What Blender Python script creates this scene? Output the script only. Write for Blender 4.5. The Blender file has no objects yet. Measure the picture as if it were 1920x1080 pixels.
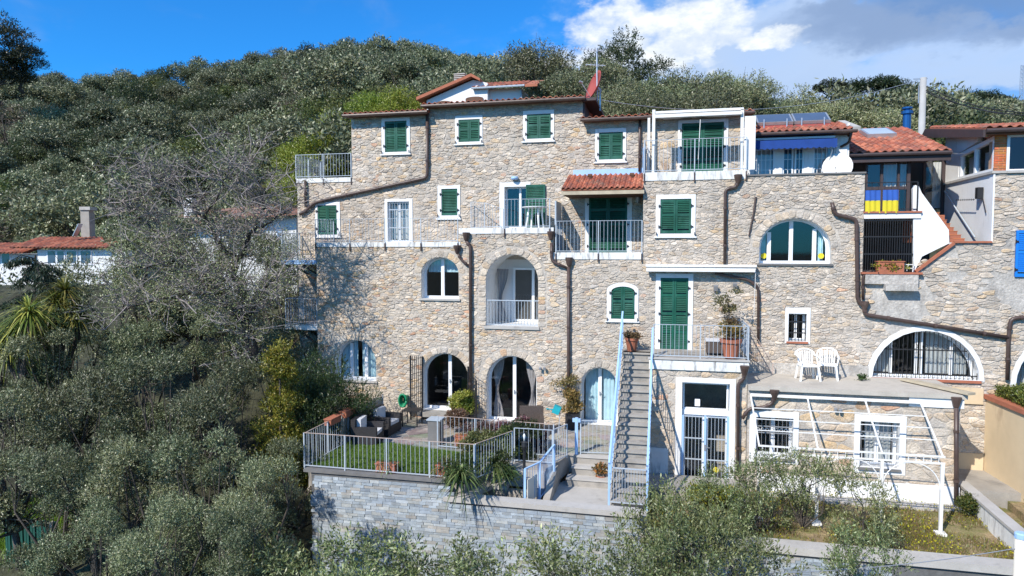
import bpy, math, random
import numpy as np
from math import sin, cos, pi, radians, sqrt, atan2
from mathutils import Vector, Matrix, noise as mnoise
from mathutils.geometry import delaunay_2d_cdt

rnd = random.Random(7)
S = bpy.context.scene
COL = S.collection

# ------------------------------------------------------------------ camera
TH = radians(13.0); PH = math.atan(70/1280); FP = 1280.0
CAM = Vector((22*sin(TH), -22*cos(TH), 5.75))
FWD = Vector((-sin(TH)*cos(PH), cos(TH)*cos(PH), -sin(PH)))
RGT = Vector((cos(TH), sin(TH), 0)); UPV = RGT.cross(FWD)
FH = Vector((-sin(TH), cos(TH), 0))
cd = bpy.data.cameras.new('camera'); cam = bpy.data.objects.new('camera', cd); COL.objects.link(cam)
cd.sensor_width = 36; cd.lens = 36*FP/1920; cd.clip_start = 0.1; cd.clip_end = 6000
cam.matrix_world = Matrix.Translation(CAM) @ Matrix((RGT, UPV, -FWD)).transposed().to_4x4()
S.camera = cam

# ------------------------------------------------------------------ light, sky, exposure
SUN = Vector((-0.53, -1.0, 0.97)).normalized()
sd = bpy.data.lights.new('sun', 'SUN'); sd.energy = 4.8; sd.angle = radians(0.5); sd.color = (1.0, 0.94, 0.85)
so = bpy.data.objects.new('sun', sd); COL.objects.link(so)
so.rotation_mode = 'QUATERNION'; so.rotation_quaternion = SUN.to_track_quat('Z', 'Y'); so.location = (-10, -20, 30)
S.view_settings.view_transform = 'Standard'; S.view_settings.look = 'None'
S.view_settings.gamma = 1; S.view_settings.use_curve_mapping = False
S.view_settings.exposure = 0.36
SKY_STRENGTH = 0.12

def ray(x, y): return FWD*FP + RGT*(x-960) - UPV*(y-540)
def PY(x, y, Y): d = ray(x, y); return CAM + d*((Y-CAM.y)/d.y)
def PZ(x, y, Z): d = ray(x, y); return CAM + d*((Z-CAM.z)/d.z)
def PX(x, y, X): d = ray(x, y); return CAM + d*((X-CAM.x)/d.x)
def PD(x, y, D): return CAM + ray(x, y)*(D/FP/cos(PH))      # at distance D in front of the camera
def RC(a, Y):                                              # box in the picture -> X0,X1,Z0,Z1 on the wall at Y
    x0, y0, x1, y1 = a; cx = (x0+x1)/2; cy = (y0+y1)/2
    return (PY(x0, cy, Y).x, PY(x1, cy, Y).x, PY(cx, y1, Y).z, PY(cx, y0, Y).z)

def make_world():
    w = bpy.data.worlds.new('World'); S.world = w; w.use_nodes = True
    nt = w.node_tree; N = nt.nodes; L = nt.links; N.clear()
    out = N.new('ShaderNodeOutputWorld'); bg = N.new('ShaderNodeBackground'); bg.inputs['Strength'].default_value = SKY_STRENGTH
    L.new(bg.outputs[0], out.inputs[0])
    sk = N.new('ShaderNodeTexSky'); sk.sky_type = 'NISHITA'; sk.sun_disc = False
    sk.sun_elevation = math.asin(SUN.z); sk.sun_rotation = atan2(SUN.x, SUN.y) % (2*pi)
    sk.altitude = 300; sk.air_density = 1.0; sk.dust_density = 0.3; sk.ozone_density = 4.0
    tint = N.new('ShaderNodeMix'); tint.data_type = 'RGBA'; tint.blend_type = 'MULTIPLY'; tint.inputs[0].default_value = 1
    tint.inputs[7].default_value = (0.17, 0.82, 1.38, 1)
    L.new(sk.outputs[0], tint.inputs[6])
    tc = N.new('ShaderNodeTexCoord')
    def vm(op, a, b=None, out=0):
        n = N.new('ShaderNodeVectorMath'); n.operation = op
        for i, v in enumerate((a, b)):
            if v is None: continue
            if hasattr(v, 'is_linked'): L.new(v, n.inputs[i])
            else: n.inputs[i].default_value = v
        return n.outputs['Value'] if op in ('DOT_PRODUCT', 'LENGTH', 'DISTANCE') else n.outputs[0]
    def m(op, a, b=0.0, c=0.0):
        n = N.new('ShaderNodeMath'); n.operation = op
        for i, v in enumerate((a, b, c)):
            if hasattr(v, 'is_linked'): L.new(v, n.inputs[i])
            else: n.inputs[i].default_value = v
        return n.outputs[0]
    def ss(v, a, b):
        n = N.new('ShaderNodeMapRange'); n.interpolation_type = 'SMOOTHSTEP'; L.new(v, n.inputs[0])
        n.inputs[1].default_value = a; n.inputs[2].default_value = b; return n.outputs[0]
    def ns(v, sc, det, ro=0.55, dist=0.0):
        n = N.new('ShaderNodeTexNoise'); n.inputs['Scale'].default_value = sc; n.inputs['Detail'].default_value = det
        n.inputs['Roughness'].default_value = ro; n.inputs['Distortion'].default_value = dist; L.new(v, n.inputs['Vector']); return n.outputs
    D = tc.outputs['Generated']
    st = vm('MULTIPLY', D, (1, 1, 1.7))
    nd = ns(st, 5.0, 6.0, 0.6)
    warp = vm('SUBTRACT', nd['Color'], (0.5, 0.5, 0.5))
    warp = vm('MULTIPLY', warp, (0.22, 0.22, 0.22))
    DW = vm('ADD', D, warp)
    DWn = vm('NORMALIZE', DW)
    def blob(px, py, a, b):                                # a cloud bank round one direction of the sky, radii in picture units
        d = ray(px, py).normalized()
        v = vm('SUBTRACT', DWn, tuple(d))
        rr = vm('DOT_PRODUCT', v, tuple(RGT)); uu = vm('DOT_PRODUCT', v, tuple(UPV))
        q = m('ADD', m('POWER', m('MULTIPLY', rr, FP/a), 2.0), m('POWER', m('MULTIPLY', uu, FP/b), 2.0))
        return ss(q, 1.25, 0.0)
    def mx(lst):
        r = lst[0]
        for q in lst[1:]: r = m('MAXIMUM', r, q)
        return r
    fine = ns(st, 16.0, 7.0, 0.58)['Fac']; mid = ns(st, 6.5, 5.0, 0.55, 0.4)['Fac']
    # soft veil: the whole right-hand sky
    side = vm('DOT_PRODUCT', D, tuple(RGT))
    veil = m('MULTIPLY', ss(side, 0.02, 0.30), ss(mid, 0.15, 0.55))
    veil = m('MAXIMUM', veil, m('MULTIPLY', ss(side, 0.0, 0.3), m('MULTIPLY', ss(mid, 0.45, 0.75), 0.75)))
    puff = mx([blob(1130, 85, 95, 75), blob(1180, 55, 80, 50), blob(1300, 45, 110, 85), blob(1350, 95, 70, 50), blob(1070, 125, 85, 45), blob(1290, 110, 110, 35), blob(1440, 105, 60, 30)])
    gate = ss(puff, 0.0, 0.3)
    puff = ss(m('ADD', m('ADD', puff, m('MULTIPLY', m('SUBTRACT', fine, 0.5), 1.5)), m('MULTIPLY', m('SUBTRACT', ns(st, 42.0, 6.0, 0.6)['Fac'], 0.5), 0.9)), 0.06, 1.25)
    puff = m('MULTIPLY', puff, gate)
    soft = mx([blob(1450, 130, 240, 90), blob(1560, 60, 130, 50), blob(1840, 110, 160, 45), blob(1640, 105, 200, 35), blob(1230, 170, 200, 60), blob(1500, 190, 400, 40), blob(1860, 95, 150, 45), blob(1600, 90, 150, 45), blob(1750, 160, 300, 45), blob(1420, 60, 120, 60)])
    soft = m('MULTIPLY', ss(m('ADD', soft, m('MULTIPLY', m('SUBTRACT', mid, 0.5), 1.2)), 0.0, 0.9), 0.75)
    wisp = m('MULTIPLY', mx([blob(1060, 12, 60, 25), blob(1210, 10, 60, 22), blob(960, 90, 70, 45)]), ss(fine, 0.42, 0.8))
    dark = mx([blob(1760, 40, 260, 55), blob(1900, 30, 200, 60), blob(1720, 20, 220, 40), blob(1600, 30, 120, 25)])
    dark = ss(m('ADD', m('ADD', dark, m('MULTIPLY', m('SUBTRACT', mid, 0.5), 1.3)), m('MULTIPLY', m('SUBTRACT', fine, 0.5), 0.5)), -0.05, 1.1)
    def mixc(f, a, col):
        n = N.new('ShaderNodeMix'); n.data_type = 'RGBA'; L.new(f, n.inputs[0])
        L.new(a, n.inputs[6]); n.inputs[7].default_value = (*[c/SKY_STRENGTH for c in col], 1); return n.outputs[2]
    c = mixc(m('MULTIPLY', veil, 0.85), tint.outputs[2], (0.20, 0.37, 0.68))
    c = mixc(wisp, c, (0.26, 0.44, 0.75))
    c = mixc(soft, c, (0.47, 0.58, 0.76))
    c = mixc(m('MULTIPLY', dark, 0.62), c, (0.115, 0.20, 0.385))
    c = mixc(puff, c, (0.62, 0.69, 0.78))
    c = mixc(m('MULTIPLY', puff, ss(ns(st, 24.0, 6.0, 0.6)['Fac'], 0.36, 0.66)), c, (0.86, 0.88, 0.88))
    L.new(c, bg.inputs['Color'])
make_world()

# ------------------------------------------------------------------ materials
def nodes_of(name):
    m = bpy.data.materials.new(name); m.use_nodes = True
    nt = m.node_tree; b = nt.nodes['Principled BSDF']; return m, nt, nt.nodes, nt.links, b

def pmat(name, col, rough=0.8, var=0.2, scale=3.0, bump=0.3, bscale=30.0, metallic=0.0, attr=False, dist=0.01, stain=None, spec=0.4, fine=0.0, trans=0.0, big=0.0):
    m, nt, N, L, b = nodes_of(name)
    g = N.new('ShaderNodeNewGeometry')
    def ns(sc, det, vec=None):
        n = N.new('ShaderNodeTexNoise'); n.inputs['Scale'].default_value = sc; n.inputs['Detail'].default_value = det
        n.inputs['Roughness'].default_value = 0.6; L.new(vec or g.outputs['Position'], n.inputs['Vector']); return n.outputs['Fac']
    def mr(v, a, c, lo, hi):
        n = N.new('ShaderNodeMapRange'); L.new(v, n.inputs[0])
        for i, q in enumerate((a, c, lo, hi)): n.inputs[i+1].default_value = q
        return n.outputs[0]
    def mix(bt, f, a, c):
        n = N.new('ShaderNodeMix'); n.data_type = 'RGBA'; n.blend_type = bt
        for i, q in ((0, f), (6, a), (7, c)):
            if hasattr(q, 'is_linked'): L.new(q, n.inputs[i])
            else: n.inputs[i].default_value = q if i == 0 else (*q, 1)
        return n.outputs[2]
    if attr:
        a = N.new('ShaderNodeAttribute'); a.attribute_name = 'Col'; base = a.outputs['Color']
        if col != (1, 1, 1): base = mix('MULTIPLY', 1.0, base, col)
    else: base = col
    v = mr(ns(scale, 4), 0.25, 0.75, 1-var, 1+var)
    gray = N.new('ShaderNodeCombineColor')
    for i in range(3): L.new(v, gray.inputs[i])
    c = mix('MULTIPLY', 1.0, base, gray.outputs[0])
    if big:
        v3 = mr(ns(.45, 3), 0.3, 0.7, 1-big, 1+big*.7)
        g3 = N.new('ShaderNodeCombineColor')
        for i in range(3): L.new(v3, g3.inputs[i])
        c = mix('MULTIPLY', 1.0, c, g3.outputs[0])
    if fine:
        v2 = mr(ns(bscale*1.5, 3), 0.3, 0.7, 1-fine, 1+fine)
        g2 = N.new('ShaderNodeCombineColor')
        for i in range(3): L.new(v2, g2.inputs[i])
        c = mix('MULTIPLY', 1.0, c, g2.outputs[0])
    if stain:
        scol, lo, hi, ssc, stretch = stain
        mp = N.new('ShaderNodeMapping'); L.new(g.outputs['Position'], mp.inputs[0]); mp.inputs['Scale'].default_value = stretch
        c = mix('MIX', mr(ns(ssc, 5, mp.outputs[0]), lo, hi, 0, 1), c, scol)
    L.new(c, b.inputs['Base Color'])
    b.inputs['Roughness'].default_value = rough; b.inputs['Metallic'].default_value = metallic
    b.inputs['Specular IOR Level'].default_value = spec
    if bump:
        bp = N.new('ShaderNodeBump'); bp.inputs['Strength'].default_value = bump; bp.inputs['Distance'].default_value = dist
        L.new(ns(bscale, 6), bp.inputs['Height']); L.new(bp.outputs[0], b.inputs['Normal'])
    return m

def leafmat(name, tint=(1, 1, 1), trans=0.13, rough=0.42):
    m, nt, N, L, b = nodes_of(name)
    a = N.new('ShaderNodeAttribute'); a.attribute_name = 'Col'
    oi = N.new('ShaderNodeObjectInfo')
    mr = N.new('ShaderNodeMapRange'); L.new(oi.outputs['Random'], mr.inputs[0]); mr.inputs[3].default_value = 0.70; mr.inputs[4].default_value = 1.48
    hs = N.new('ShaderNodeHueSaturation'); L.new(a.outputs['Color'], hs.inputs['Color']); L.new(mr.outputs[0], hs.inputs['Value'])
    mr2 = N.new('ShaderNodeMapRange'); m3 = N.new('ShaderNodeMath'); m3.operation = 'FRACT'; m4 = N.new('ShaderNodeMath'); m4.operation = 'MULTIPLY'
    L.new(oi.outputs['Random'], m4.inputs[0]); m4.inputs[1].default_value = 7.31; L.new(m4.outputs[0], m3.inputs[0]); L.new(m3.outputs[0], mr2.inputs[0])
    mr2.inputs[3].default_value = 0.472; mr2.inputs[4].default_value = 0.512; L.new(mr2.outputs[0], hs.inputs['Hue'])
    mx = N.new('ShaderNodeMix'); mx.data_type = 'RGBA'; mx.blend_type = 'MULTIPLY'; mx.inputs[0].default_value = 1; mx.inputs[7].default_value = (*tint, 1)
    L.new(hs.outputs[0], mx.inputs[6]); L.new(mx.outputs[2], b.inputs['Base Color'])
    b.inputs['Roughness'].default_value = rough; b.inputs['Specular IOR Level'].default_value = 0.5
    tr = N.new('ShaderNodeBsdfTranslucent'); L.new(mx.outputs[2], tr.inputs['Color'])
    ms = N.new('ShaderNodeMixShader'); ms.inputs[0].default_value = trans
    L.new(b.outputs[0], ms.inputs[1]); L.new(tr.outputs[0], ms.inputs[2])
    L.new(ms.outputs[0], N['Material Output'].inputs[0]); return m

def glassmat(name, tint=(0.75, 0.82, 0.85), k=1.0):
    m, nt, N, L, b = nodes_of(name); N.remove(b)
    t = N.new('ShaderNodeBsdfTransparent'); t.inputs[0].default_value = (*tint, 1)
    g = N.new('ShaderNodeBsdfGlossy'); g.inputs['Roughness'].default_value = 0.03; g.inputs['Color'].default_value = (0.9, 0.95, 1, 1)
    geo = N.new('ShaderNodeNewGeometry'); dt = N.new('ShaderNodeVectorMath'); dt.operation = 'DOT_PRODUCT'; L.new(geo.outputs['Incoming'], dt.inputs[0]); L.new(geo.outputs['Normal'], dt.inputs[1])
    def mth(op, a, b=0.0):
        n = N.new('ShaderNodeMath'); n.operation = op
        for i, v in enumerate((a, b)):
            if hasattr(v, 'is_linked'): L.new(v, n.inputs[i])
            else: n.inputs[i].default_value = v
        return n.outputs[0]
    fr = mth('ADD', mth('MULTIPLY', mth('POWER', mth('SUBTRACT', 1.0, mth('ABSOLUTE', dt.outputs['Value'])), 5.0), 0.9), 0.07)
    mm = N.new('ShaderNodeMath'); mm.operation = 'MULTIPLY'; L.new(fr, mm.inputs[0]); mm.inputs[1].default_value = k
    ms = N.new('ShaderNodeMixShader'); L.new(mm.outputs[0], ms.inputs[0]); L.new(t.outputs[0], ms.inputs[1]); L.new(g.outputs[0], ms.inputs[2])
    L.new(ms.outputs[0], N['Material Output'].inputs[0]); return m

M = {}
M['stone'] = pmat('rubble_stone', (1, 1, 1), 0.92, 0.32, 6.0, 1.0, 20, attr=True, dist=0.035, fine=0.24, stain=((0.47, 0.42, 0.355), 0.42, 0.78, 1.7, (1, 1, 1)), big=.16)
M['mortar'] = pmat('lime_mortar', (0.46, 0.41, 0.35), 0.95, 0.28, 2.5, 0.9, 18, dist=0.03, fine=0.2, stain=((0.17, 0.15, 0.13), 0.6, 0.8, 3.0, (1, 1, 0.6)))
M['render'] = pmat('old_grey_render', (0.44, 0.41, 0.37), 0.95, 0.3, 1.4, 1.0, 11, dist=0.04, fine=0.2, stain=((0.19, 0.175, 0.16), 0.5, 0.75, 1.6, (1, 1, 0.5)))
M['slate'] = pmat('split_slate', (1.04, 1.08, 1.12), 0.75, 0.2, 6.0, 0.6, 40, attr=True, dist=0.01, fine=0.15)
M['slatejoint'] = pmat('dark_joint', (0.12, 0.12, 0.12), 0.95, 0.3, 6, 0.5, 30)
M['white'] = pmat('white_plaster', (0.74, 0.74, 0.73), 0.8, 0.08, 1.2, 0.3, 30, stain=((0.46, 0.44, 0.41), 0.60, 0.85, 2.2, (3, 3, 0.5)), fine=.04)
M['whitestain'] = pmat('weathered_white_plaster', (0.70, 0.70, 0.68), 0.85, 0.12, 1.5, 0.35, 30, stain=((0.24, 0.23, 0.22), 0.52, 0.74, 2.4, (4, 4, 0.8)))
M['pvc'] = pmat('white_frame_paint', (0.78, 0.79, 0.80), 0.35, 0.04, 3, 0.0, 30)
M['green'] = pmat('green_shutter_paint', (0.006, 0.078, 0.047), 0.5, 0.4, 1.1, 0.15, 40, stain=((0.035, 0.13, 0.095), 0.5, 0.75, 2.6, (1, 1, .5)), fine=.15)
M['blue'] = pmat('bright_blue_paint', (0.01, 0.18, 0.62), 0.5, 0.08, 2, 0.1, 40)
M['bluecloth'] = pmat('blue_awning_cloth', (0.012, 0.05, 0.22), 0.9, 0.15, 3, 0.3, 60)
M['rail'] = pmat('pale_blue_grey_metal', (0.40, 0.45, 0.50), 0.45, 0.1, 4, 0.1, 40, stain=((0.22, 0.15, 0.11), 0.66, 0.8, 5.0, (1, 1, 1)))
M['railblue'] = pmat('sky_blue_metal', (0.33, 0.50, 0.74), 0.45, 0.08, 3, 0.1, 40, stain=((0.30, 0.24, 0.2), 0.7, 0.85, 4.0, (1, 1, 1)))
M['rust'] = pmat('rusty_top_rail', (0.42, 0.33, 0.28), 0.7, 0.25, 4, 0.2, 40)
M['whitemetal'] = pmat('white_painted_metal', (0.72, 0.71, 0.68), 0.4, 0.08, 4, 0.1, 40, stain=((0.4, 0.28, 0.2), 0.7, 0.85, 4.0, (1, 1, 1)))
M['brown'] = pmat('brown_pipe_paint', (0.075, 0.05, 0.042), 0.4, 0.3, 3, 0.25, 25, stain=((0.16, 0.12, 0.10), 0.58, 0.8, 3.5, (1, 1, 0.4)))
M['dark'] = pmat('black_iron', (0.02, 0.02, 0.022), 0.5, 0.2, 5, 0.1, 40)
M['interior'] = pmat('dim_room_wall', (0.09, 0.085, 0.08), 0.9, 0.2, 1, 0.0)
M['tile'] = pmat('clay_tile', (1, 1, 1), 0.9, 0.3, 3, 0.5, 30, attr=True, fine=0.2, stain=((0.20, 0.15, 0.11), 0.52, 0.8, 2.6, (1, 1, 1)))
M['oldroof'] = pmat('dull_old_roof', (0.25, 0.125, 0.09), 0.9, 0.3, 2, 0.5, 20)
M['terracotta'] = pmat('terracotta', (0.36, 0.125, 0.07), 0.85, 0.15, 5, 0.2, 40)
M['brick'] = pmat('orange_brick', (0.50, 0.17, 0.065), 0.9, 0.2, 7, 0.4, 40)
M['brickjoint'] = pmat('brick_joint', (0.42, 0.27, 0.18), 0.95, 0.15, 7, 0.3, 40)
M['concrete'] = pmat('grey_concrete', (0.32, 0.295, 0.26), 0.9, 0.18, 1.8, 0.4, 30, stain=((0.17, 0.16, 0.15), 0.55, 0.8, 1.6, (1, 1, 1)), fine=0.08)
M['paleconcrete'] = pmat('pale_concrete_coping', (0.42, 0.40, 0.37), 0.9, 0.12, 2.2, 0.3, 30, stain=((0.25, 0.24, 0.22), 0.58, 0.8, 2.6, (1, 1, 1)), fine=0.06)
M['terrace'] = pmat('worn_terrace_concrete', (0.46, 0.42, 0.36), 0.9, 0.2, 1.6, 0.4, 30, stain=((0.26, 0.24, 0.21), 0.55, 0.8, 1.6, (1, 1, 1)), fine=0.08)
M['paving'] = pmat('grey_stone_paving', (0.29, 0.275, 0.25), 0.85, 0.25, 2.8, 0.5, 20, stain=((0.13, 0.12, 0.11), 0.52, 0.75, 1.9, (1, 1, 1)), fine=0.12)
M['sillstone'] = pmat('slate_sill', (0.16, 0.155, 0.15), 0.7, 0.2, 4, 0.2, 30)
M['ochre'] = pmat('ochre_render', (0.62, 0.49, 0.32), 0.9, 0.08, 1.5, 0.3, 30, stain=((0.42, 0.31, 0.2), 0.6, 0.8, 1.8, (1, 1, 0.5)))
M['cream'] = pmat('cream_plastic', (0.62, 0.58, 0.5), 0.5, 0.05, 3, 0.0)
M['plastic'] = pmat('white_plastic', (0.80, 0.80, 0.78), 0.35, 0.04, 4, 0.0)
M['curtainblue'] = pmat('turquoise_curtain', (0.50, 0.70, 0.76), 0.9, 0.15, 5, 0.2, 60)
M['curtaingrey'] = pmat('grey_curtain', (0.36, 0.33, 0.32), 0.9, 0.15, 5, 0.2, 60)
M['curtainwhite'] = pmat('white_net_curtain', (0.55, 0.56, 0.55), 0.9, 0.1, 5, 0.2, 60)
M['rattan'] = pmat('dark_rattan', (0.028, 0.026, 0.028), 0.6, 0.3, 30, 0.9, 90)
M['rattanbrown'] = pmat('brown_rattan', (0.085, 0.065, 0.055), 0.6, 0.3, 30, 0.9, 90)
M['cushion'] = pmat('pale_cushion', (0.55, 0.55, 0.56), 0.9, 0.06, 5, 0.2, 60)
M['bark'] = pmat('grey_bark', (0.085, 0.072, 0.06), 0.95, 0.35, 7, 0.9, 18, dist=0.03)
M['twig'] = pmat('pale_grey_twig', (0.27, 0.235, 0.22), 0.95, 0.3, 5, 0.3, 30)
M['darkbark'] = pmat('dark_bark', (0.04, 0.034, 0.03), 0.95, 0.35, 7, 0.9, 18, dist=0.03)
M['soil'] = pmat('hillside_soil', (0.045, 0.046, 0.024), 1.0, 0.5, 0.35, 0.9, 2.0, dist=0.3, fine=0.4)
M['garden'] = pmat('dry_garden_ground', (0.27, 0.20, 0.11), 1.0, 0.45, 2.2, 0.8, 12, dist=0.05, fine=0.35, stain=((0.15, 0.16, 0.045), 0.45, 0.65, 1.6, (1, 1, 1)))
M['lawnsoil'] = pmat('lawn_soil', (0.06, 0.07, 0.02), 1.0, 0.3, 2, 0.4, 20)
M['glass'] = glassmat('window_glass', (0.86, 0.88, 0.89), 1.0)
M['clearglass'] = glassmat('globe_glass', (0.97, 0.98, 0.99), 0.5)
M['solar'] = pmat('solar_panel', (0.05, 0.07, 0.12), 0.12, 0.15, 2, 0.0, spec=1.0)
M['alu'] = pmat('aluminium', (0.45, 0.46, 0.48), 0.35, 0.1, 4, 0.0, metallic=0.6)
M['skylight'] = pmat('skylight_glass', (0.45, 0.5, 0.55), 0.1, 0.1, 1, 0.0, spec=1.0)
M['reddish'] = pmat('faded_red_dish', (0.34, 0.075, 0.06), 0.6, 0.1, 3, 0.0)
M['turq'] = pmat('turquoise_plastic', (0.02, 0.33, 0.38), 0.4, 0.1, 3, 0.0)
M['hosegreen'] = pmat('green_plastic', (0.01, 0.22, 0.10), 0.45, 0.1, 3, 0.0)
M['flagblue'] = pmat('blue_flag_cloth', (0.03, 0.10, 0.38), 0.9, 0.1, 3, 0.2, 60)
M['flagyellow'] = pmat('yellow_flag_cloth', (0.60, 0.50, 0.03), 0.9, 0.06, 3, 0.2, 60)
M['wood'] = pmat('brown_timber', (0.12, 0.06, 0.035), 0.75, 0.3, 4, 0.3, 30)
M['palewood'] = pmat('pale_timber_fascia', (0.42, 0.36, 0.26), 0.75, 0.2, 4, 0.3, 30)
M['bargeboard'] = pmat('dark_barge_board', (0.055, 0.04, 0.04), 0.6, 0.15, 4, 0.1, 30)
M['polecon'] = pmat('concrete_pole', (0.36, 0.36, 0.35), 0.85, 0.12, 2, 0.3, 30)
M['chimblue'] = pmat('blue_steel_flue', (0.02, 0.10, 0.26), 0.3, 0.1, 3, 0.0, metallic=0.5)
M['paper'] = pmat('white_paper', (0.8, 0.82, 0.85), 0.9, 0.03, 3, 0.0)
M['shed'] = pmat('dark_green_sheet', (0.012, 0.07, 0.05), 0.6, 0.2, 3, 0.0)
M['olive'] = leafmat('olive_leaf', (0.92, 0.93, 0.80)); M['leaf'] = leafmat('green_leaf', trans=0.4)
M['grass'] = leafmat('grass_blade', trans=0.4)

# ------------------------------------------------------------------ building blocks
ROOTS = {}
def thing(name, label, cat, loc=(0, 0, 0), rotz=0.0, group=None):
    o = bpy.data.objects.new(name, None); COL.objects.link(o); o.location = loc; o.rotation_euler = (0, 0, rotz)
    o.empty_display_size = 0.2; o['label'] = label; o['category'] = cat
    if group: o['group'] = group
    return o
def tag(o, label, cat, group=None):
    o['label'] = label; o['category'] = cat
    if group: o['group'] = group
    return o
def rootloc(p):
    while p.parent: p = p.parent
    return Vector(p.location) if p.type == 'EMPTY' else Vector(p.location)
def struct(o, kind='structure'): o['kind'] = kind; return o

class MB:
    def __init__(s): s.v = []; s.f = []; s.m = []; s.c = []; s.cc = (1, 1, 1); s.mi = 0
    def add(s, vs, fs):
        b = len(s.v); s.v += [tuple(x) for x in vs]; s.c += [s.cc]*len(vs)
        for f in fs: s.f.append(tuple(b+i for i in f)); s.m.append(s.mi)
        return s
    def box(s, x0, x1, y0, y1, z0, z1):
        vs = [(x, y, z) for z in (z0, z1) for y in (y0, y1) for x in (x0, x1)]
        return s.add(vs, [(0, 2, 3, 1), (4, 5, 7, 6), (0, 1, 5, 4), (2, 6, 7, 3), (0, 4, 6, 2), (1, 3, 7, 5)])
    def obox(s, c, ax, ay, az, hx, hy, hz):
        c = Vector(c); ax = Vector(ax).normalized()*hx; ay = Vector(ay).normalized()*hy; az = Vector(az).normalized()*hz
        vs = [c+ax*i+ay*j+az*k for k in (-1, 1) for j in (-1, 1) for i in (-1, 1)]
        return s.add(vs, [(0, 2, 3, 1), (4, 5, 7, 6), (0, 1, 5, 4), (2, 6, 7, 3), (0, 4, 6, 2), (1, 3, 7, 5)])
    def bar(s, p, q, w, h=None, up=(0, 0, 1)):
        p = Vector(p); q = Vector(q); d = (q-p); L = d.length; d.normalize(); up = Vector(up)
        if abs(d.dot(up)) > 0.95: up = Vector((0, 1, 0))
        sx = d.cross(up).normalized(); uz = sx.cross(d)
        return s.obox((p+q)/2, d, sx, uz, L/2, w/2, (h or w)/2)
    def prism(s, poly, y0, y1):                            # poly of (x,z) pushed from y0 (front) to y1
        n = len(poly); vs = [(x, y0, z) for x, z in poly]+[(x, y1, z) for x, z in poly]
        fs = [tuple(range(n)), tuple(range(2*n-1, n-1, -1))]+[(i, i+n, (i+1) % n+n, (i+1) % n) for i in range(n)]
        return s.add(vs, fs)
    def prismz(s, poly, z0, z1):
        n = len(poly); vs = [(x, y, z0) for x, y in poly]+[(x, y, z1) for x, y in poly]
        fs = [tuple(range(n-1, -1, -1)), tuple(range(n, 2*n))]+[(i, (i+1) % n, (i+1) % n+n, i+n) for i in range(n)]
        return s.add(vs, fs)
    def prismx(s, poly, x0, x1):
        n = len(poly); vs = [(x0, y, z) for y, z in poly]+[(x1, y, z) for y, z in poly]
        fs = [tuple(range(n-1, -1, -1)), tuple(range(n, 2*n))]+[(i, (i+1) % n, (i+1) % n+n, i+n) for i in range(n)]
        return s.add(vs, fs)
    def tube(s, pts, rad, n=8, caps=True):
        pts = [Vector(p) for p in pts]; k = len(pts)
        rads = rad if isinstance(rad, (list, tuple)) else [rad]*k
        b = len(s.v); vs = []; prev = None
        for i, p in enumerate(pts):
            d = (pts[min(i+1, k-1)]-pts[max(i-1, 0)])
            if d.length < 1e-9: d = Vector((0, 0, 1))
            d.normalize()
            if prev is None: a = d.orthogonal().normalized()
            else:
                a = prev-d*prev.dot(d)
                a = a.normalized() if a.length > 1e-6 else d.orthogonal().normalized()
            prev = a; c = d.cross(a)
            for j in range(n):
                t = 2*pi*j/n; vs.append(p+(a*cos(t)+c*sin(t))*rads[i])
        fs = [(i*n+j, i*n+(j+1) % n, (i+1)*n+(j+1) % n, (i+1)*n+j) for i in range(k-1) for j in range(n)]
        if caps: fs += [tuple(range(n-1, -1, -1)), tuple((k-1)*n+j for j in range(n))]
        return s.add(vs, fs)
    def lathe(s, prof, c=(0, 0, 0), n=14, axis='Z'):
        c = Vector(c); vs = []; k = len(prof)
        for r, z in prof:
            for j in range(n):
                t = 2*pi*j/n
                vs.append(c+(Vector((r*cos(t), r*sin(t), z)) if axis == 'Z' else Vector((r*cos(t), z, r*sin(t)))))
        fs = [(i*n+j, i*n+(j+1) % n, (i+1)*n+(j+1) % n, (i+1)*n+j) for i in range(k-1) for j in range(n)]
        fs += [tuple(range(n-1, -1, -1)), tuple((k-1)*n+j for j in range(n))]
        return s.add(vs, fs)
    def mesh(s, name, mat, off=(0, 0, 0), smooth=False, col=False):
        me = bpy.data.meshes.new(name); off = Vector(off)
        me.from_pydata([(x-off[0], y-off[1], z-off[2]) for x, y, z in s.v], [], s.f)
        for mm in (mat if isinstance(mat, (list, tuple)) else [mat]): me.materials.append(mm)
        if isinstance(mat, (list, tuple)): me.polygons.foreach_set('material_index', s.m)
        if smooth: me.polygons.foreach_set('use_smooth', [True]*len(s.f))
        if col:
            ca = me.color_attributes.new('Col', 'FLOAT_COLOR', 'POINT')
            ca.data.foreach_set('color', np.array([(*c, 1) for c in s.c], dtype=np.float32).ravel())
        me.update(); return me
    def build(s, name, mat, parent=None, label=None, smooth=False, col=False, local=False):
        off = Vector((0, 0, 0)) if (parent is None or local) else rootloc(parent)
        me = s.mesh(name, mat, off, smooth, col)
        o = bpy.data.objects.new(name, me); COL.objects.link(o)
        if parent: o.parent = parent
        if label: o['label'] = label
        return o
def inst(name, me, loc, parent, rot=None, scale=None):
    o = bpy.data.objects.new(name, me); COL.objects.link(o); o.parent = parent
    o.location = Vector(loc)-rootloc(parent)
    if rot is not None: o.rotation_euler = rot
    if scale is not None: o.scale = scale
    return o
def copy_tree(o, parent=None):
    c = o.copy(); COL.objects.link(c)
    if parent: c.parent = parent
    for ch in list(o.children): copy_tree(ch, c)
    return c

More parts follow.
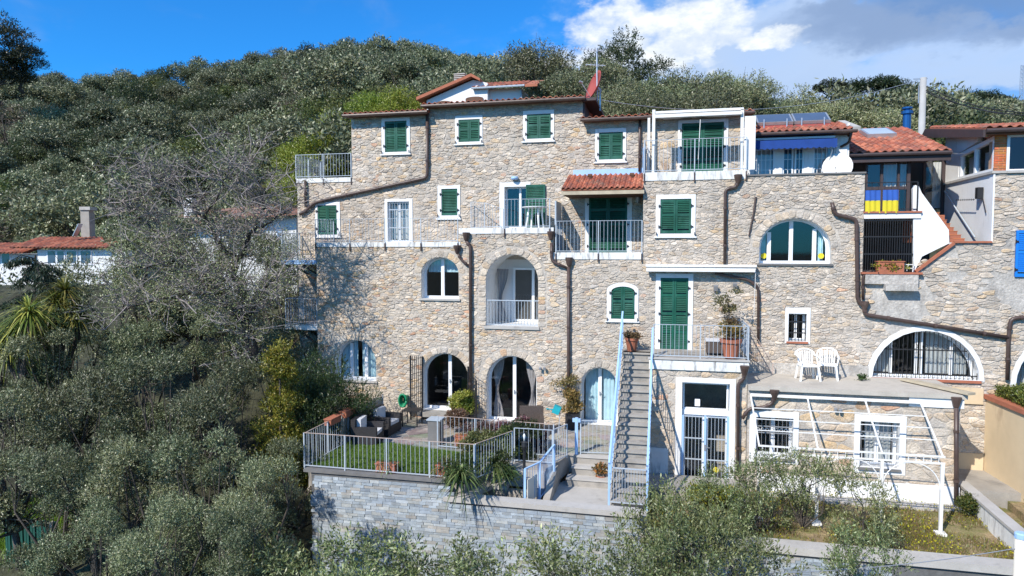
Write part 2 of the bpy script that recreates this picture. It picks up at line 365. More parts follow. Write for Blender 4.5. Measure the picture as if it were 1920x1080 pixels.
# ---- outlines
def outline(R, rise=0.0, n=14):
    x0, x1, z0, z1 = R
    if rise <= 0: return [(x0, z0), (x1, z0), (x1, z1), (x0, z1)]
    cx = (x0+x1)/2; a = (x1-x0)/2; zs = z1-rise
    return [(x0, z0), (x1, z0)]+[(cx+a*cos(pi*i/n), zs+rise*sin(pi*i/n)) for i in range(n+1)]
def grow(R, d): return (R[0]-d, R[1]+d, R[2]-d, R[3]+d)
def inpoly(p, poly):
    x, y = p; c = False; n = len(poly); j = n-1
    for i in range(n):
        xi, yi = poly[i]; xj, yj = poly[j]
        if (yi > y) != (yj > y) and x < (xj-xi)*(y-yi)/(yj-yi)+xi: c = not c
        j = i
    return c
def clean(poly):
    o = []
    for p in poly:
        if not o or abs(p[0]-o[-1][0])+abs(p[1]-o[-1][1]) > 1e-5: o.append(p)
    if len(o) > 1 and abs(o[0][0]-o[-1][0])+abs(o[0][1]-o[-1][1]) < 1e-5: o.pop()
    return o
def wall_sheet(mb, outer, holes, Y, thick):
    """wall front with holes at Y, plus reveals `thick` deep and outer edges"""
    outer = clean(outer); holes = [clean(h) for h in holes]
    vs = []; es = []
    for poly in [outer]+holes:
        b = len(vs); n = len(poly); vs += [Vector(p) for p in poly]; es += [(b+i, b+(i+1) % n) for i in range(n)]
    V, E_, F_, *_ = delaunay_2d_cdt(vs, es, [], 0, 1e-6)
    fs = []
    for f in F_:
        c = sum((V[i] for i in f), Vector((0, 0)))/len(f)
        if inpoly(c, outer) and not any(inpoly(c, h) for h in holes): fs.append(tuple(f))
    mb.add([(p.x, Y, p.y) for p in V], fs)
    for poly in [outer]:
        n = len(poly)
        mb.add([(x, Y, z) for x, z in poly]+[(x, Y+thick, z) for x, z in poly], [(i, (i+1) % n, (i+1) % n+n, i+n) for i in range(n)])

# ---- rubble stones (Voronoi cells cut round openings)
def clip(poly, nx, nz, d):                                 # keep nx*x+nz*z <= d
    out = []; n = len(poly)
    for i in range(n):
        a = poly[i]; b = poly[(i+1) % n]; da = nx*a[0]+nz*a[1]-d; db = nx*b[0]+nz*b[1]-d
        if da <= 0: out.append(a)
        if (da < 0 < db) or (db < 0 < da):
            t = da/(da-db); out.append((a[0]+(b[0]-a[0])*t, a[1]+(b[1]-a[1])*t))
    return out
def nearest(p, poly):
    best = None
    for i in range(len(poly)):
        a = poly[i]; b = poly[(i+1) % len(poly)]; dx = b[0]-a[0]; dz = b[1]-a[1]; l = dx*dx+dz*dz
        t = 0 if l < 1e-12 else max(0, min(1, ((p[0]-a[0])*dx+(p[1]-a[1])*dz)/l))
        q = (a[0]+dx*t, a[1]+dz*t); dd = (q[0]-p[0])**2+(q[1]-p[1])**2
        if best is None or dd < best[0]: best = (dd, q)
    return best
def cells(x0, x1, z0, z1, sx, sz, obstacles, seed, keep=None, gap=0.006):
    r = random.Random(seed); rows = {}; pts = []
    nz = max(1, int((z1-z0)/sz)); hz = (z1-z0)/nz; nx = max(1, int((x1-x0)/sx)); hx = (x1-x0)/nx
    grid = {}
    for j in range(-1, nz+1):
        for i in range(-1, nx+1):
            off = 0.5 if j % 2 else 0.0
            x = x0+(i+0.5+off-0.25+r.uniform(-0.46, 0.46))*hx; z = z0+(j+0.5+r.uniform(-0.42, 0.42))*hz
            z += 0.35*hz*mnoise.noise(Vector((x*0.9, z*0.9, seed)))*2
            if r.random() < 0.17: continue
            grid.setdefault((i, j), []).append((x, z))
            if r.random() < 0.14: grid[(i, j)].append((x+r.uniform(-.4, .4)*hx, z+r.uniform(-.5, .5)*hz))
    asp = hx/hz
    res = []
    for (i, j), lst in grid.items():
        for k, (x, z) in enumerate(lst):
            if not (x0 <= x <= x1 and z0 <= z <= z1): continue
            if keep and not keep(x, z): continue
            skip = False; cuts = []
            for ob in obstacles:
                xs = ob[1]
                if x < xs[0]-sx*1.6 or x > xs[1]+sx*1.6 or z < xs[2]-sz*2 or z > xs[3]+sz*2: continue
                if inpoly((x, z), ob[0]): skip = True; break
                cuts.append(nearest((x, z), ob[0])[1])
            if skip: continue
            poly = [(max(x0, x-1.3*hx), max(z0, z-1.5*hz)), (min(x1, x+1.3*hx), max(z0, z-1.5*hz)), (min(x1, x+1.3*hx), min(z1, z+1.5*hz)), (max(x0, x-1.3*hx), min(z1, z+1.5*hz))]
            for jj in range(j-2, j+3):
                for ii in range(i-2, i+3):
                    for kk, (qx, qz) in enumerate(grid.get((ii, jj), ())):
                        if (ii, jj, kk) == (i, j, k): continue
                        # anisotropic metric: z stretched by asp
                        dx = qx-x; dz = (qz-z)*asp; mx = (qx+x)/2; mz = (qz+z)/2
                        poly = clip(poly, dx, dz*asp, dx*mx+dz*asp*mz)
                        if len(poly) < 3: break
                    if len(poly) < 3: break
                if len(poly) < 3: break
            for q in cuts:
                dx = q[0]-x; dz = q[1]-z; l = sqrt(dx*dx+dz*dz) or 1e-6
                poly = clip(poly, dx/l, dz/l, (q[0]*dx+q[1]*dz)/l-0.004)
                if len(poly) < 3: break
            poly = clean(poly)
            if len(poly) >= 3: res.append(poly)
    return res
def area(p): return abs(sum(p[i][0]*p[(i+1) % len(p)][1]-p[(i+1) % len(p)][0]*p[i][1] for i in range(len(p))))/2
PAL_WARM = [((0.501, 0.428, 0.349), 26), ((0.577, 0.491, 0.388), 24), ((0.561, 0.428, 0.298), 17), ((0.584, 0.420, 0.246), 8), ((0.477, 0.322, 0.201), 5), ((0.446, 0.392, 0.335), 13), ((0.370, 0.308, 0.246), 4), ((0.646, 0.546, 0.433), 11), ((0.537, 0.314, 0.201), 3)]
PAL_GREY = [((0.485, 0.420, 0.349), 32), ((0.554, 0.470, 0.381), 26), ((0.523, 0.420, 0.311), 16), ((0.554, 0.414, 0.266), 6), ((0.446, 0.322, 0.226), 3), ((0.439, 0.385, 0.328), 14), ((0.347, 0.300, 0.253), 4), ((0.607, 0.518, 0.420), 10), ((0.516, 0.328, 0.220), 1)]
def pick(pal, r):
    t = r.random()*sum(w for _, w in pal)
    for c, w in pal:
        t -= w
        if t <= 0: break
    k = r.uniform(0.84, 1.16); w = r.uniform(-0.012, 0.012)
    return (max(0.01, c[0]*k+w), c[1]*k, max(0.01, c[2]*k-w))
def stone_geo(mb, poly, Y, r, prot=(0.006, 0.026), gap=0.003, pal=PAL_GREY):
    A = area(poly)
    if A < 0.0022: return False
    # round the corners once, jitter, shrink by the joint
    cx = sum(p[0] for p in poly)/len(poly); cz = sum(p[1] for p in poly)/len(poly)
    q = []; n = len(poly)
    for i in range(n):
        a = poly[i]; b = poly[(i+1) % n]
        if sqrt((a[0]-b[0])**2+(a[1]-b[1])**2) < 0.03: q.append(((a[0]+b[0])/2, (a[1]+b[1])/2)); continue
        q.append((a[0]*.8+b[0]*.2, a[1]*.8+b[1]*.2)); q.append((a[0]*.2+b[0]*.8, a[1]*.2+b[1]*.8))
    q = clean(q)
    if len(q) < 3: return False
    o = []
    for x, z in q:
        dx = x-cx; dz = z-cz; l = sqrt(dx*dx+dz*dz) or 1e-6; g = min(gap+r.uniform(0, 0.006), l*.4)
        o.append((x-dx/l*g, z-dz/l*g))
    h = r.uniform(*prot); tx = r.uniform(-.06, .06); tz = r.uniform(-.09, .09)
    n = len(o); vs = []
    for x, z in o: vs.append((x, Y+0.03, z))
    for x, z in o:
        x2 = cx+(x-cx)*.965; z2 = cz+(z-cz)*.94; vs.append((x2, Y-h*.55+(x2-cx)*tx+(z2-cz)*tz, z2))
    for x, z in o:
        x2 = cx+(x-cx)*.78; z2 = cz+(z-cz)*.72; vs.append((x2, Y-h+r.uniform(-.003, .003)+(x2-cx)*tx+(z2-cz)*tz, z2))
    fs = [(i, (i+1) % n, (i+1) % n+n, i+n) for i in range(n)]+[(i+n, (i+1) % n+n, (i+1) % n+2*n, i+2*n) for i in range(n)]+[tuple(range(2*n, 3*n))]
    mb.cc = pick(pal, r); mb.add(vs, fs); return True
def lay_stones(polys, parent, seed, limit, **kw):
    """polys: list of (poly, Y, palette). The largest `limit` become objects, the rest one stuff part."""
    r = random.Random(seed); polys = sorted(polys, key=lambda p: -area(p[0]))
    rest = MB(); k = 0
    for poly, Y, pal in polys:
        if k < limit:
            mb = MB()
            if stone_geo(mb, poly, Y, r, pal=pal, **kw):
                mb.build('stone', M['stone'], parent, smooth=False, col=True); k += 1
        else: stone_geo(rest, poly, Y, r, pal=pal, **kw)
    if rest.v:
        o = rest.build('stone_facing', M['stone'], parent, col=True); o['kind'] = 'stuff'
def obst(poly):
    xs = [p[0] for p in poly]; zs = [p[1] for p in poly]; return (poly, (min(xs), max(xs), min(zs), max(zs)))
def voussoirs(R, rise, w, r, seg=0.16, jambs=True):
    """radial stones round an arch"""
    x0, x1, z0, z1 = R; cx = (x0+x1)/2; a = (x1-x0)/2; zs = z1-rise; out = []
    n = max(6, int(pi*sqrt((a*a+rise*rise)/2)/seg)); ts = [0]
    ts = [pi*(i+(r.uniform(-.25, .25) if 0 < i < n else 0))/n for i in range(n+1)]
    for i in range(n):
        t0, t1 = ts[i], ts[i+1]; ww = w*r.uniform(.75, 1.0)
        out.append([(cx+a*cos(t0), zs+rise*sin(t0)), (cx+(a+ww)*cos(t0), zs+(rise+ww)*sin(t0)), (cx+(a+ww)*cos(t1), zs+(rise+ww)*sin(t1)), (cx+a*cos(t1), zs+rise*sin(t1))])
    if jambs:
        for s in (-1, 1):
            z = z0
            while z < zs-0.04:
                h = min(r.uniform(.1, .2), zs-z); xa = cx+s*a; xb = cx+s*(a+w*.95)
                out.append([(min(xa, xb), z), (max(xa, xb), z), (max(xa, xb), z+h), (min(xa, xb), z+h)]); z += h
    return out

# ------------------------------------------------------------------ windows, doors, shutters, railings, roofs
B = 1.3                                                    # the upper storeys stand back behind the terraces
def ring(mb, po, pi_, y0, y1):
    n = len(po); vs = [(x, y0, z) for x, z in po]+[(x, y0, z) for x, z in pi_]+[(x, y1, z) for x, z in pi_]+[(x, y1, z) for x, z in po]
    fs = []
    for i in range(n):
        j = (i+1) % n; fs += [(i, j, n+j, n+i), (n+i, n+j, 2*n+j, 2*n+i), (i, 3*n+i, 3*n+j, j)]
    return mb.add(vs, fs)
def topz(R, rise, x):
    x0, x1, z0, z1 = R
    if rise <= 0: return z1
    a = (x1-x0)/2; t = max(0.0, 1-((x-(x0+x1)/2)/a)**2); return z1-rise+rise*sqrt(t)
def leaf(parent, R, Y, rise=0.0, full=None, mat='green', name='shutter', mids=(0.45,), label=None, th=0.045, openx=0.0):
    """louvred leaf inside box R; `full` is the box of the whole arch"""
    x0, x1, z0, z1 = R; full = full or R; mb = MB(); sw = 0.055
    tz = lambda x: topz(full, rise, x)-0.004 if rise else z1
    for xa, xb in ((x0, x0+sw), (x1-sw, x1)):
        h = min(tz(xa+.002), tz(xb-.002)); mb.box(xa, xb, Y, Y+th, z0, h)
    hz = [z0]+[z0+(z1-z0)*m for m in mids]
    for z in hz: mb.box(x0+sw, x1-sw, Y+.002, Y+th-.002, z, z+0.085)
    if not rise: mb.box(x0+sw, x1-sw, Y+.002, Y+th-.002, z1-.08, z1)
    else:
        n = 5; xs = [x0+sw+(x1-x0-2*sw)*i/n for i in range(n+1)]
        mb.prism([(x, tz(x)-.09) for x in xs]+[(x, tz(x)) for x in xs[::-1]], Y+.002, Y+th-.002)
    z = z0+.10
    while z < z1-.06:
        if not any(abs(z-(h+.04)) < .06 for h in hz):
            xs = [x for x in (x0+sw+k*(x1-x0-2*sw)/10 for k in range(11)) if tz(x) > z+.08]
            if len(xs) >= 2 and xs[-1]-xs[0] > .04:
                xa, xb = xs[0], xs[-1]
                mb.add([(xa, Y+.006, z-.016), (xb, Y+.006, z-.016), (xb, Y+th-.006, z+.026), (xa, Y+th-.006, z+.026), (xa, Y+.006, z-.006), (xb, Y+.006, z-.006), (xb, Y+th-.006, z+.036), (xa, Y+th-.006, z+.036)],
                       [(0, 1, 5, 4), (4, 5, 6, 7), (0, 3, 2, 1), (2, 3, 7, 6)])
        z += .055
    return mb.build(name, M[mat], parent, label)
def hinges(parent, xs, zs, Y):
    for x in xs:
        for z in zs:
            mb = MB(); mb.box(x-.045, x+.03, Y-.03, Y+.0, z-.02, z+.02); mb.bar((x-.03, Y-.015, z-.05), (x-.03, Y-.015, z+.05), .02); mb.build('hinge', M['dark'], parent)
def band_geo(mb, Ro, riseo, Rh, riseh, Y, proud=.02, depth=.22, n=14):
    po = outline(Ro, riseo, n); ph = outline(Rh, riseh, n)
    if len(po) != len(ph):
        if len(po) > len(ph):                              # square hole in an arched band is not used
            ph = outline(Rh, 0.001, n)
        else: po = outline(Ro, 0.001, n)
    ring(mb, po, ph, Y-proud, Y+depth)
def liner(mb, R, rise, Y0, Y1):
    po = outline(R, rise); n = len(po)
    mb.add([(x, Y0, z) for x, z in po]+[(x, Y1, z) for x, z in po], [(i, i+n, (i+1) % n+n, (i+1) % n) for i in range(n)])
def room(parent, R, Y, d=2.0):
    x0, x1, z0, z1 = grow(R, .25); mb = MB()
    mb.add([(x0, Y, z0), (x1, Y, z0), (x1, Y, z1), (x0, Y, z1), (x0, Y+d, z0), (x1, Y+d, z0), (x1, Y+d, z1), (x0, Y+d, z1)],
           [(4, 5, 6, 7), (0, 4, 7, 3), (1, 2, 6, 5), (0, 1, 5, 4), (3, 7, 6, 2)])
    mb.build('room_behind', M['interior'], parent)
def curtain(parent, x0, x1, z0, ztop, Y, mat, gather=None, label=None):
    """hanging cloth; gather = (x, z) where it is tied back"""
    mb = MB(); nx = max(10, int((x1-x0)/.035)); nz = 12; vs = []
    for j in range(nz+1):
        for i in range(nx+1):
            u = i/nx; x = x0+(x1-x0)*u; zt = ztop(x) if callable(ztop) else ztop; z = z0+(zt-z0)*j/nz
            if gather:
                k = math.exp(-((z-gather[1])/(.30*(zt-z0)))**2)*.72; x = x+(gather[0]-x)*k
            vs.append((x, Y+.03*sin(i*1.9+.3*sin(j))+.012*sin(i*4.1), z))
    mb.add(vs, [(j*(nx+1)+i, j*(nx+1)+i+1, (j+1)*(nx+1)+i+1, (j+1)*(nx+1)+i) for j in range(nz) for i in range(nx)])
    return mb.build('curtain', M[mat], parent, label, smooth=True)
def glazing(parent, R, rise, Y, mull=(.5,), trans=(), fw=.055, mw=.07, mat='pvc', leaves=True, bottom=.0):
    """frame ring, mullions and one pane per light"""
    x0, x1, z0, z1 = R; mb = MB()
    ri = max(0, rise-fw*.9) if rise else 0
    ring(mb, outline(R, rise), outline((x0+fw, x1-fw, z0+fw+bottom, z1-fw), ri) if rise else outline((x0+fw, x1-fw, z0+fw+bottom, z1-fw)), Y, Y+.06)
    mb.build('frame', M[mat], parent)
    xs = [x0+(x1-x0)*f for f in mull]; ins = (x0+fw, x1-fw, z0+fw+bottom, z1-fw)
    for x in xs:
        t = min(topz(ins, ri, x-mw/2), topz(ins, ri, x+mw/2)); mm = MB(); mm.box(x-mw/2, x+mw/2, Y-.008, Y+.052, z0+fw+bottom-.001, t); mm.build('mullion', M[mat], parent)
    for f in trans:
        z = z0+(z1-z0)*f; mm = MB(); mm.box(x0+fw, x1-fw, Y+.004, Y+.045, z-.03, z+.03); mm.build('transom', M[mat], parent)
    ed = [x0+fw]+xs+[x1-fw]
    for a, b in zip(ed, ed[1:]):
        k = 8; px = [a+(b-a)*i/k for i in range(k+1)] if rise else [a, b]
        pl = [(a, z0+fw), (b, z0+fw)]+[(x, topz(ins, ri, x)+.01) for x in px[::-1]]
        mm = MB(); mm.add([(x, Y+.03, z) for x, z in pl], [tuple(range(len(pl)))]); mm.build('pane', M['glass'], parent)
def bars(parent, R, rise, Y, sp=.12, r=.009, mat='dark', hz=(), name='bar'):
    x0, x1, z0, z1 = R; n = max(2, int(round((x1-x0)/sp)))
    for i in range(n+1):
        x = x0+.02+(x1-x0-.04)*i/n; t = topz(R, rise, x)
        if t-z0 < .06: continue
        mb = MB(); mb.tube([(x, Y, z0), (x, Y, t)], r, 5); mb.build(name, M[mat], parent)
    for f in hz:
        z = z0+(z1-z0)*f; a = (x1-x0)/2
        k = 1.0
        if rise and z > z1-rise: k = sqrt(max(0, 1-((z-(z1-rise))/rise)**2))
        cx = (x0+x1)/2; mb = MB(); mb.box(cx-a*k, cx+a*k, Y-.006, Y+.006, z-.016, z+.016); mb.build('cross_bar', M[mat], parent)
def win(house, name, mat, label, geo):
    mb = MB(); geo(mb); return mb.build(name, M[mat], house, label)

RP = {}
def rail_mesh(h, r, mat):
    k = (round(h, 3), r, mat)
    if k not in RP: mb = MB(); mb.tube([(0, 0, 0), (0, 0, h)], r, 5); RP[k] = mb.mesh('baluster', M[mat])
    return RP[k]
def railing(label, pts, h=1.0, sp=.115, mat='rail', post_every=1.5, foot=.06, r=.0062, brackets=0.0, toprail=.018, topmat=None, cat='railing', ends=True, hs=None, postr=.015, group=None):
    """balcony railing along base points; hs = height at each point"""
    pts = [Vector(p) for p in pts]; hs = hs or [h]*len(pts)
    t = thing('railing', label, cat, pts[0], 0, group)
    for k, (a, b) in enumerate(zip(pts, pts[1:])):
        ha, hb = hs[k], hs[k+1]; Z = Vector((0, 0, 1))
        mb = MB(); mb.bar(a+Z*ha, b+Z*hb, toprail*2, toprail); mb.build('top_rail', M[topmat or mat], t)
        mb = MB(); mb.bar(a+Z*foot, b+Z*foot, .02, .02); mb.build('bottom_rail', M[mat], t)
        L = (Vector((b.x, b.y, 0))-Vector((a.x, a.y, 0))).length; n = max(2, int(round(L/sp))); np_ = max(1, int(round(L/post_every)))
        for i in range(1, n):
            f = i/n; hh = ha+(hb-ha)*f-foot
            inst('baluster', rail_mesh(hh, r, mat), a.lerp(b, f)+Z*foot, t)
        for i in range(np_+1):
            if i == 0 and k > 0: continue
            f = i/np_; p = a.lerp(b, f); hh = ha+(hb-ha)*f
            mb = MB(); mb.box(p.x-postr, p.x+postr, p.y-postr, p.y+postr, p.z-(0 if not brackets else .02), p.z+hh-.002); mb.build('post', M[mat], t)
            if brackets:
                mb = MB(); mb.box(p.x-.018, p.x+.018, p.y-.02, p.y+.012, p.z-brackets, p.z-.02); mb.build('bracket', M['brown'], t)
    return t

TILE = {}
def tile_mesh(w, l, seed):
    k = (round(w, 3), round(l, 3), seed)
    if k in TILE: return TILE[k]
    r = random.Random(seed); base = [(0.40, 0.125, 0.07), (0.33, 0.10, 0.06), (0.46, 0.17, 0.10), (0.26, 0.095, 0.065)][seed % 4]
    mb = MB(); mb.cc = base; vs = []
    prof = [(-.5, .0), (-.36, .035), (-.15, .055), (.05, .035), (.18, .004), (.38, .0), (.5, .012)]
    for y, dz in ((-.06, .02), (1.0, .0)):
        for x, z in prof: vs.append((x*w, y*l, z+dz))
    for x, z in prof: vs.append((x*w, -.06*l, z+.0))
    n = len(prof); mb.add(vs, [(i, i+1, n+i+1, n+i) for i in range(n-1)]+[(2*n+i, 2*n+i+1, i+1, i) for i in range(n-1)])
    TILE[k] = mb.mesh('roof_tile', M['tile'], col=True); return TILE[k]
def tile_roof(parent, o, ux, us, W, L, w=.22, l=.34, seed=0, name='roof', mat='terracotta', limit=300, thick=.05, skip=None, used=None):
    """pitched tiled slope: o lower left corner, ux along the eave, us up the slope"""
    o = Vector(o); ux = Vector(ux).normalized(); us = Vector(us).normalized(); un = ux.cross(us)
    if un.z < 0: un = -un
    mb = MB(); c = o+ux*W/2+us*L/2-un*thick/2; mb.obox(c, ux, us, un, W/2, L/2, thick/2); ro = mb.build(name, M[mat], parent)
    nx = int(round(W/w)); ny = max(1, int(round(L/l))); w = W/nx; l = L/ny; r = random.Random(seed)
    mt = Matrix((ux, us, un)).transposed().to_4x4(); rest = MB(); k = used[0] if used else 0
    for j in range(ny):
        for i in range(nx):
            p = o+ux*(i+.5)*w+us*j*l
            if skip and skip(p): continue
            me = tile_mesh(w, l, r.randrange(4)); rot = mt @ Matrix.Rotation(r.uniform(-.02, .02), 4, 'Z')
            if k < limit:
                t = bpy.data.objects.new('tile', me); COL.objects.link(t); t.parent = ro
                t.matrix_local = Matrix.Translation(p-rootloc(parent)+un*r.uniform(.0, .008)) @ rot; k += 1
            else:
                b = len(rest.v)
                for v, cc in zip(me.vertices, me.color_attributes['Col'].data):
                    q = p+(rot @ v.co); rest.v.append(tuple(q)); rest.c.append(tuple(cc.color)[:3])
                for f in me.polygons: rest.f.append(tuple(b+q for q in f.vertices)); rest.m.append(0)
    if rest.v: q = rest.build('tiles', M['tile'], parent, col=True); q['kind'] = 'stuff'
    if used is not None: used[0] = k
    return ro

# ------------------------------------------------------------------ the stone houses: walls
XL = PY(558, 400, B).x; XF = PY(594, 520, 0).x; XS = PY(1206, 400, 0).x; XE = PY(1620, 400, 0).x
XT = PY(659, 250, B).x; XM = PY(803, 260, B).x; XN = PY(1093, 200, B).x; XQ = PY(1402, 260, B).x
ZT1 = 6.02; ZT2 = 6.47; ZT3 = 5.68; ZT4 = 8.12; ZB = 8.13
X2a = PY(862, 440, 0).x; X2b = PY(1037, 440, 0).x
ZLT = PY(600, 335, B).z
ZE1 = 10.5; ZE2 = 10.7; ZE3 = 10.0
PATZ = 0.15; LANZ = -0.5; GARZ = -0.8

def hw(R, k): return (R[1]-R[0])*k
holes = {'F': [], 'B': [], 'K': [], 'A': [], 'W': []}; keep = {'F': [], 'B': [], 'K': [], 'A': [], 'W': []}; vous = {'F': [], 'B': [], 'K': [], 'A': [], 'W': []}
def reg(wall, hole, rise=0, outer=None, riseo=0):
    holes[wall].append(outline(hole, rise)); keep[wall].append(obst(outline(outer or hole, riseo if outer else rise)))
YW = {'F': 0.0, 'B': B, 'K': -2.0, 'A': -2.1, 'W': 0.0}
WIN = []
def W_(wall, kind, label, hole, outer=None, rise=0.0, riseo=0.0, vs=False, **kw):
    Y = YW[wall]; Rh = RC(hole, Y); Ro = RC(outer, Y) if outer else None
    reg(wall, Rh, rise, Ro, riseo)
    if vs:
        r = random.Random(len(WIN)); v = voussoirs(Ro or Rh, riseo if outer else rise, .26, r, jambs=vs == 2); vous[wall] += v
        g = .27; Rv = Ro or Rh; rr = riseo if outer else rise
        # stones keep clear of the arch ring above the springing
        cx0, cx1, z0, z1 = Rv; keep[wall].append(obst(outline((cx0-g, cx1+g, z1-rr if vs != 2 else z0, z1+g), rr+g)))
    WIN.append((wall, kind, label, Rh, Ro, rise, riseo, kw))
# upper storeys
W_('B', 'shut2', 'tall green shuttered window under the left eave', (722, 227, 763, 285), (716, 221, 769, 291))
W_('B', 'shut2', 'small green shuttered window under the middle eave', (860, 224, 900, 266), (854, 217, 905, 272))
W_('B', 'shut2', 'green shuttered window below the roof antenna', (988, 214, 1033, 260), (981, 207, 1039, 267))
W_('B', 'shut2', 'green shuttered window between the roof step and the awning', (1123, 248, 1168, 299), (1116, 241, 1174, 306))
W_('B', 'shut2', 'green shuttered window behind the left terrace railing', (596, 385, 632, 440), (592, 379, 638, 446))
W_('B', 'bars2', 'white framed glass door with pale bars on the left terrace', (727, 378, 768, 453), (722, 373, 774, 455))
W_('B', 'shut1', 'window closed by a single green shutter leaf', (828, 354, 858, 404), (821, 348, 863, 412))
W_('B', 'door_open', 'blue glass door with one green shutter folded open', (946, 350, 990, 428), (937, 342, 995, 430))
W_('B', 'shutd', 'green shuttered door under the small tiled canopy', (1104, 368, 1176, 474), (1097, 363, 1185, 476))
W_('B', 'shutd', 'green shuttered door behind the top right balcony', (1278, 230, 1357, 322), (1271, 224, 1365, 325))
# front wall
W_('F', 'shut2', 'green shuttered window beside the tall downpipe', (1238, 373, 1296, 438), (1230, 365, 1304, 446))
W_('F', 'shuta', 'arched green shuttered window above the stair top', (1146, 537, 1190, 598), (1138, 530, 1197, 604), rise=.16, riseo=.24)
W_('F', 'shutd', 'tall green shuttered door on the stair terrace', (1238, 521, 1290, 655), (1229, 513, 1299, 658))
W_('F', 'glaz', 'arched two light window on the second floor', (790, 482, 860, 560), rise=.55, vs=1, g=dict(mull=(.5,), off=.12), curt='top')
W_('F', 'loggia', 'deep arched loggia with white reveal and glass door', (911, 477, 1009, 612), rise=.85, vs=2)
W_('F', 'glaz', 'wide arched window with blue curtains behind the shrubs', (627, 637, 705, 713), rise=.78, vs=1, g=dict(mull=(.33, .68), off=.05), curt='blue')
W_('F', 'adoor', 'arched glass door behind the black iron grille', (790, 662, 878, 770), rise=.80, vs=1, g=dict(mull=(.55,), off=.13), curt='none')
W_('F', 'adoor', 'arched glass door with grey tied curtains', (912, 667, 1006, 792), rise=.83, vs=1, g=dict(mull=(.52,), off=.14), curt='grey')
W_('F', 'adoor', 'arched glass door with turquoise curtains by the stairs', (1088, 689, 1158, 797), rise=.60, vs=1, g=dict(mull=(.5,), off=.08), curt='blue')
W_('F', 'glaz', 'wide flat arched four light window', (1424, 409, 1558, 494), rise=.86, vs=1, g=dict(mull=(.155, .47, .80), off=.0), curt='side', sill=True)
W_('F', 'barred', 'tiny barred window with terracotta sill', (1478, 588, 1512, 640), (1472, 577, 1519, 644))
# the long old wall on the right
W_('W', 'grille', 'half round window with black bars and terracotta sill', (1636, 620, 1838, 710), (1626, 611, 1847, 712), rise=1.40, riseo=1.52)
W_('W', 'grille', 'arched doorway cut off at the right of the old wall', (1905, 632, 2090, 745), (1895, 622, 2100, 745), rise=1.40, riseo=1.54)
W_('W', 'blue', 'bright blue louvred shutter', (1903, 432, 1950, 519))
# annexes
W_('K', 'entry', 'white framed entrance with transom light and barred doors', (1278, 718, 1367, 905), (1266, 709, 1378, 910))
W_('A', 'awin', 'ground floor window with decorated bars beside the downpipe', (1417, 783, 1487, 858), (1405, 771, 1497, 868))
W_('A', 'awin', 'ground floor window with decorated bars and pale curtains', (1612, 791, 1686, 877), (1601, 779, 1698, 888))

H1 = thing('stone_house', 'tall rubble stone house with stepped terraces and dark eaves at the left', 'house', (XF, 0, -0.6))
H2 = thing('stone_house', 'right hand rubble stone house with awning balcony and wide flat arched window', 'house', (XS, 0, -0.6))
HK = thing('entrance_block', 'stone entrance block with white door frame under the railed landing', 'annex', (4.4, -2.0, -0.8))
HA = thing('terrace_annex', 'low stone annex carrying the flat terrace with the white chairs', 'annex', (7.06, -2.1, -0.8))
HW = thing('retaining_wall', 'old patched stone wall with the half round barred window', 'wall', (XE, 0, -1))

XW2 = PY(1716, 500, 0).x; XP0 = 12.58; XR = 13.61; XEND = 20.0; ZRT = 7.88
# front sheets of mortar with real openings
FZ = -4.6
outF1 = [(XF, FZ), (XS, FZ), (XS, ZT3), (X2b, ZT3), (X2b, ZT2), (X2a, ZT2), (X2a, ZT1), (XF, ZT1)]
outF2 = [(XS+.0005, FZ), (XE, FZ), (XE, 7.95), (PY(1400, 300, 0).x, 7.95), (PY(1400, 300, 0).x, ZT4), (XS+.0005, ZT4)]
outW = [(XE+.0005, FZ), (XEND, FZ), (XEND, ZRT), (XR, ZRT), (XR, 5.98), (XP0, 5.98), (XP0, 5.9), (XW2, 5.12), (XE+.0005, 5.12)]
outB1 = [(XL, FZ), (XF+.3, FZ), (XF+.3, 5.45), (XS, 5.45), (XS, ZE3), (XN, ZE3), (XN, ZE2), (XM, ZE2), (XM, ZE1), (XT, ZE1), (XT, ZLT), (XL, ZLT)]
outB2 = [(XS+.0005, 7.0), (XQ, 7.0), (XQ, ZE3), (XS+.0005, ZE3)]
K = (4.42, 7.05, -0.85, 2.45); A = (7.06, 12.22, -0.85, 1.98)
outK = [(K[0], K[2]), (K[1], K[2]), (K[1], K[3]), (K[0], K[3])]
outA = [(A[0], A[2]), (A[1], A[2]), (A[1], A[3]), (A[0], A[3])]
def inside(h, lo, hi): xs = [p[0] for p in h]; return min(xs) > lo and max(xs) < hi
for par, out, wl, lo, hi, mat in ((H1, outF1, 'F', -99, XS, 'mortar'), (H2, outF2, 'F', XS, 99, 'mortar'), (HW, outW, 'W', -99, 99, 'render'),
                                  (H1, outB1, 'B', -99, XS, 'mortar'), (H2, outB2, 'B', XS, 99, 'mortar'), (HK, outK, 'K', -99, 99, 'mortar'), (HA, outA, 'A', -99, 99, 'mortar')):
    mb = MB(); wall_sheet(mb, out, [h for h in holes[wl] if inside(h, lo, hi)], YW[wl], .20); mb.build('wall', M[mat], par)
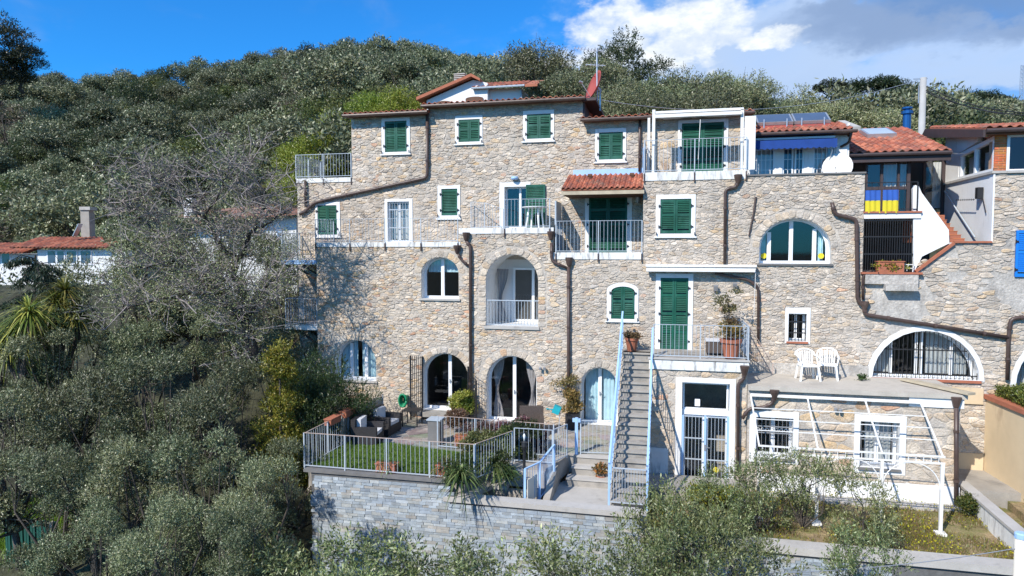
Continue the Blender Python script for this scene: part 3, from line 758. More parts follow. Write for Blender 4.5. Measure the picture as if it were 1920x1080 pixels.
# side and end walls, so that the masses are closed
for eb in ((XL, XL+.3, B+.21, 9, FZ, ZLT-.01), (XT, XT+.3, B+.21, 9, ZLT, ZE1-.02), (XF, XF+.3, .21, B-.01, FZ, ZT1-.01), (XN-.3, XN, B+.21, 9, ZE3, ZE2-.03), (XM-.02, XM+.2, B+.21, 9, ZE1-.3, ZE2-.03)):
    mb = MB(); mb.box(*eb); mb.build('end_wall', M['mortar'], H1)
mb = MB(); mb.box(XQ-.3, XQ, B+.21, 7, 7, ZE3-.02); mb.build('end_wall', M['mortar'], H2)
mb = MB(); mb.box(K[0], K[0]+.3, -1.79, -.01, K[2], K[3]-.01); mb.build('side_wall', M['whitestain'], HK)
mb = MB(); mb.box(A[1]-.3, A[1], -1.89, -.01, A[2], A[3]-.01); mb.build('side_wall', M['whitestain'], HA)

# rubble facing
def Fkeep(x, z):
    if z < -0.3 and x < 4: return z > 0.0
    return True
obF = keep['F']+[obst([(XF-1, ZT1), (X2a, ZT1), (X2a, 9), (XF-1, 9)]), obst([(X2a-.01, ZT2), (X2b+.01, ZT2), (X2b+.01, 9), (X2a-.01, 9)]), obst([(X2b, ZT3), (XS, ZT3), (XS, 9), (X2b, 9)]),
                 obst([(4.42, -2), (7.05, -2), (7.05, 2.6), (4.42, 2.6)]), obst([(7.0, -2), (12.1, -2), (12.1, 2.0), (7.0, 2.0)]), obst([(PY(1400, 300, 0).x, 7.95), (XE+1, 7.95), (XE+1, 9), (PY(1400, 300, 0).x, 9)])]
cF = cells(XF, XE, 0.0, ZT4, .182, .086, obF, 3)
cF += [p for p in vous['F']]
cB = cells(XL, XS, 5.6, ZE2, .205, .095, keep['B']+[obst([(XL-1, ZLT), (XT, ZLT), (XT, 12), (XL-1, 12)]), obst([(XT-.1, ZE1), (XM, ZE1), (XM, 12), (XT-.1, 12)]), obst([(XN, ZE3), (XS+1, ZE3), (XS+1, 12), (XN, 12)])], 5)
cB += cells(XL, XF+.5, 0.5, 5.6, .25, .13, [obst([(XF, -2), (XF+5, -2), (XF+5, 6), (XF, 6)])], 6)
cB2 = cells(XS, XQ, ZT4-.05, ZE3, .25, .13, keep['B'], 8)
cW = cells(XE, XEND, -0.8, ZRT, .25, .10, keep['W']+[obst([(XE-1, 5.1), (XW2+.05, 5.1), (XW2+.05, 12), (XE-1, 12)]), obst([(XW2-.1, 5.3), (XP0+.05, 6.0), (XP0+.05, 12), (XW2-.1, 12)]), obst([(XP0-.1, 5.98), (XR, 5.98), (XR, 12), (XP0-.1, 12)]), obst([(7.0, -2), (12.2, -2), (12.2, 2.0), (7.0, 2.0)])], 9)
def patch(x, z): return mnoise.noise(Vector((x*.75, z*.75, 3.3)))+.35*mnoise.noise(Vector((x*2.3, z*2.3, 8)))
cen = lambda p: (sum(q[0] for q in p)/len(p), sum(q[1] for q in p)/len(p))
cW = [p for p in cW if patch(*cen(p)) > -.20 or cen(p)[1] < 1.9 or (cen(p)[0] > XR and cen(p)[1] > 6.3)]
cK = cells(K[0], K[1], K[2], K[3], .28, .17, keep['K'], 11)
cA = cells(A[0], A[1], -0.30, 1.86, .34, .19, keep['A']+[], 12)
def palF(p):
    x, z = cen(p); return PAL_WARM if x < 1.5 and z < 6.2 else PAL_GREY
s1 = [(p, 0.0, palF(p)) for p in cF if cen(p)[0] < XS]; s2 = [(p, 0.0, PAL_GREY) for p in cF if cen(p)[0] >= XS]
s1 += [(p, B, PAL_GREY if rnd.random() < .6 else PAL_WARM) for p in cB if cen(p)[0] < XS]
s2 += [(p, B, PAL_GREY) for p in cB2]
lay_stones(s1, H1, 1, 300); lay_stones(s2, H2, 2, 300)
lay_stones([(p, 0.0, PAL_GREY) for p in cW], HW, 3, 300, prot=(.004, .03)); lay_stones([(p, -2.0, PAL_WARM) for p in cK], HK, 4, 300); lay_stones([(p, -2.1, PAL_WARM) for p in cA], HA, 5, 300)
# stones on the left end wall and on the returns of the mass (rotated into x)
mbx = MB(); rr = random.Random(5)
for (ya, yb, za, zb, X) in ((B+.2, 8, 0.5, ZLT, XL), (B+.2, 8, ZLT, ZE1, XT), (.02, B, 0.3, ZT1, XF)):
    for p in cells(ya, yb, za, zb, .28, .15, [], 21):
        t = MB()
        if stone_geo(t, p, 0, rr):
            mbx.cc = t.cc; mbx.add([(X+y, x, z) for x, y, z in t.v], [tuple(reversed(f)) for f in t.f])
o = mbx.build('end_wall_stones', M['stone'], H1, col=True); o['kind'] = 'stuff'

# ------------------------------------------------------------------ build every opening
def do_window(wall, kind, label, R, Ro, rise, riseo, kw):
    Y = YW[wall]; x0, x1, z0, z1 = R; cx = (x0+x1)/2
    house = {'F': H1 if cx < XS else H2, 'B': H1 if cx < XS else H2, 'K': HK, 'A': HA, 'W': HW}[wall]
    nm = 'door' if kind in ('shutd', 'door_open', 'adoor', 'entry') else 'window'
    mb = MB()
    if Ro:
        if rise or riseo: ring(mb, outline(Ro, riseo or .001), outline(R, rise or .001), Y-.03, Y+.2)
        else: ring(mb, outline(Ro), outline(R), Y-.03, Y+.2)
    dep = {'glaz': .30, 'loggia': .55, 'adoor': .34, 'barred': .3, 'grille': .34, 'entry': .22, 'awin': .34}.get(kind, .24)
    if kind == 'blue': mb.box(x0-.02, x1+.02, Y+.12, Y+.16, z0-.02, z1+.02)
    else: liner(mb, R, rise, Y+.02 if not Ro else Y+.19, Y+dep+.06)
    w = mb.build(nm, M['white' if kind != 'glaz' else 'white'], house, label)
    yg = Y+dep
    if kind in ('shut2', 'shuta', 'shutd', 'shut1'):
        if kind == 'shut1': leaf(w, (x0+.005, x1-.005, z0+.01, z1-.01), Y+.0, mids=())
        else:
            g = .004; mids = (.5,) if kind != 'shutd' else (.22, .48, .74)
            leaf(w, (x0+.006, cx-g, z0+.012, z1-.008), Y-.008, rise, (x0+.004, x1-.004, z0, z1-.004), mids=mids)
            leaf(w, (cx+g, x1-.006, z0+.012, z1-.008), Y-.008, rise, (x0+.004, x1-.004, z0, z1-.004), mids=mids)
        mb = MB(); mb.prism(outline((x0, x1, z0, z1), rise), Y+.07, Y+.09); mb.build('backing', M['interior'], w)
        hz = [z0+(z1-z0)*f for f in ((.2, .8) if kind != 'shutd' else (.12, .5, .86))]
        hinges(w, (x0-.01, x1+.03), hz, Y-.03)
        if not kind == 'shutd':
            mb = MB(); e = .04; mb.box((Ro[0])-e, (Ro[1])+e, Y-.075, Y-.031, Ro[2]+.0, Ro[2]+.04) if Ro else None
            mb.build('sill', M['white'], w)
            for xx in (Ro[0]+.02, Ro[1]-.02):
                mb = MB(); mb.bar((xx, Y-.08, z0-.06), (xx, Y-.08, z0+.04), .025); mb.build('shutter_catch', M['dark'], w)
    elif kind == 'bars2':
        glazing(w, R, 0, Y+.1, (.5,), (), fw=.06, mw=.08); curtain(w, x0+.05, x1-.05, z0+.1, z1-.1, Y+.26, 'curtainwhite'); room(w, R, Y+.21)
        bars(w, (x0+.04, x1-.04, z0, z1), 0, Y+.03, .1, .009, 'rail', (.35, .8))
    elif kind == 'door_open':
        glazing(w, R, 0, Y+.2, (.62,), (), fw=.05, mw=.07); room(w, R, Y+.28)
        Rl = RC((986, 346, 1022, 428), B-.08); leaf(w, Rl, B-.09, mids=(.3, .6), label='open shutter leaf folded back against the wall')
    elif kind == 'blue':
        leaf(w, R, Y-.06, mat='blue', mids=(.5,)); hinges(w, (x0+.02,), (z0+.2, z1-.3), Y-.06)
    elif kind in ('glaz', 'adoor'):
        g = kw['g']; off = g['off']*(x1-x0)
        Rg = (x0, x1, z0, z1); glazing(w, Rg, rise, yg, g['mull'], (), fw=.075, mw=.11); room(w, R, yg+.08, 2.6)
        tz = lambda x: topz((x0+.04, x1-.04, z0, z1-.05), rise, x)
        if kw['curt'] == 'blue': curtain(w, x0+.12, x0+(x1-x0)*.46, z0+.06, tz, yg+.10, 'curtainblue'); curtain(w, x0+(x1-x0)*.56, x1-.1, z0+.06, tz, yg+.10, 'curtainblue')
        if kw['curt'] == 'grey':
            curtain(w, x0+.12, x0+(x1-x0)*.30, z0+.06, tz, yg+.14, 'curtaingrey', gather=(x0+.22, z0+.95)); curtain(w, x0+(x1-x0)*.72, x1-.06, z0+.06, tz, yg+.14, 'curtaingrey', gather=(x1-.20, z0+.95))
        if kw['curt'] == 'top': curtain(w, x0+.1, x1-.1, z0+(z1-z0)*.63, tz, yg+.14, 'curtainblue')
        if kw['curt'] == 'side':
            curtain(w, x0+.1, x0+(x1-x0)*.12, z0+.06, tz, yg+.14, 'curtainblue'); curtain(w, x0+(x1-x0)*.86, x1-.12, z0+.06, tz, yg+.14, 'curtainblue')
            for f in (.085, .90):
                mm = MB(); q = x0+(x1-x0)*f; mm.lathe([(.005, 0), (.085, 0), (.085, .012), (.005, .012)], (q, yg+.0, z0+.22), 14, 'Y'); mm.build('round_sticker', M['flagyellow'], w)
        if kind == 'glaz':
            mm = MB(); mm.box(x0-.06, x1+.06, Y-.07, Y+.28, z0-.06, z0-.003); mm.build('sill', M['sillstone' if kw.get('sill') else 'paleconcrete'], w)
        else:
            mm = MB(); mm.box(x0-.05, x1+.05, Y-.35, Y+.05, z0-.16, z0-.004); mm.build('doorstep', M['paving'], w)
            mm = MB(); q = x0+(x1-x0)*g['mull'][0]; mm.bar((q, yg-.05, z0+.95), (q+.1, yg-.05, z0+.95), .02); mm.bar((q, yg-.04, z0+.88), (q, yg-.04, z0+1.02), .03, .01); mm.build('handle', M['alu'], w)
    elif kind == 'loggia':
        # white vaulted recess with a glass door in its back wall
        mm = MB(); mm.box(x0-.1, x1+.1, yg+.92, yg+.98, z0-.1, z1+.1); mm.build('recess_wall', M['white'], w)
        mm = MB(); liner(mm, R, rise, Y+dep+.06, yg+.92); mm.build('recess', M['white'], w)
        xd0 = x0+(x1-x0)*.34; Rg = (xd0, x1-.01, z0+.02, z0+(z1-z0)*.80); glazing(w, Rg, 0, yg+.85, (.62,), (), fw=.07, mw=.09)
        mm = MB(); mm.box(Rg[0]+.05, Rg[1]-.05, yg+.905, yg+.915, Rg[2]+.05, Rg[3]-.05); mm.build('painted_dark_room', M['interior'], w)  # thin dark sheet: shade of the unlit room painted behind the glass
        curtain(w, x0+.08, x0+.5, z0+.04, z1-.5, yg+.6, 'curtaingrey', gather=(x0+.16, z0+.8))
        mm = MB(); mm.box(x0-.05, x1+.05, Y-.06, Y+.3, z0-.09, z0-.003); mm.build('sill', M['paleconcrete'], w)
        bars(w, (x0+.03, x1-.03, z0+.05, z0+.82), 0, Y+.07, .105, .009, 'rail'); mm = MB(); mm.box(x0, x1, Y+.05, Y+.09, z0+.82, z0+.85); mm.box(x0, x1, Y+.055, Y+.085, z0+.04, z0+.06); mm.build('guard_rail', M['rail'], w)
    elif kind == 'barred':
        glazing(w, R, 0, yg, (.5,)); room(w, R, yg+.08); bars(w, R, 0, Y+.05, .11, .01, 'dark', (.3, .7))
        mm = MB(); mm.box(x0-.05, x1+.05, Y-.06, Y+.2, z0-.06, z0-.003); mm.build('sill', M['terracotta'], w)
    elif kind == 'grille':
        glazing(w, R, rise, yg, (.21, .45, .50, .78), (), fw=.07, mw=.07); room(w, R, yg+.08, 2.5)
        tz = lambda x: topz((x0+.08, x1-.08, z0, z1-.05), rise, x)
        curtain(w, x0+.1, x0+(x1-x0)*.20, z0+.08, tz, yg+.16, 'curtainwhite'); curtain(w, x0+(x1-x0)*.56, x1-.12, z0+.08, tz, yg+.16, 'curtainwhite', gather=None)
        bars(w, (x0+.02, x1-.02, z0, z1-.02), rise, Y+.06, .115, .011, 'dark', (.08, .60))
        mm = MB(); mm.box(x0-.03, x1+.03, Y-.07, Y+.3, z0-.075, z0-.003); mm.build('sill', M['terracotta'], w)
        mm = MB()
        for i in range(9):
            q = x0+(x1-x0)*(.12+.76*i/8); zz = z0+(z1-z0)*.60
            if topz(R, rise, q) > zz+.18: mm.tube([(q+.07*cos(t), Y+.045, zz+.09+.07*sin(t)) for t in [k*pi/5 for k in range(11)]], .007, 4, False)
        mm.build('scrollwork', M['dark'], w)
    elif kind == 'entry':
        zt = PY(1322, 771, Y).z; zb = PY(1322, 780, Y).z
        glazing(w, (x0+.02, x1-.02, zt, z1-.02), 0, Y+.16, (), fw=.05); glazing(w, (x0+.02, x1-.02, z0, zb), 0, Y+.16, (.5,), (), fw=.07, mw=.16)
        mm = MB(); mm.box(x0, x1, Y+.1, Y+.2, zb, zt); mm.build('transom_beam', M['pvc'], w); room(w, R, Y+.28, 2.8)
        bars(w, (x0+.07, cx-.05, z0+.05, zb-.03), 0, Y+.02, .105, .0065, 'rail', (.0, .33, .66, 1.0)); bars(w, (cx+.05, x1-.07, z0+.05, zb-.03), 0, Y+.02, .105, .0065, 'rail', (.0, .33, .66, 1.0))
        for xx in (x0+.03, cx, x1-.03): mm = MB(); mm.box(xx-.028, xx+.028, Y-.01, Y+.05, z0, zb); mm.build('gate_stile', M['railblue'], w)
        q = PY(1308, 757, Y); mm = MB(); mm.box(q.x-.07, q.x+.07, Y+.145, Y+.155, q.z-.1, q.z+.1); mm.build('notice', M['paper'], w)
        q = PY(1343, 884, Y); mm = MB(); mm.lathe([(.005, 0), (.08, 0), (.08, .012), (.005, .012)], (q.x, Y+.14, q.z), 14, 'Y'); mm.build('round_sticker', M['flagyellow'], w)
        mm = MB(); mm.bar((cx+.03, Y-.03, z0+1.0), (cx+.13, Y-.03, z0+1.0), .02); mm.box(cx-.02, cx+.02, Y-.02, Y-.011, z0+.9, z0+1.08); mm.build('handle', M['alu'], w)
    elif kind == 'awin':
        glazing(w, R, 0, yg-.06, (.5,), (), fw=.06, mw=.1); room(w, R, yg+.08)
        if 'curtains' in label: curtain(w, x0+.2, x1-.1, z0+.08, z1-.1, yg+.03, 'curtainwhite')
        bars(w, (x0+.03, x1-.03, z0, z1), 0, Y+.06, .105, .006, 'alu', (.05, .60, .76))
        mm = MB()
        for i in range(8):
            q = x0+(x1-x0)*(i+.5)/8; zz = z0+(z1-z0)*.68
            mm.tube([(q+.042*cos(t), Y+.05, zz+.042*sin(t)) for t in [k*pi/4 for k in range(9)]], .008, 4, False)
        mm.build('ring_ornament', M['whitemetal'], w)
        mm = MB(); mm.box(x0-.04, x1+.04, Y-.09, Y+.2, z0-.06, z0-.003); mm.build('sill', M['sillstone'], w)
for a in WIN: do_window(*a)

# ------------------------------------------------------------------ slabs, eaves, roofs, pipes
def bx(name, mat, par, x0, x1, y0, y1, z0, z1, label=None):
    mb = MB(); mb.box(x0, x1, y0, y1, z0, z1); return mb.build(name, M[mat], par, label)
# terrace floors and their white edges
for (xa, xb, zt, h, d) in ((XF, X2a, ZT1, .14, B), (X2a, X2b, ZT2, .17, B), (X2b+.02, XS-.02, ZT3, .20, B)):
    bx('terrace_slab', 'paving', H1, xa+.01, xb-.01, .06, d-.02, zt-.16, zt-.003)
    bx('slab_edge', 'whitestain', H1, xa-.02, xb+.02, -.035, .055, zt-h, zt+.015)
bx('terrace_slab', 'paving', H2, XS+.01, PY(1398, 320, 0).x, .06, B-.02, ZT4-.16, ZT4-.003)
bx('slab_edge', 'whitestain', H2, XS-.01, PY(1399, 320, 0).x, -.035, .055, ZT4-.24, ZT4+.015)
bx('parapet_coping', 'sillstone', H2, PY(1401, 320, 0).x, XE+.02, -.05, .25, 7.952, 8.0)
bx('slab_edge', 'whitestain', H1, XL-.02, XT, B-.04, B+.05, ZLT-.14, ZLT+.02)
bx('terrace_slab', 'paving', H1, XL, XT, B+.06, 8, ZLT-.16, ZLT+.0)
# eaves of the upper roofs: tiles over dark gutter
def eave(par, x0, x1, z, ybk, seed):
    tile_roof(par, (x0-.14, B-.32, z+.05), (1, 0, 0), (0, 1, .10), x1-x0+.28, 1.7, .2, .38, seed, 'roof', 'terracotta', 60)
    mb = MB(); mb.obox(((x0+x1)/2, (B+1.3+ybk)/2, z+.10), (1, 0, 0), (0, 1, .1), (0, -.1, 1), (x1-x0)/2+.12, (ybk-B-1.35)/2, .04); mb.build('roof_slab', M['terracotta'], par)
    mb = MB(); mb.tube([(x0-.16, B-.36, z+.0), (x1+.16, B-.36, z+.0)], .055, 8); mb.build('gutter', M['brown'], par)
    bx('soffit', 'wood', par, x0-.1, x1+.1, B-.30, B-.005, z-.03, z+.03)
eave(H1, XT, XM-.06, ZE1-.01, 8, 1); eave(H1, XM+.04, XN-.05, ZE2-.01, 8, 2); eave(H1, XN+.12, XS-.10, ZE3-.01, 7.5, 3); eave(H2, XS+.12, XQ, ZE3+.0, 7.5, 4)
mb = MB(); mb.box(XN-.02, XN+.45, B-.25, 4.5, ZE2-.07, ZE2+.02); mb.build('side_eave', M['bargeboard'], H1)
bx('dark_cladding', 'bargeboard', H1, XN+.003, XN+.05, B+.0, 4.5, ZE3+.05, ZE2-.08)

def pipe(par, pts, r=.065, joints=True, hop=None, name='downpipe'):
    r *= .76; mb = MB(); q = [Vector(p) for p in pts]; out = [q[0]]
    for i in range(1, len(q)-1):                            # rounded elbows
        a = q[i-1]-q[i]; b = q[i+1]-q[i]; k = min(.14, a.length*.4, b.length*.4)
        p0 = q[i]+a.normalized()*k; p1 = q[i]+b.normalized()*k
        for t in (0, .33, .66, 1): out.append((p0*(1-t)+q[i]*t)*(1-t)+(q[i]*(1-t)+p1*t)*t)
    out.append(q[-1]); mb.tube(out, r, 10); o = mb.build(name, M['brown'], par, smooth=True)
    if joints:
        for a, b in zip(q, q[1:]):
            L = (b-a).length; n = int(L/1.6)
            for i in range(n+1):
                c = a.lerp(b, (i+.5)/(n+1)); d = (b-a).normalized(); m2 = MB(); m2.tube([c-d*.035, c+d*.035], r+.014, 10)
                m2.bar(c, c+Vector((0, .16, 0)), .025); m2.build('pipe_clip', M['brown'], par)
    if hop:
        c = Vector(hop); m2 = MB(); m2.lathe([(.04, -.18), (r+.02, -.14), (.115, .03), (.125, .10), (.10, .11)], c, 12); m2.build('rain_hopper', M['brown'], par, smooth=False)
    return o
F_ = lambda x, y, o=-.10: PY(x, y, o)
G_ = lambda x, y, o=B-.10: PY(x, y, o)
pipe(H1, [G_(801, 207), G_(801, 333), G_(620, 372), G_(588, 381), G_(574, 395), G_(562, 402)], .07)
pipe(H1, [G_(572, 338), G_(573, 388)], .06)
pipe(H1, [F_(874, 452), F_(882, 463), F_(882, 755)], .065, hop=F_(874, 442))
pipe(H1, [F_(859, 476), F_(864, 487), F_(881, 500)], .05, hop=F_(857, 466))
pipe(H1, [F_(1034, 455), F_(1034, 490), F_(1062, 502)], .06, hop=F_(1033, 440))
pipe(H1, [F_(1066, 500), F_(1066, 800)], .068, hop=F_(1067, 489))
pipe(H1, [G_(1200, 212), G_(1199, 322)], .055)
pipe(H2, [F_(1383, 342), F_(1380, 350), F_(1360, 355), F_(1359, 495)], .062, hop=F_(1384, 334))
pipe(H2, [F_(1340, 512), F_(1402, 524), F_(1422, 538), F_(1422, 640)], .055)
pipe(H2, [F_(1560, 380), F_(1565, 402), F_(1606, 411), F_(1608, 563), F_(1621, 575), F_(1622, 590), F_(1891, 633)], .075)
pipe(H2, [F_(1634, 508), F_(1618, 516), F_(1618, 562)], .05, hop=F_(1621, 572))
pipe(HW, [F_(1935, 594), F_(1895, 597), F_(1891, 633), F_(1889, 712)], .07)
pipe(HK, [PY(1396, 700, -2.12), PY(1395, 709, -2.12), PY(1384, 720, -2.12), PY(1383, 880, -2.12)], .062, hop=PY(1396, 693, -2.12))
pipe(HA, [PY(1452, 742, -2.2), PY(1448, 757, -2.2), PY(1430, 764, -2.2), PY(1404, 766, -2.2), PY(1392, 785, -2.2)], .06, hop=PY(1452, 738, -2.2))
pipe(HA, [PY(1793, 762, -2.2), PY(1793, 948, -2.2)], .072, hop=PY(1793, 752, -2.2))
# landing slab and annex terrace
bx('landing_slab', 'concrete', HK, K[0]+.02, K[1]-.01, -2.0, -.005, 2.46, 2.72)
bx('slab_edge', 'whitestain', HK, K[0], K[1]+.03, -2.06, -2.003, 2.44, 2.70)
bx('coping', 'paleconcrete', HK, K[0]-.03, K[1]+.06, -2.09, -1.9, 2.722, 2.76)
bx('terrace_slab', 'terrace', HA, A[0]+.0, A[1]+.12, -2.2, -.005, 1.985, 2.10)
bx('slab_edge', 'white', HA, PY(1704, 740, -2.1).x, A[1]+.06, -2.15, -2.103, 1.74, 1.983)
bx('plinth', 'white', HA, PY(1425, 740, -2.1).x, A[1]+.02, -2.17, -2.103, GARZ-.02, -.30)
bx('drain_channel', 'paleconcrete', HA, A[0]+.5, A[1]+.2, -2.6, -2.18, GARZ-.04, GARZ+.05)
mb = MB(); mb.obox((A[1]-.35, -1.4, 2.16), (.55, -1, 0), (1, .55, 0), (0, 0, 1), 1.05, .12, .03); mb.build('loose_slab', M['palewood'], HA)
bx('whitewash', 'whitestain', HK, K[0]-.004, K[0]+.55, -2.05, -2.0, K[2], .2)
bx('pale_render', 'render', H2, 7.06, 10.6, -.035, -.004, 2.1, 2.42)
bx('ochre_plinth', 'ochre', HW, PY(1770, 720, 0).x, PY(1843, 720, 0).x, -.06, -.005, 1.45, 1.90)
bx('ochre_plinth', 'ochre', HW, 12.5, 13.6, -.065, -.005, -.7, .05)

# small tiled canopy over the recessed door
cx0, cx1 = PY(1053, 355, -.15).x, PY(1208, 355, -.15).x
zt = PY(1140, 330, B).z; zb = PY(1130, 354, -.15).z
sl = Vector((0, B+.12, zt-zb))
can = thing('tiled_canopy', 'small red tiled canopy over the recessed green door', 'canopy', (cx0, -.2, zb))
tile_roof(can, (cx0, -.22, zb), (1, 0, 0), sl, cx1-cx0-.03, sl.length+.12, .17, .30, 11)
mb = MB(); mb.box(cx0, cx1, -.20, -.16, zb-.17, zb-.06); mb.build('fascia', M['palewood'], can)
mb = MB(); mb.prismx([(-.15, zb-.16), (B-.01, zb-.16), (B-.01, zt-.1), (-.15, zb-.10)], cx0+.02, cx0+.06); mb.build('cheek', M['bargeboard'], can)
mb = MB(); mb.box(cx0+.05, cx1-.03, -.14, B-.02, zb-.17, zb-.13); mb.build('soffit', M['wood'], can)
for fx in (.30, .83):
    mb = MB(); p = Vector((cx0+(cx1-cx0)*fx, -.22, zb))+sl*.8; mb.obox(p+Vector((0, 0, .08)), (1, 0, 0), (0, 1, .4), (0, -.4, 1), .07, .1, .05); mb.build('vent_tile', M['wood'], can)
mb = MB(); mb.box(PY(1075, 325, B-.03).x, XS-.05, B-.04, B-.005, zt+.02, zt+.22); mb.build('flashing', M['railblue'], can)
mb = MB(); mb.tube([(XS-.22, -.35, zb-.2), (XS-.22, -.35, zb-.38)], [.07, .03], 8); mb.bar((XS-.22, -.35, zb-.17), (XS-.22, 0, zb-.17), .03)
q = PY(1197, 373, B-.15); mb = MB(); mb.lathe([(.01, -.14), (.05, -.13), (.09, .07), (.03, .12)], q, 8); mb.bar(q+Vector((0, 0, .1)), q+Vector((0, .15, .1)), .02)
tag(mb.build('wall_lantern', M['alu']), 'small wall lantern under the right end of the tiled canopy', 'lamp')

# awnings, rolled up
def awning(name, label, px, Y, armx, hh=.14):
    x0, x1, z0, z1 = RC(px, Y); t = thing(name, label, 'awning', (x0, Y, z0))
    mb = MB(); mb.box(x0, x1, Y-.24, Y, z1-.07, z1); mb.build('cassette', M['whitemetal'], t)
    mb = MB(); mb.tube([(x0+.03, Y-.16, z1-.15), (x1-.03, Y-.16, z1-.15)], .075, 10); mb.build('cloth_roll', M['curtainwhite'], t, smooth=True)
    mb = MB(); mb.box(x0+.02, x1-.05, Y-.32, Y-.26, z1-.21, z1-.11); mb.build('front_bar', M['whitemetal'], t)
    for xx in (x0+.25, x1-.5): mb = MB(); mb.bar((xx, Y-.05, z1-.2), (xx+.9*(1 if xx < (x0+x1)/2 else -1), Y-.22, z1-.2), .04); mb.build('folding_arm', M['alu'], t)
    return t, x0, x1, z0, z1
t, x0, x1, z0, z1 = awning('rolled_awning', 'long rolled cream awning above the stair terrace door', (1211, 496, 1417, 514), -.01, 0)
mb = MB(); mb.tube([(x1-.03, -.28, z1-.1), (x1-.06, -.28, z1-1.5)], .008, 5); mb.build('crank_rod', M['whitemetal'], t)
t, x0, x1, z0, z1 = awning('rolled_awning', 'rolled white awning below the top right eave', (1228, 208, 1393, 226), .32, 0)
# white posts that carry it
for px, ya, yb in ((1226, 206, 322), (1392, 205, 318)):
    a = PY(px, ya, .12); b = PY(px, yb, .12); mb = MB(); mb.box(a.x-.045, a.x+.045, .08, .17, ZT4+.0, a.z); mb.build('awning_post', M['whitemetal'], t)
a = PY(1217, 210, .9); mb = MB(); mb.box(a.x-.04, a.x+.04, .85, .93, ZT4, 9.95); mb.build('awning_post', M['whitemetal'], t)
mb = MB(); mb.tube([(PY(1313, 218, .2).x, .1, 9.7), (PY(1309, 290, .2).x, .06, 8.5)], .012, 5); mb.build('crank_rod', M['whitemetal'], t)
# railings
railing('grey railing on the roof terrace beside the left eave', [(XL-.02, B+1.8, ZLT+.02), (XL-.02, B-.02, ZLT+.02), (XT-.02, B-.02, ZLT+.02)], h=.85, brackets=.25, post_every=1.0)
railing('long thin railing along the left terrace edge', [(XF, B-.05, ZT1), (XF, -.05, ZT1), (X2a-.05, -.05, ZT1)], h=.80, brackets=.28, post_every=1.2, r=.006, toprail=.011, postr=.013)
xa = PY(865, 400, B*.6).x; xb = PY(943, 400, .0).x
railing('sloping side railing where the two left terraces meet', [(X2a+.05, B-.15, ZT2), (X2a+.75, .35, ZT2), (xb+.02, -.03, ZT2-.0)], hs=[.95, .85, .62], r=.007, toprail=.012, postr=.013)
railing('balcony railing in front of the blue glass door', [(xb+.06, -.05, ZT2), (X2b-.1, -.05, ZT2)], h=.92, brackets=.3, post_every=1.4, toprail=.014)
railing('railing of the balcony under the tiled canopy', [(X2b+.10, B-.25, ZT3), (X2b+.10, -.05, ZT3), (XS-.03, -.05, ZT3)], h=1.0, brackets=.28, post_every=1.25, toprail=.014)
railing('top right balcony railing below the rolled awning', [(XS+.02, B-.15, ZT4), (XS+.02, -.05, ZT4), (PY(1399, 320, 0).x, -.05, ZT4)], h=.98, brackets=.3, post_every=1.45, toprail=.014)
mb = MB(); mb.prismx([(B-.15, ZT4+.05), (.0, ZT4+.05), (.0, ZT4+.75), (B-.15, ZT4+1.0)], XS-.03, XS-.01)
tag(mb.build('side_screen', M['railblue']), 'pale blue sheet screening the left end of the top right balcony', 'screen')
mb = MB(); mb.box(X2b+.03, X2b+.08, .12, B-.1, ZT3+.9, ZT3+1.65)
tag(mb.build('side_screen', M['rail']), 'weathered metal panel screening the balcony beside the tiled canopy', 'screen')
mb = MB(); q = PY(1398, 240, .05); mb.box(q.x-.03, q.x+.28, .02, .05, ZT4+.03, 9.72)
tag(mb.build('wind_screen', M['white']), 'narrow white panel between the top balcony and the veranda', 'screen')
railing('railing of the stair terrace with flower pots behind it', [(K[0]+.12, -1.95, 2.76), (K[1]+.02, -1.95, 2.76), (K[1]+.02, -.2, 2.76)], h=.93, brackets=.0, post_every=1.3, toprail=.015)
q0 = PY(1423, 640, -.06); q1 = PY(1462, 715, -.06)
# lamps on walls
q = PY(965, 334, B-.1); mb = MB(); mb.lathe([(.02, -.06), (.11, -.05), (.13, .0), (.11, .05), (.02, .06)], q, 12); tag(mb.build('bulkhead_lamp', M['railblue'], smooth=True), 'round bluish lamp above the blue glass door', 'lamp')
for k, (px, py, lab) in enumerate(((1342, 540, 'left of two small wall spotlights above the stair terrace'), (1378, 536, 'right of two small wall spotlights above the stair terrace'))):
    q = PY(px, py, -.12); mb = MB(); mb.obox(q, (1, 0, 0), (0, 1, .5), (0, -.5, 1), .06, .05, .08); mb.bar(q, q+Vector((0, .12, 0)), .03); tag(mb.build('spotlight', M['alu']), lab, 'lamp', 'wall spotlights on the terrace')
for k, (px, py, lab, Y) in enumerate(((1013, 691, 'left half of the twin spotlight by the curtained arch', 0), (1021, 691, 'right half of the twin spotlight by the curtained arch', 0), (1567, 768, 'left one of two spotlights on the annex wall', -2.1), (1576, 770, 'right one of two spotlights on the annex wall', -2.1))):
    q = PY(px, py, Y-.12); mb = MB(); mb.lathe([(.02, -.05), (.045, -.04), (.05, .03), (.02, .05)], q, 8); mb.bar(q, q+Vector((0, .12, 0)), .025); tag(mb.build('spotlight', M['alu'], smooth=False), lab, 'lamp', 'small spotlights on the stone walls')
mb = MB(); mb.tube([F_(1417, 369, -.05), F_(1413, 400, -.05), F_(1404, 443, -.05)], [.03, .028, .022], 6); mb.bar(F_(1408, 408, -.05), F_(1416, 413, -.05), .03); tag(mb.build('iron_bar', M['brown']), 'rusty iron tie bar slanting on the wall left of the flat arched window', 'tie bar')

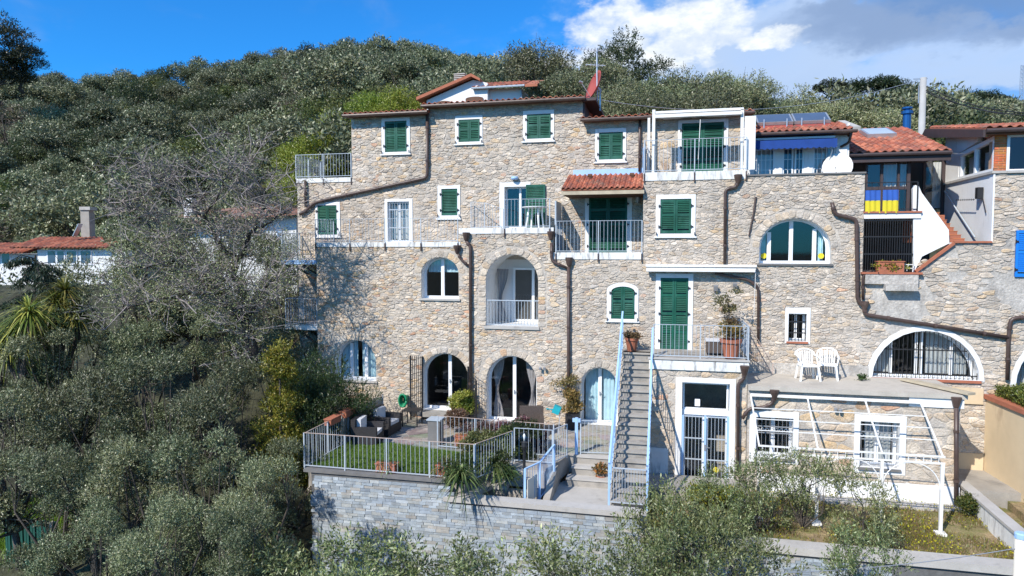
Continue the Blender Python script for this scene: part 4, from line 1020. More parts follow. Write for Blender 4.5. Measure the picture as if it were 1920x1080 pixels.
# small landings on the left end of the house
for k, (y, w, lab, lab2) in enumerate(((488, 1.35, 'upper side landing with pale blue edge at the left end wall', 'railing of the upper side landing at the left end wall'), (608, 1.25, 'lower side landing half hidden in the trees at the left end wall', 'railing of the lower side landing among the tree branches'))):
    z = PY(570, y, .5).z; t = thing('side_landing', lab, 'landing', (XF-w, .1, z-.2))
    mb = MB(); mb.box(XF-w, XF-.01, .05, B-.05, z-.16, z); mb.build('slab', M['paleconcrete'], t)
    mb = MB(); mb.box(XF-w-.02, XF-.01, .0, .05, z-.13, z+.02); mb.build('slab_edge', M['railblue' if k == 0 else 'white'], t)
    mb = MB(); mb.bar((XF-w+.2, .4, z-.16), (XF-.02, .4, z-.8), .06); mb.bar((XF-w+.2, 1.0, z-.16), (XF-.02, 1.0, z-.8), .06); mb.build('brace', M['brown'], t)
    railing(lab2, [(XF-w+.02, B-.1, z), (XF-w+.02, .02, z), (XF-.03, .02, z)], h=.95, sp=.10)

# ------------------------------------------------------------------ blue awning veranda on top of the right house
vx0, vx1, vz0, vz1 = RC((1404, 250, 1592, 330), .9)
V = thing('veranda', 'white rooftop veranda with blue awning valance and gridded windows', 'veranda', (vx0, .9, 7.9))
mb = MB(); YV = .9; zv = 7.92
zt = PY(1490, 254, YV).z
def vr(a): return RC(a, YV)
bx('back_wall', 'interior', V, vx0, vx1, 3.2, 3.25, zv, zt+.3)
bx('side_wall', 'white', V, vx1-.06, vx1, YV, 3.2, zv, zt+.3); bx('side_wall', 'white', V, vx0, vx0+.06, YV+.05, 3.2, zv, zt+.3)
bx('lintel', 'white', V, vx0, vx1, YV, YV+.12, zt-.10, zt+.12)
for a in ((1405, 262, 1411, 330), (1453, 262, 1467, 330), (1508, 262, 1524, 330), (1567, 250, 1588, 330)):
    r_ = vr(a); bx('pillar', 'white', V, r_[0], r_[1], YV-.03, YV+.1, zv, zt-.1)
for a, nx_, nz_ in (((1411, 268, 1453, 330), 5, 4), ((1467, 268, 1488, 330), 2, 4), ((1490, 268, 1508, 330), 2, 4), ((1524, 268, 1567, 330), 5, 4)):
    r_ = vr(a); r_ = (r_[0], r_[1], zv, zt-.1); fr = MB(); ring(fr, outline(r_), outline(grow(r_, -.05)), YV+.01, YV+.07); w = fr.build('window', M['pvc'], V)
    mm = MB(); mm.add([(r_[0], YV+.05, r_[2]), (r_[1], YV+.05, r_[2]), (r_[1], YV+.05, r_[3]), (r_[0], YV+.05, r_[3])], [(0, 1, 2, 3)]); mm.build('pane', M['glass'], w)
    for i in range(1, nx_): q = r_[0]+(r_[1]-r_[0])*i/nx_; bx('glazing_bar', 'pvc', w, q-.008, q+.008, YV+.02, YV+.04, r_[2]+.05, r_[3]-.05)
    for i in range(1, nz_): q = r_[2]+(r_[3]-r_[2])*i/nz_; bx('glazing_bar', 'pvc', w, r_[0]+.05, r_[1]-.05, YV+.022, YV+.042, q-.008, q+.008)
    if nx_ == 5: curtain(w, r_[0]+.06, r_[1]-.06, r_[2]+.05, r_[3]-.05, YV+.2, 'curtainwhite')
x0, x1, z0, z1 = RC((1407, 258, 1570, 275), .35); mb = MB(); n = 60
top = [(x0+(x1-x0)*i/n) for i in range(n+1)]
vs = [(x, .80, z1) for x in top]+[(x, .35, z1-.06) for x in top]+[(x, .34, z0-.03-.035*abs(sin(i*pi/4))) for i, x in enumerate(top)]
mb.add(vs, [(i, i+1, n+2+i, n+1+i) for i in range(n)]+[(n+1+i, n+2+i, 2*n+3+i, 2*n+2+i) for i in range(n)]); mb.build('blue_valance', M['bluecloth'], V)
bx('awning_box', 'whitemetal', V, x0, x1, .62, .86, z1, z1+.06)
mb = MB(); mb.bar(PY(1561, 280, .5), PY(1546, 326, .8), .03); mb.build('awning_arm', M['whitemetal'], V)
ex0, ex1 = PY(1404, 245, .5).x, PY(1607, 243, .5).x; ez = PY(1500, 246, .5).z; et = PY(1500, 222, 2.4)
sl = Vector((0, 1.9, .52))
tile_roof(V, (ex0, .5, ez), (1, 0, 0), sl, ex1-ex0, sl.length, .2, .33, 21)
mb = MB(); mb.tube([(ex0, .46, ez-.05), (ex1, .46, ez-.05)], .055, 8); mb.build('gutter', M['brown'], V)
mb = MB(); mb.obox((ex1-.02, 1.4, ez+.27), (1, 0, 0), sl, (0, -.52, 1.9), .10, 1.0, .06); mb.build('verge', M['paleconcrete'], V)
mb = MB(); mb.box(ex0+.1, ex1-.1, .5, .9, ez-.10, ez-.03); mb.build('soffit', M['wood'], V)
pipe(V, [(ex1-.15, .5, ez-.08), (ex1-.15, .75, ez-.35), (ex1-.35, .85, ez-.45)], .05, False)
for k, (a, b, lab) in enumerate(((1419, 1487, 'left solar water panel on the veranda roof'), (1489, 1557, 'right solar water panel on the veranda roof'))):
    p0 = PY(a, 236, 1.6); p1 = PY(b, 236, 1.6); t = thing('solar_panel', lab, 'solar panel', (p0.x, 1.6, ez+.3), 0, 'solar panels on the veranda roof')
    zc = ez+.62; u = Vector((0, 1.0, .52)).normalized(); nrm = Vector((0, -.52, 1)).normalized()
    mb = MB(); mb.obox(((p0.x+p1.x)/2, 1.9, zc), (1, 0, 0), u, nrm, (p1.x-p0.x)/2, .40, .05); mb.build('frame', M['alu'], t)
    mb = MB(); mb.obox(Vector(((p0.x+p1.x)/2, 1.9, zc))+nrm*.053, (1, 0, 0), u, nrm, (p1.x-p0.x)/2-.05, .36, .004); mb.build('glass_face', M['solar'], t)
    mb = MB(); mb.box(p0.x+.02, p1.x-.02, 1.50, 1.54, zc-.36, zc-.25); mb.build('front_edge', M['reddish'], t)
    for xx in (p0.x+.2, p1.x-.2): mb = MB(); mb.bar((xx, 1.5, zc-.05), (xx, 1.5, ez+.2), .035); mb.build('stand', M['alu'], t)
def dish(name, label, c, r, nrm, mat, depth=.12):
    t = thing(name, label, 'satellite dish', c); c = Vector(c); nrm = Vector(nrm).normalized(); a = nrm.orthogonal().normalized(); b = nrm.cross(a)
    mb = MB(); vs = []; k = 6; n = 20
    for i in range(k+1):
        rr_ = r*i/k
        for j in range(n): vs.append(c+(a*cos(2*pi*j/n)+b*sin(2*pi*j/n))*rr_+nrm*depth*((i/k)**2-1))
    vs += [v-nrm*.015 for v in vs[:]]; m_ = (k+1)*n
    fs = [(i*n+j, i*n+(j+1) % n, (i+1)*n+(j+1) % n, (i+1)*n+j) for i in range(k) for j in range(n)]
    fs += [tuple(m_+q for q in f[::-1]) for f in fs]+[(k*n+j, k*n+(j+1) % n, m_+k*n+(j+1) % n, m_+k*n+j) for j in range(n)]
    mb.add(vs, fs); mb.build('reflector', M[mat], t, smooth=True)
    f = c+nrm*r*.9+Vector((0, 0, -.1)); mb = MB(); mb.bar(c+Vector((0, 0, -r))+nrm*.02, f, .02); mb.obox(f, nrm, a, b, .06, .03, .03); mb.build('receiver_arm', M['alu'], t)
    mb = MB(); mb.bar(c-nrm*depth, c-nrm*(depth+.15)+Vector((0, 0, -.1)), .05); mb.bar(c-nrm*(depth+.12), c-nrm*(depth+.12)+Vector((0, 0, -r-.25)), .05); mb.build('mount', M['alu'], t)
    return t
dish('satellite_dish', 'white satellite dish on the parapet right of the veranda', PY(1570, 313, .45), .42, (-.35, -1, .25), 'whitemetal')
dish('satellite_dish', 'faded red satellite dish seen from the side on the roof step', PY(1112, 159, 2.2), .52, (-.85, -.45, .35), 'reddish', .16)
# antenna
t = thing('television_antenna', 'tall television antenna mast behind the red dish', 'antenna', PY(1120, 185, 2.3))
a = PY(1120, 190, 2.3); b = PY(1119, 90, 2.3); mb = MB(); mb.tube([a, b], .03, 6); mb.build('mast', M['alu'], t)
for (yy, xl, xr, dy) in ((93, 1076, 1132, 3), (122, 1098, 1135, 1)):
    p = PY(xl, yy-dy, 2.3); q = PY(xr, yy+dy, 2.3); mb = MB(); mb.bar(p, q, .018); mb.build('boom', M['alu'], t)
    n = 9 if yy < 100 else 5
    for i in range(n):
        c = p.lerp(q, (i+.3)/n); mb = MB(); mb.bar(c+Vector((.05, -.20, 0)), c+Vector((-.05, .20, 0)), .012); mb.bar(c+Vector((0, 0, -.04)), c+Vector((0, 0, .04)), .012); mb.build('element', M['alu'], t)

# ------------------------------------------------------------------ balcony house with flags
YB = 1.5
bw = thing('balcony_house', 'house with red tiled roof, dark glazed balcony and two flags', 'house', (XE, 1.5, 5.0))
fz = PY(1668, 403, 0).z                                    # balcony floor
bx('floor_slab', 'white', bw, XE, XW2+.1, -.02, 1.4, fz-.10, fz+.05); bx('floor_edge', 'terracotta', bw, XE-.02, XW2+.12, -.06, 1.4, fz+.053, fz+.10)
bx('inner_floor', 'paving', bw, XE, XP0-.01, 1.41, 4.5, fz-.10, fz+.04); bx('inner_floor', 'terracotta', bw, XP0+.0, XP0+.35, 1.4, 4.5, fz-.1, fz+.05)
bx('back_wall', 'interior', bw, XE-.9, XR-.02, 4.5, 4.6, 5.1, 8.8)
bx('side_wall', 'mortar', bw, XE-.25, XE-.01, .22, 3.2, 5.1, 8.0)
# glazed front of the balcony
for a in ((1622, 296, 1626, 398), (1650, 290, 1655, 398), (1682, 290, 1686, 398), (1700, 290, 1706, 398), (1730, 290, 1735, 398), (1765, 286, 1774, 398)):
    yy_ = YB if a[0] < 1710 else 3.45
    r_ = RC(a, yy_); bx('dark_post', 'bargeboard', bw, r_[0], r_[1], yy_-.04, yy_+.04, fz+.1, 8.7)
r_ = RC((1622, 286, 1706, 302), YB); bx('dark_beam', 'bargeboard', bw, r_[0], r_[1], YB-.05, YB+.05, r_[2], r_[3])
r_ = RC((1622, 350, 1700, 356), YB); bx('dark_beam', 'bargeboard', bw, r_[0], r_[1], YB-.045, YB+.045, r_[2], r_[3])
for a in ((1626, 302, 1650, 398), (1655, 302, 1682, 398), (1686, 302, 1700, 398), (1735, 302, 1765, 398)):
    yy_ = YB if a[0] < 1710 else 3.45
    r_ = RC(a, yy_); mm = MB(); mm.add([(r_[0], yy_, r_[2]), (r_[1], yy_, r_[2]), (r_[1], yy_, r_[3]), (r_[0], yy_, r_[3])], [(0, 1, 2, 3)]); mm.build('pane', M['glass'], bw)
for a in ((1657, 306, 1681, 350), (1688, 304, 1699, 350), (1748, 304, 1764, 390)):
    yy_ = YB+.3 if a[0] < 1710 else 3.7; r_ = RC(a, yy_); curtain(bw, r_[0], r_[1], r_[2], r_[3], yy_, 'curtainwhite')
t = railing('dark balcony railing carrying the two flags', [(XE+.02, .0, fz+.10), (XW2, .0, fz+.10)], h=.82, mat='dark', sp=.16, toprail=.02, post_every=3)
for k, (a, lab) in enumerate((((1622, 357, 1650, 398), 'blue and yellow flag hanging at the left of the dark railing'), ((1655, 356, 1684, 398), 'blue and yellow flag hanging beside the green pot on the railing'))):
    x0, x1, z0, z1 = RC(a, -.03); t = thing('flag', lab, 'flag', (x0, -.04, z0), 0, 'two flags on the balcony railing')
    zm = (z0+z1)/2+.02
    for nm, m_, za, zb_ in (('upper_half', 'flagblue', zm, z1), ('lower_half', 'flagyellow', z0, zm)):
        mb = MB(); n = 14; vs = []
        for j in range(5):
            for i in range(n+1): vs.append((x0+(x1-x0)*i/n, -.05+.018*sin(i*1.3+j*.15+k)+.008*sin(i*3), za+(zb_-za)*j/4-(.03*sin(i*.6) if (j == 0 and nm == 'lower_half') else 0)))
        mb.add(vs, [(j*(n+1)+i, j*(n+1)+i+1, (j+1)*(n+1)+i+1, (j+1)*(n+1)+i) for j in range(4) for i in range(n)]); mb.build(nm, M[m_], t, smooth=True)
# roof with skylight
rx0 = PY(1580, 288, 1.1).x; rx1 = PY(1784, 284, 1.1).x; rz = PY(1680, 285, 1.1).z; top = PY(1680, 240, 5.2).z
sl = Vector((0, 4.1, top-rz)); lf = PY(1625, 285, 1.1).x
RF = tile_roof(bw, (lf-.75, 1.1, rz), (1, 0, 0), sl, rx1-lf+.75, sl.length, .235, .36, 31, skip=lambda p: False)
def onroof(px, py):
    n = Vector((1, 0, 0)).cross(sl).normalized(); d = ray(px, py); o = Vector((rx0, 1.1, rz)); return CAM+d*((o-CAM).dot(n)/d.dot(n))
c4 = [onroof(*q) for q in ((1624, 260), (1680, 260), (1662, 248), (1613, 248))]
nn = Vector((1, 0, 0)).cross(sl).normalized()
cen_ = (c4[0]+c4[1]+c4[2]+c4[3])/4; mb = MB(); mb.obox(cen_+nn*.08, (1, 0, 0), sl, nn, .44, .58, .07); sk_ = mb.build('skylight', M['alu'], bw)
mb = MB(); mb.obox(cen_+nn*.155, (1, 0, 0), sl, nn, .37, .5, .006); mb.build('skylight_pane', M['skylight'], sk_)
mb = MB(); mb.tube([(lf-.75, 1.06, rz-.06), (rx1, 1.06, rz-.06)], .06, 8); mb.build('gutter', M['bargeboard'], bw)
bx('fascia', 'bargeboard', bw, lf-.7, rx1, 1.12, 1.2, rz-.28, rz-.05); bx('soffit', 'bargeboard', bw, lf-.7, rx1-.02, 1.2, 3.2, rz-.1, rz-.06)
q = onroof(1700, 238); mb = MB(); mb.tube([q-Vector((0, 0, .3)), q+Vector((0, 0, .45))], .13, 12); mb.lathe([(.19, .45), (.19, .55), (.1, .56), (.1, .6), (.17, .62), (.17, .68), (.02, .7)], q, 12); mb.build('flue', M['chimblue'], bw, smooth=False)
# grille below
gz0 = PY(1668, 510, 0).z; gz1 = fz-.12
t = thing('window_grille', 'black barred grille below the flags behind the terracotta trough', 'grille', (XE, .05, gz0))
for i in range(22):
    x = XE+.03+(XW2-XE-.06)*i/21; mb = MB(); mb.tube([(x, .05, gz0), (x, .05, gz1)], .012, 5); mb.build('bar', M['dark'], t)
for f in (.02, .34, .67, .98):
    z = gz0+(gz1-gz0)*f; mb = MB(); mb.box(XE, XW2, .035, .065, z-.018, z+.018); mb.build('cross_bar', M['dark'], t)
bx('floor_slab', 'terracotta', bw, XE-.05, XW2+.15, -.16, .22, gz0-.06, gz0-.002); bx('floor_slab', 'paving', bw, XE, XW2, .222, 3.2, gz0-.08, gz0-.01)
bx('stone_corbel', 'render', bw, XE+.05, XW2+.05, -.14, -.005, gz0-.34, gz0-.062); bx('stone_corbel', 'render', bw, XE+.55, XW2-.0, -.3, -.005, gz0-.52, gz0-.342)
r_ = RC((1659, 450, 1676, 505), 3.1); bx('inner_door', 'dark', bw, r_[0], r_[1], 3.1, 3.18, gz0, r_[3])
for a in ((1630, 460, 1640, 506), (1650, 462, 1658, 500)):
    r_ = RC(a, 3.1); bx('inner_window', 'dark', bw, r_[0], r_[1], 3.1, 3.18, r_[2], r_[3])
mb = MB()
for a, b in (((1693, 496), (1714, 496)), ((1693, 503), (1714, 503)), ((1694, 510), (1697, 494)), ((1711, 510), (1714, 494)), ((1700, 508), (1703, 496))): mb.bar(PY(*a, -.06), PY(*b, -.06), .02)
tag(mb.build('plant_rack', M['whitemetal']), 'small white wire rack beside the terracotta trough', 'rack')

# outer stair with white parapet, terracotta steps (it climbs to the left behind the parapet)
ST = thing('outer_stair', 'terracotta stair climbing left behind the white sloping parapet', 'stair', (XP0, .1, 5.9))
poly = [(PY(x, y, .02).x, PY(x, y, .02).z) for x, y in ((1713, 512), (1729, 481), (1780, 456), (1779, 431), (1728, 361), (1723, 349), (1716, 347), (1712, 354))]
mb = MB(); mb.prism(poly, .02, .16); mb.build('parapet', M['white'], ST)
n = 8; sxl, sxr = PY(1752, 400, .4).x, PY(1803, 450, .4).x; z0_, z1_ = 5.98, fz+.06
for i in range(n):
    xr_ = sxr-(sxr-sxl)*i/(n-1)*.92; z = z0_+(z1_-z0_)*(i+1)/n; bx('step', 'terracotta', ST, XW2+.25 if i == n-1 else sxl-.6, xr_, .2, 1.15, z-(z1_-z0_)/n+.004, z); bx('nosing', 'brick', ST, xr_-.3, xr_+.015, .19, 1.15, z-.001, z+.012)
mb = MB(); mb.bar((XW2, -.03, 5.16), (XP0+.1, -.03, 5.96), .12, .07); mb.bar((XP0+.1, -.03, 5.99), (XR, -.03, 5.99), .1, .05); mb.build('terracotta_edge', M['terracotta'], ST)
# ------------------------------------------------------------------ brick and white house at the top right
BH = thing('brick_house', 'white house with orange brick pillar and red roof at the upper right edge', 'house', (XR, 0, 5.9))
lz = PY(1858, 322, 0).z
yE = 3.5
bx('side_wall', 'white', BH, XR, XR+.2, .21, yE, 5.98, lz-.05); bx('corner', 'white', BH, XR-.012, XR+.03, -.03, .209, 5.98, lz-.05)
mb = MB(); mb.box(XR-.06, XR+.3, -.06, yE, lz-.05, lz+.02); mb.box(XR+.3, XEND, -.08, .25, lz-.05, lz+.02); mb.build('ledge', M['paleconcrete'], BH)
gz = PX(1800, 275, XR).z
def sx(px0, px1, pyb0, pyt0, nm, mat, dx=0.0):
    pass
# side windows (in the plane X = XR)
ya, yb, yc, yd = (PX(1798, 300, XR).y, PX(1826, 300, XR).y, PX(1829, 300, XR).y, PX(1853, 300, XR).y)
ya = max(ya, yb+.3)
zt_a = PX(1826, 276, XR).z
for k, (p, q) in enumerate(((ya-.1, yb), (yc, max(yd, .12)))):
    mm = MB(); mm.prismx([(p, lz+.1), (q, lz+.1), (q, zt_a+.02), (p, zt_a-.15)], XR+.06, XR+.07); mm.build('pane', M['glass'], BH)
    c_ = MB(); c_.box(XR+.25, XR+.28, (p+q)/2, p, lz+.1, zt_a-.2); c_.build('curtain', M['curtainwhite'], BH)
for y in (ya-.1, (yb+yc)/2, .10):
    bx('window_post', 'pvc', BH, XR, XR+.1, y-.05, y+.05, lz+.02, zt_a)
bx('window_beam', 'pvc', BH, XR-.002, XR+.1, 0.05, ya, lz+.021, lz+.1)
mb = MB(); mb.prismx([(.05, zt_a), (ya, zt_a-.16), (ya, zt_a-.05), (.05, zt_a+.12)], XR-.01, XR+.1); mb.build('window_beam', M['pvc'], BH)
mb = MB(); mb.prismx([(ya+.02, lz+.02), (yE, lz+.02), (yE, 9.6), (2.2, 9.4), (1.1, 9.1), (1.1, zt_a+.13), (ya, zt_a-.04)], XR, XR+.12); mb.build('gable_wall', M['white'], BH)
mb = MB(); mb.prismx([(.1, zt_a+.14), (1.08, zt_a+.14), (1.08, 9.0), (.1, 8.95)], XR+.08, XR+.1); mb.build('gable_pane', M['glass'], BH)
bx('room_wall', 'interior', BH, XR+.6, XEND, 2.8, 2.9, lz, 9.3); bx('room_floor', 'paving', BH, XR+.3, XEND, .25, 3.0, lz-.12, lz-.055)
# brick pillar of single bricks
px0, px1, pz0, pz1 = RC((1853, 244, 1888, 322), 0); px0 = XR+.005
bx('pillar', 'brickjoint', BH, px0+.012, px1-.012, .012, .38, lz+.02, pz1)
BRK = {}
def brick(nm, x0, x1, y0, y1, z0, z1, par, c, mat='tile'):
    mb = MB(); mb.cc = c; mb.box(x0, x1, y0, y1, z0, z1); return mb.build(nm, M[mat], par, col=True)
z = lz+.025; j = 0; rb = random.Random(4)
while z < pz1-.05:
    x = px0-(.11 if j % 2 else 0)
    while x < px1-.01:
        a = max(x, px0); b_ = min(x+.215, px1)
        if b_-a > .03: brick('brick', a, b_-.012, .0, .2, z, z+.052, BH, tuple(v*rb.uniform(.8, 1.2) for v in (.52, .17, .06)))
        x += .22
    for y in (.2, .0): pass
    z += .065; j += 1
wx0, wx1, wz0, wz1 = RC((1888, 250, 1990, 321), 0)
mb = MB(); ring(mb, outline((wx0, wx1, wz0, wz1)), outline(grow((wx0, wx1, wz0, wz1), -.07)), .0, .12); w_ = mb.build('window', M['pvc'], BH, 'large window reflecting blue sky')
mb = MB(); mb.add([(wx0, .08, wz0), (wx1, .08, wz0), (wx1, .08, wz1), (wx0, .08, wz1)], [(0, 1, 2, 3)]); mb.build('pane', M['glass'], w_)
bz = PY(1880, 240, -.25).z
tile_roof(BH, (XR-.35, -.3, bz), (1, 0, 0), (0, 4.2, .75), XEND-XR+.3, 4.25, .24, .36, 41, limit=200)
mb = MB(); mb.prismx([(-.32, bz-.24), (-.32, bz-.03), (4.1, bz+.74), (4.1, bz+.45)], XR-.42, XR-.36); mb.build('barge_board', M['bargeboard'], BH)
mb = MB(); mb.prismx([(4.1, bz+.45), (4.1, bz+.74), (5.4, bz-.0), (5.4, bz-.3)], XR-.42, XR-.36); mb.build('barge_board', M['bargeboard'], BH)
bx('soffit', 'wood', BH, XR-.36, XEND, -.28, -.01, bz-.16, bz-.07); mb = MB(); mb.tube([(XR-.35, -.34, bz-.07), (XEND, -.34, bz-.07)], .06, 8); mb.build('gutter', M['bargeboard'], BH)
bx('front_wall', 'interior', BH, XR+.3, XEND, .13, .2, wz1, bz-.02)
# bracket antenna and slanting cable pole on the white wall
t = thing('wall_antenna', 'small bracket antenna on the white side wall', 'antenna', PX(1843, 360, XR))
c = PX(1843, 362, XR)+Vector((-.12, 0, 0)); mb = MB(); mb.box(c.x-.05, c.x+.1, c.y-.08, c.y+.08, c.z-.16, c.z+.16); mb.build('bracket', M['dark'], t)
mb = MB(); a = PX(1842, 374, XR)+Vector((-.2, 0, 0)); b_ = PX(1806, 375, XR)+Vector((-.2, 0, 0)); mb.bar(a, b_, .015)
for i in range(9): q = a.lerp(b_, (i+.5)/9); mb.bar(q+Vector((0, 0, -.03)), q+Vector((0, 0, .03)), .012)
mb.build('boom', M['dark'], t)
mb = MB(); mb.bar(PX(1846, 370, XR)+Vector((-.05, 0, 0)), PX(1852, 398, XR)+Vector((-.05, 0, 0)), .02); mb.build('stay', M['dark'], t)
mb = MB(); mb.tube([PX(1776, 358, XR)+Vector((-.08, 0, 0)), PX(1834, 445, XR)+Vector((-.08, 0, 0))], .02, 6); tag(mb.build('handrail', M['rail']), 'slanting grey handrail on the white wall beside the terracotta steps', 'handrail')

# utility pole and wires
q0 = PY(1728, 250, 9); q1 = PY(1727, 146, 9)
t = thing('utility_pole', 'concrete utility pole behind the red roof with the skylight', 'utility pole', (q0.x, 9, 4))
mb = MB(); mb.tube([(q0.x, 9, 4), (q0.x, 9, q1.z)], [.15, .115], 12); mb.build('pole', M['polecon'], t, smooth=True)
mb = MB(); mb.bar((q0.x-.35, 9, q1.z-.03), (q0.x+.15, 9, q1.z-.03), .04); mb.bar((q0.x-.17, 8.95, q1.z-.3), (q0.x-.17, 8.95, q1.z-1.0), .03); mb.build('cross_arm', M['alu'], t)
def cable(a, b, sag, r=.012, n=16): a = Vector(a); b = Vector(b); mb = MB(); mb.tube([a.lerp(b, i/n)+Vector((0, 0, -4*sag*(i/n)*(1-i/n))) for i in range(n+1)], r, 5); return mb
for y1, y2, sag, lab, dx in ((160, 212, .25, 'upper cable running right from the concrete pole', 1935), (168, 214, .12, 'middle cable running right from the concrete pole', 1880), (172, 216, .3, 'lowest cable running right from the concrete pole', 1990)):
    tag(cable(PY(1733, y1, 9), PY(dx, y2, 6), sag, .018).build('cable', M['dark']), lab, 'cable', 'cables on the concrete pole')
tag(cable(PY(1722, 150, 9), PY(1120, 186, 5), .75, .010, 30).build('cable', M['alu']), 'thin pale cable between the antenna and the concrete pole', 'cable')

# ------------------------------------------------------------------ terrain
def smooth(t): t = max(0.0, min(1.0, t)); return t*t*(3-2*t)
def lerp_tab(tab, x):
    if x <= tab[0][0]: return tab[0][1]
    for (a, va), (b, vb) in zip(tab, tab[1:]):
        if x <= b: return va+(vb-va)*(x-a)/(b-a)
    return tab[-1][1]
SKYL = [(-3000, 260), (-900, 150), (-100, 128), (60, 144), (200, 152), (330, 140), (450, 122), (540, 106), (640, 94), (720, 106), (850, 124), (960, 146), (1080, 172), (1250, 220), (1400, 240), (1500, 246), (1650, 250), (1760, 250), (1920, 255), (2400, 270), (4500, 300)]
RDG = [(-900, 190), (0, 175), (620, 180), (1000, 130), (1250, 120), (1920, 160), (3000, 200)]
ZLOW = [(-400, 3.0), (400, 3.5), (700, 6.5), (1920, 8.0)]
def camspace(x, y):
    r = Vector((x-CAM.x, y-CAM.y, 0)); return r.dot(RGT), r.dot(FH)
def base_z(x, y):
    if x < 15: zf = -4.6+2.2*smooth((y+8)/9)*smooth((-7.2-x)/5)
    else: zf = -1.5
    return zf
def terrain(x, y):
    lat, d = camspace(x, y); rr = sqrt(lat*lat+d*d)
    if d < 12: return -4.6-.02*(12-d) if x < 30 else -4.6
    px = 960+FP*lat/d; zl = lerp_tab(ZLOW, px); R = lerp_tab(RDG, px); zr = 5.75+(470-lerp_tab(SKYL, px)-4)/FP*R-5.2
    if d < 40:
        t = smooth((d-23)/15) if x > -8 else smooth((d-20)/26)
        z = base_z(x, y)*(1-t)+zl*t
    elif d < R:
        d0 = 40+22*smooth((640-px)/120); s = max(0, (d-d0)/(R-d0)); z = zl+(zr-zl)*(s**.9)
    else: z = zr-(d-R)*.12
    z = max(z, -6.0)
    if d > 45: z += 1.2*mnoise.noise(Vector((x*.03, y*.03, 0)))*min(1, (d-45)/40)
    return z
mb = MB(); NA = 220; radii = [2, 6, 10]+[12+i*.8 for i in range(36)]+[42*1.045**i for i in range(1, 98)]
vs = [(CAM.x, CAM.y, terrain(CAM.x, CAM.y))]
angs = []
for i in range(NA):
    f = i/NA; angs.append(-pi+2*pi*f)
for rr_ in radii:
    for a in angs:
        x = CAM.x+rr_*(FH.x*cos(a)+RGT.x*sin(a)); y = CAM.y+rr_*(FH.y*cos(a)+RGT.y*sin(a)); vs.append((x, y, terrain(x, y)))
fs = [(0, 1+(i+1) % NA, 1+i) for i in range(NA)]
for k in range(len(radii)-1):
    for i in range(NA): a = 1+k*NA+i; b = 1+k*NA+(i+1) % NA; fs.append((a, b, b+NA, a+NA))
mb.add(vs, fs); g = struct(mb.build('ground', M['soil'], smooth=True))

# ------------------------------------------------------------------ patio, slate wall, landing
FY = -5.95
PL = -4.12
mb = MB(); mb.prismz([(PL, FY+.31), (.11, FY+.31), (.28, -4.41), (1.9, -4.41), (2.1, -3.9), (2.32, -3.05), (3.55, -2.95), (3.55, -.005), (-6.5, -.005), (-6.5, -1.0), (PL, -1.2)], PATZ-.5, PATZ); patio = struct(mb.build('patio', M['concrete']))
# irregular paving stones
def pave(par, x0, x1, y0, y1, z, s, seed, obs, mat='paving', pal=((.25, .235, .21), (.20, .19, .175), (.29, .27, .24), (.22, .20, .17))):
    r = random.Random(seed)
    polys = cells(x0, x1, y0, y1, s, s*.75, obs, seed)
    polys.sort(key=lambda p: -area(p))
    for k, p in enumerate(polys):
        cx_ = sum(q[0] for q in p)/len(p); cy_ = sum(q[1] for q in p)/len(p); h = r.uniform(.006, .014); c = pal[r.randrange(len(pal))]
        m2 = MB(); m2.cc = tuple(v*r.uniform(.85, 1.15) for v in c)
        m2.prismz([(cx_+(q[0]-cx_)*.95, cy_+(q[1]-cy_)*.95) for q in p], z, z+h); m2.build('paving_stone', M['stone'], par, col=True)
LAWN = [(PL+.1, FY+.3), (-.1, FY+.3), (-.1, -3.9), (-2.6, -3.4), (PL+.1, -3.3)]
pave(patio, PL+.03, 3.5, -4.0, -.02, PATZ+.001, .62, 77, [obst(LAWN), obst([(2.0, -5), (3.7, -5), (3.7, -2.9), (2.2, -2.9)])])
mb = MB(); mb.prismz(LAWN, PATZ, PATZ+.05); lawnbed = struct(mb.build('lawn_bed', M['lawnsoil']))
SW = thing('slate_retaining_wall', 'blue grey slate block wall below the patio railing and lawn', 'wall', (PL+.2, FY, -4.6))
XA = -.28                                                   # where the pale coping starts
mb = MB(); mb.box(PL+.25, XA, FY+.02, FY+.30, -4.8, PATZ-.02); mb.box(XA+.002, 4.36, FY+.02, FY+.30, -4.8, -.32); mb.box(4.362, 12.4, FY+.02, FY+.30, -4.8, GARZ-.03); mb.build('core', M['slatejoint'], SW)
mb = MB(); mb.box(PL+.25, PL+.5, FY+.31, 0, -4.8, PATZ-.51); mb.build('side_wall', M['slatejoint'], SW)
r = random.Random(12); blocks = []
z = -4.5
while z < PATZ-.08:
    h = r.choice((.07, .078, .085, .065)); x = PL+.22+r.uniform(0, .15)
    while x < 9.5:
        w = r.uniform(.14, .34); top = PATZ-.04 if x < XA else (-.33 if x < 4.3 else -.85)
        if z+h < top: blocks.append((x, min(x+w, 9.6), z, h))
        x += w
    z += h
def slate_block(mb, b):
    x0, x1, z, h = b; p = r.uniform(.004, .03); k = r.uniform(.78, 1.18); c = r.choice(((.29, .32, .34), (.33, .36, .38), (.31, .33, .34), (.26, .29, .32), (.35, .355, .34), (.37, .39, .40), (.33, .31, .28)))
    mb.cc = tuple(v*k for v in c); j = lambda: r.uniform(-.004, .004)
    xa, xb, za, zb = x0+.004, x1-.003, z+.003, z+h-.003
    mb.add([(xa, FY+.03, za), (xb, FY+.03, za), (xb, FY+.03, zb), (xa, FY+.03, zb), (xa+j(), FY-p, za+j()), (xb+j(), FY-p+j(), za+j()), (xb+j(), FY-p, zb+j()), (xa+j(), FY-p+j(), zb+j())],
           [(4, 5, 6, 7), (0, 1, 5, 4), (1, 2, 6, 5), (2, 3, 7, 6), (3, 0, 4, 7)])
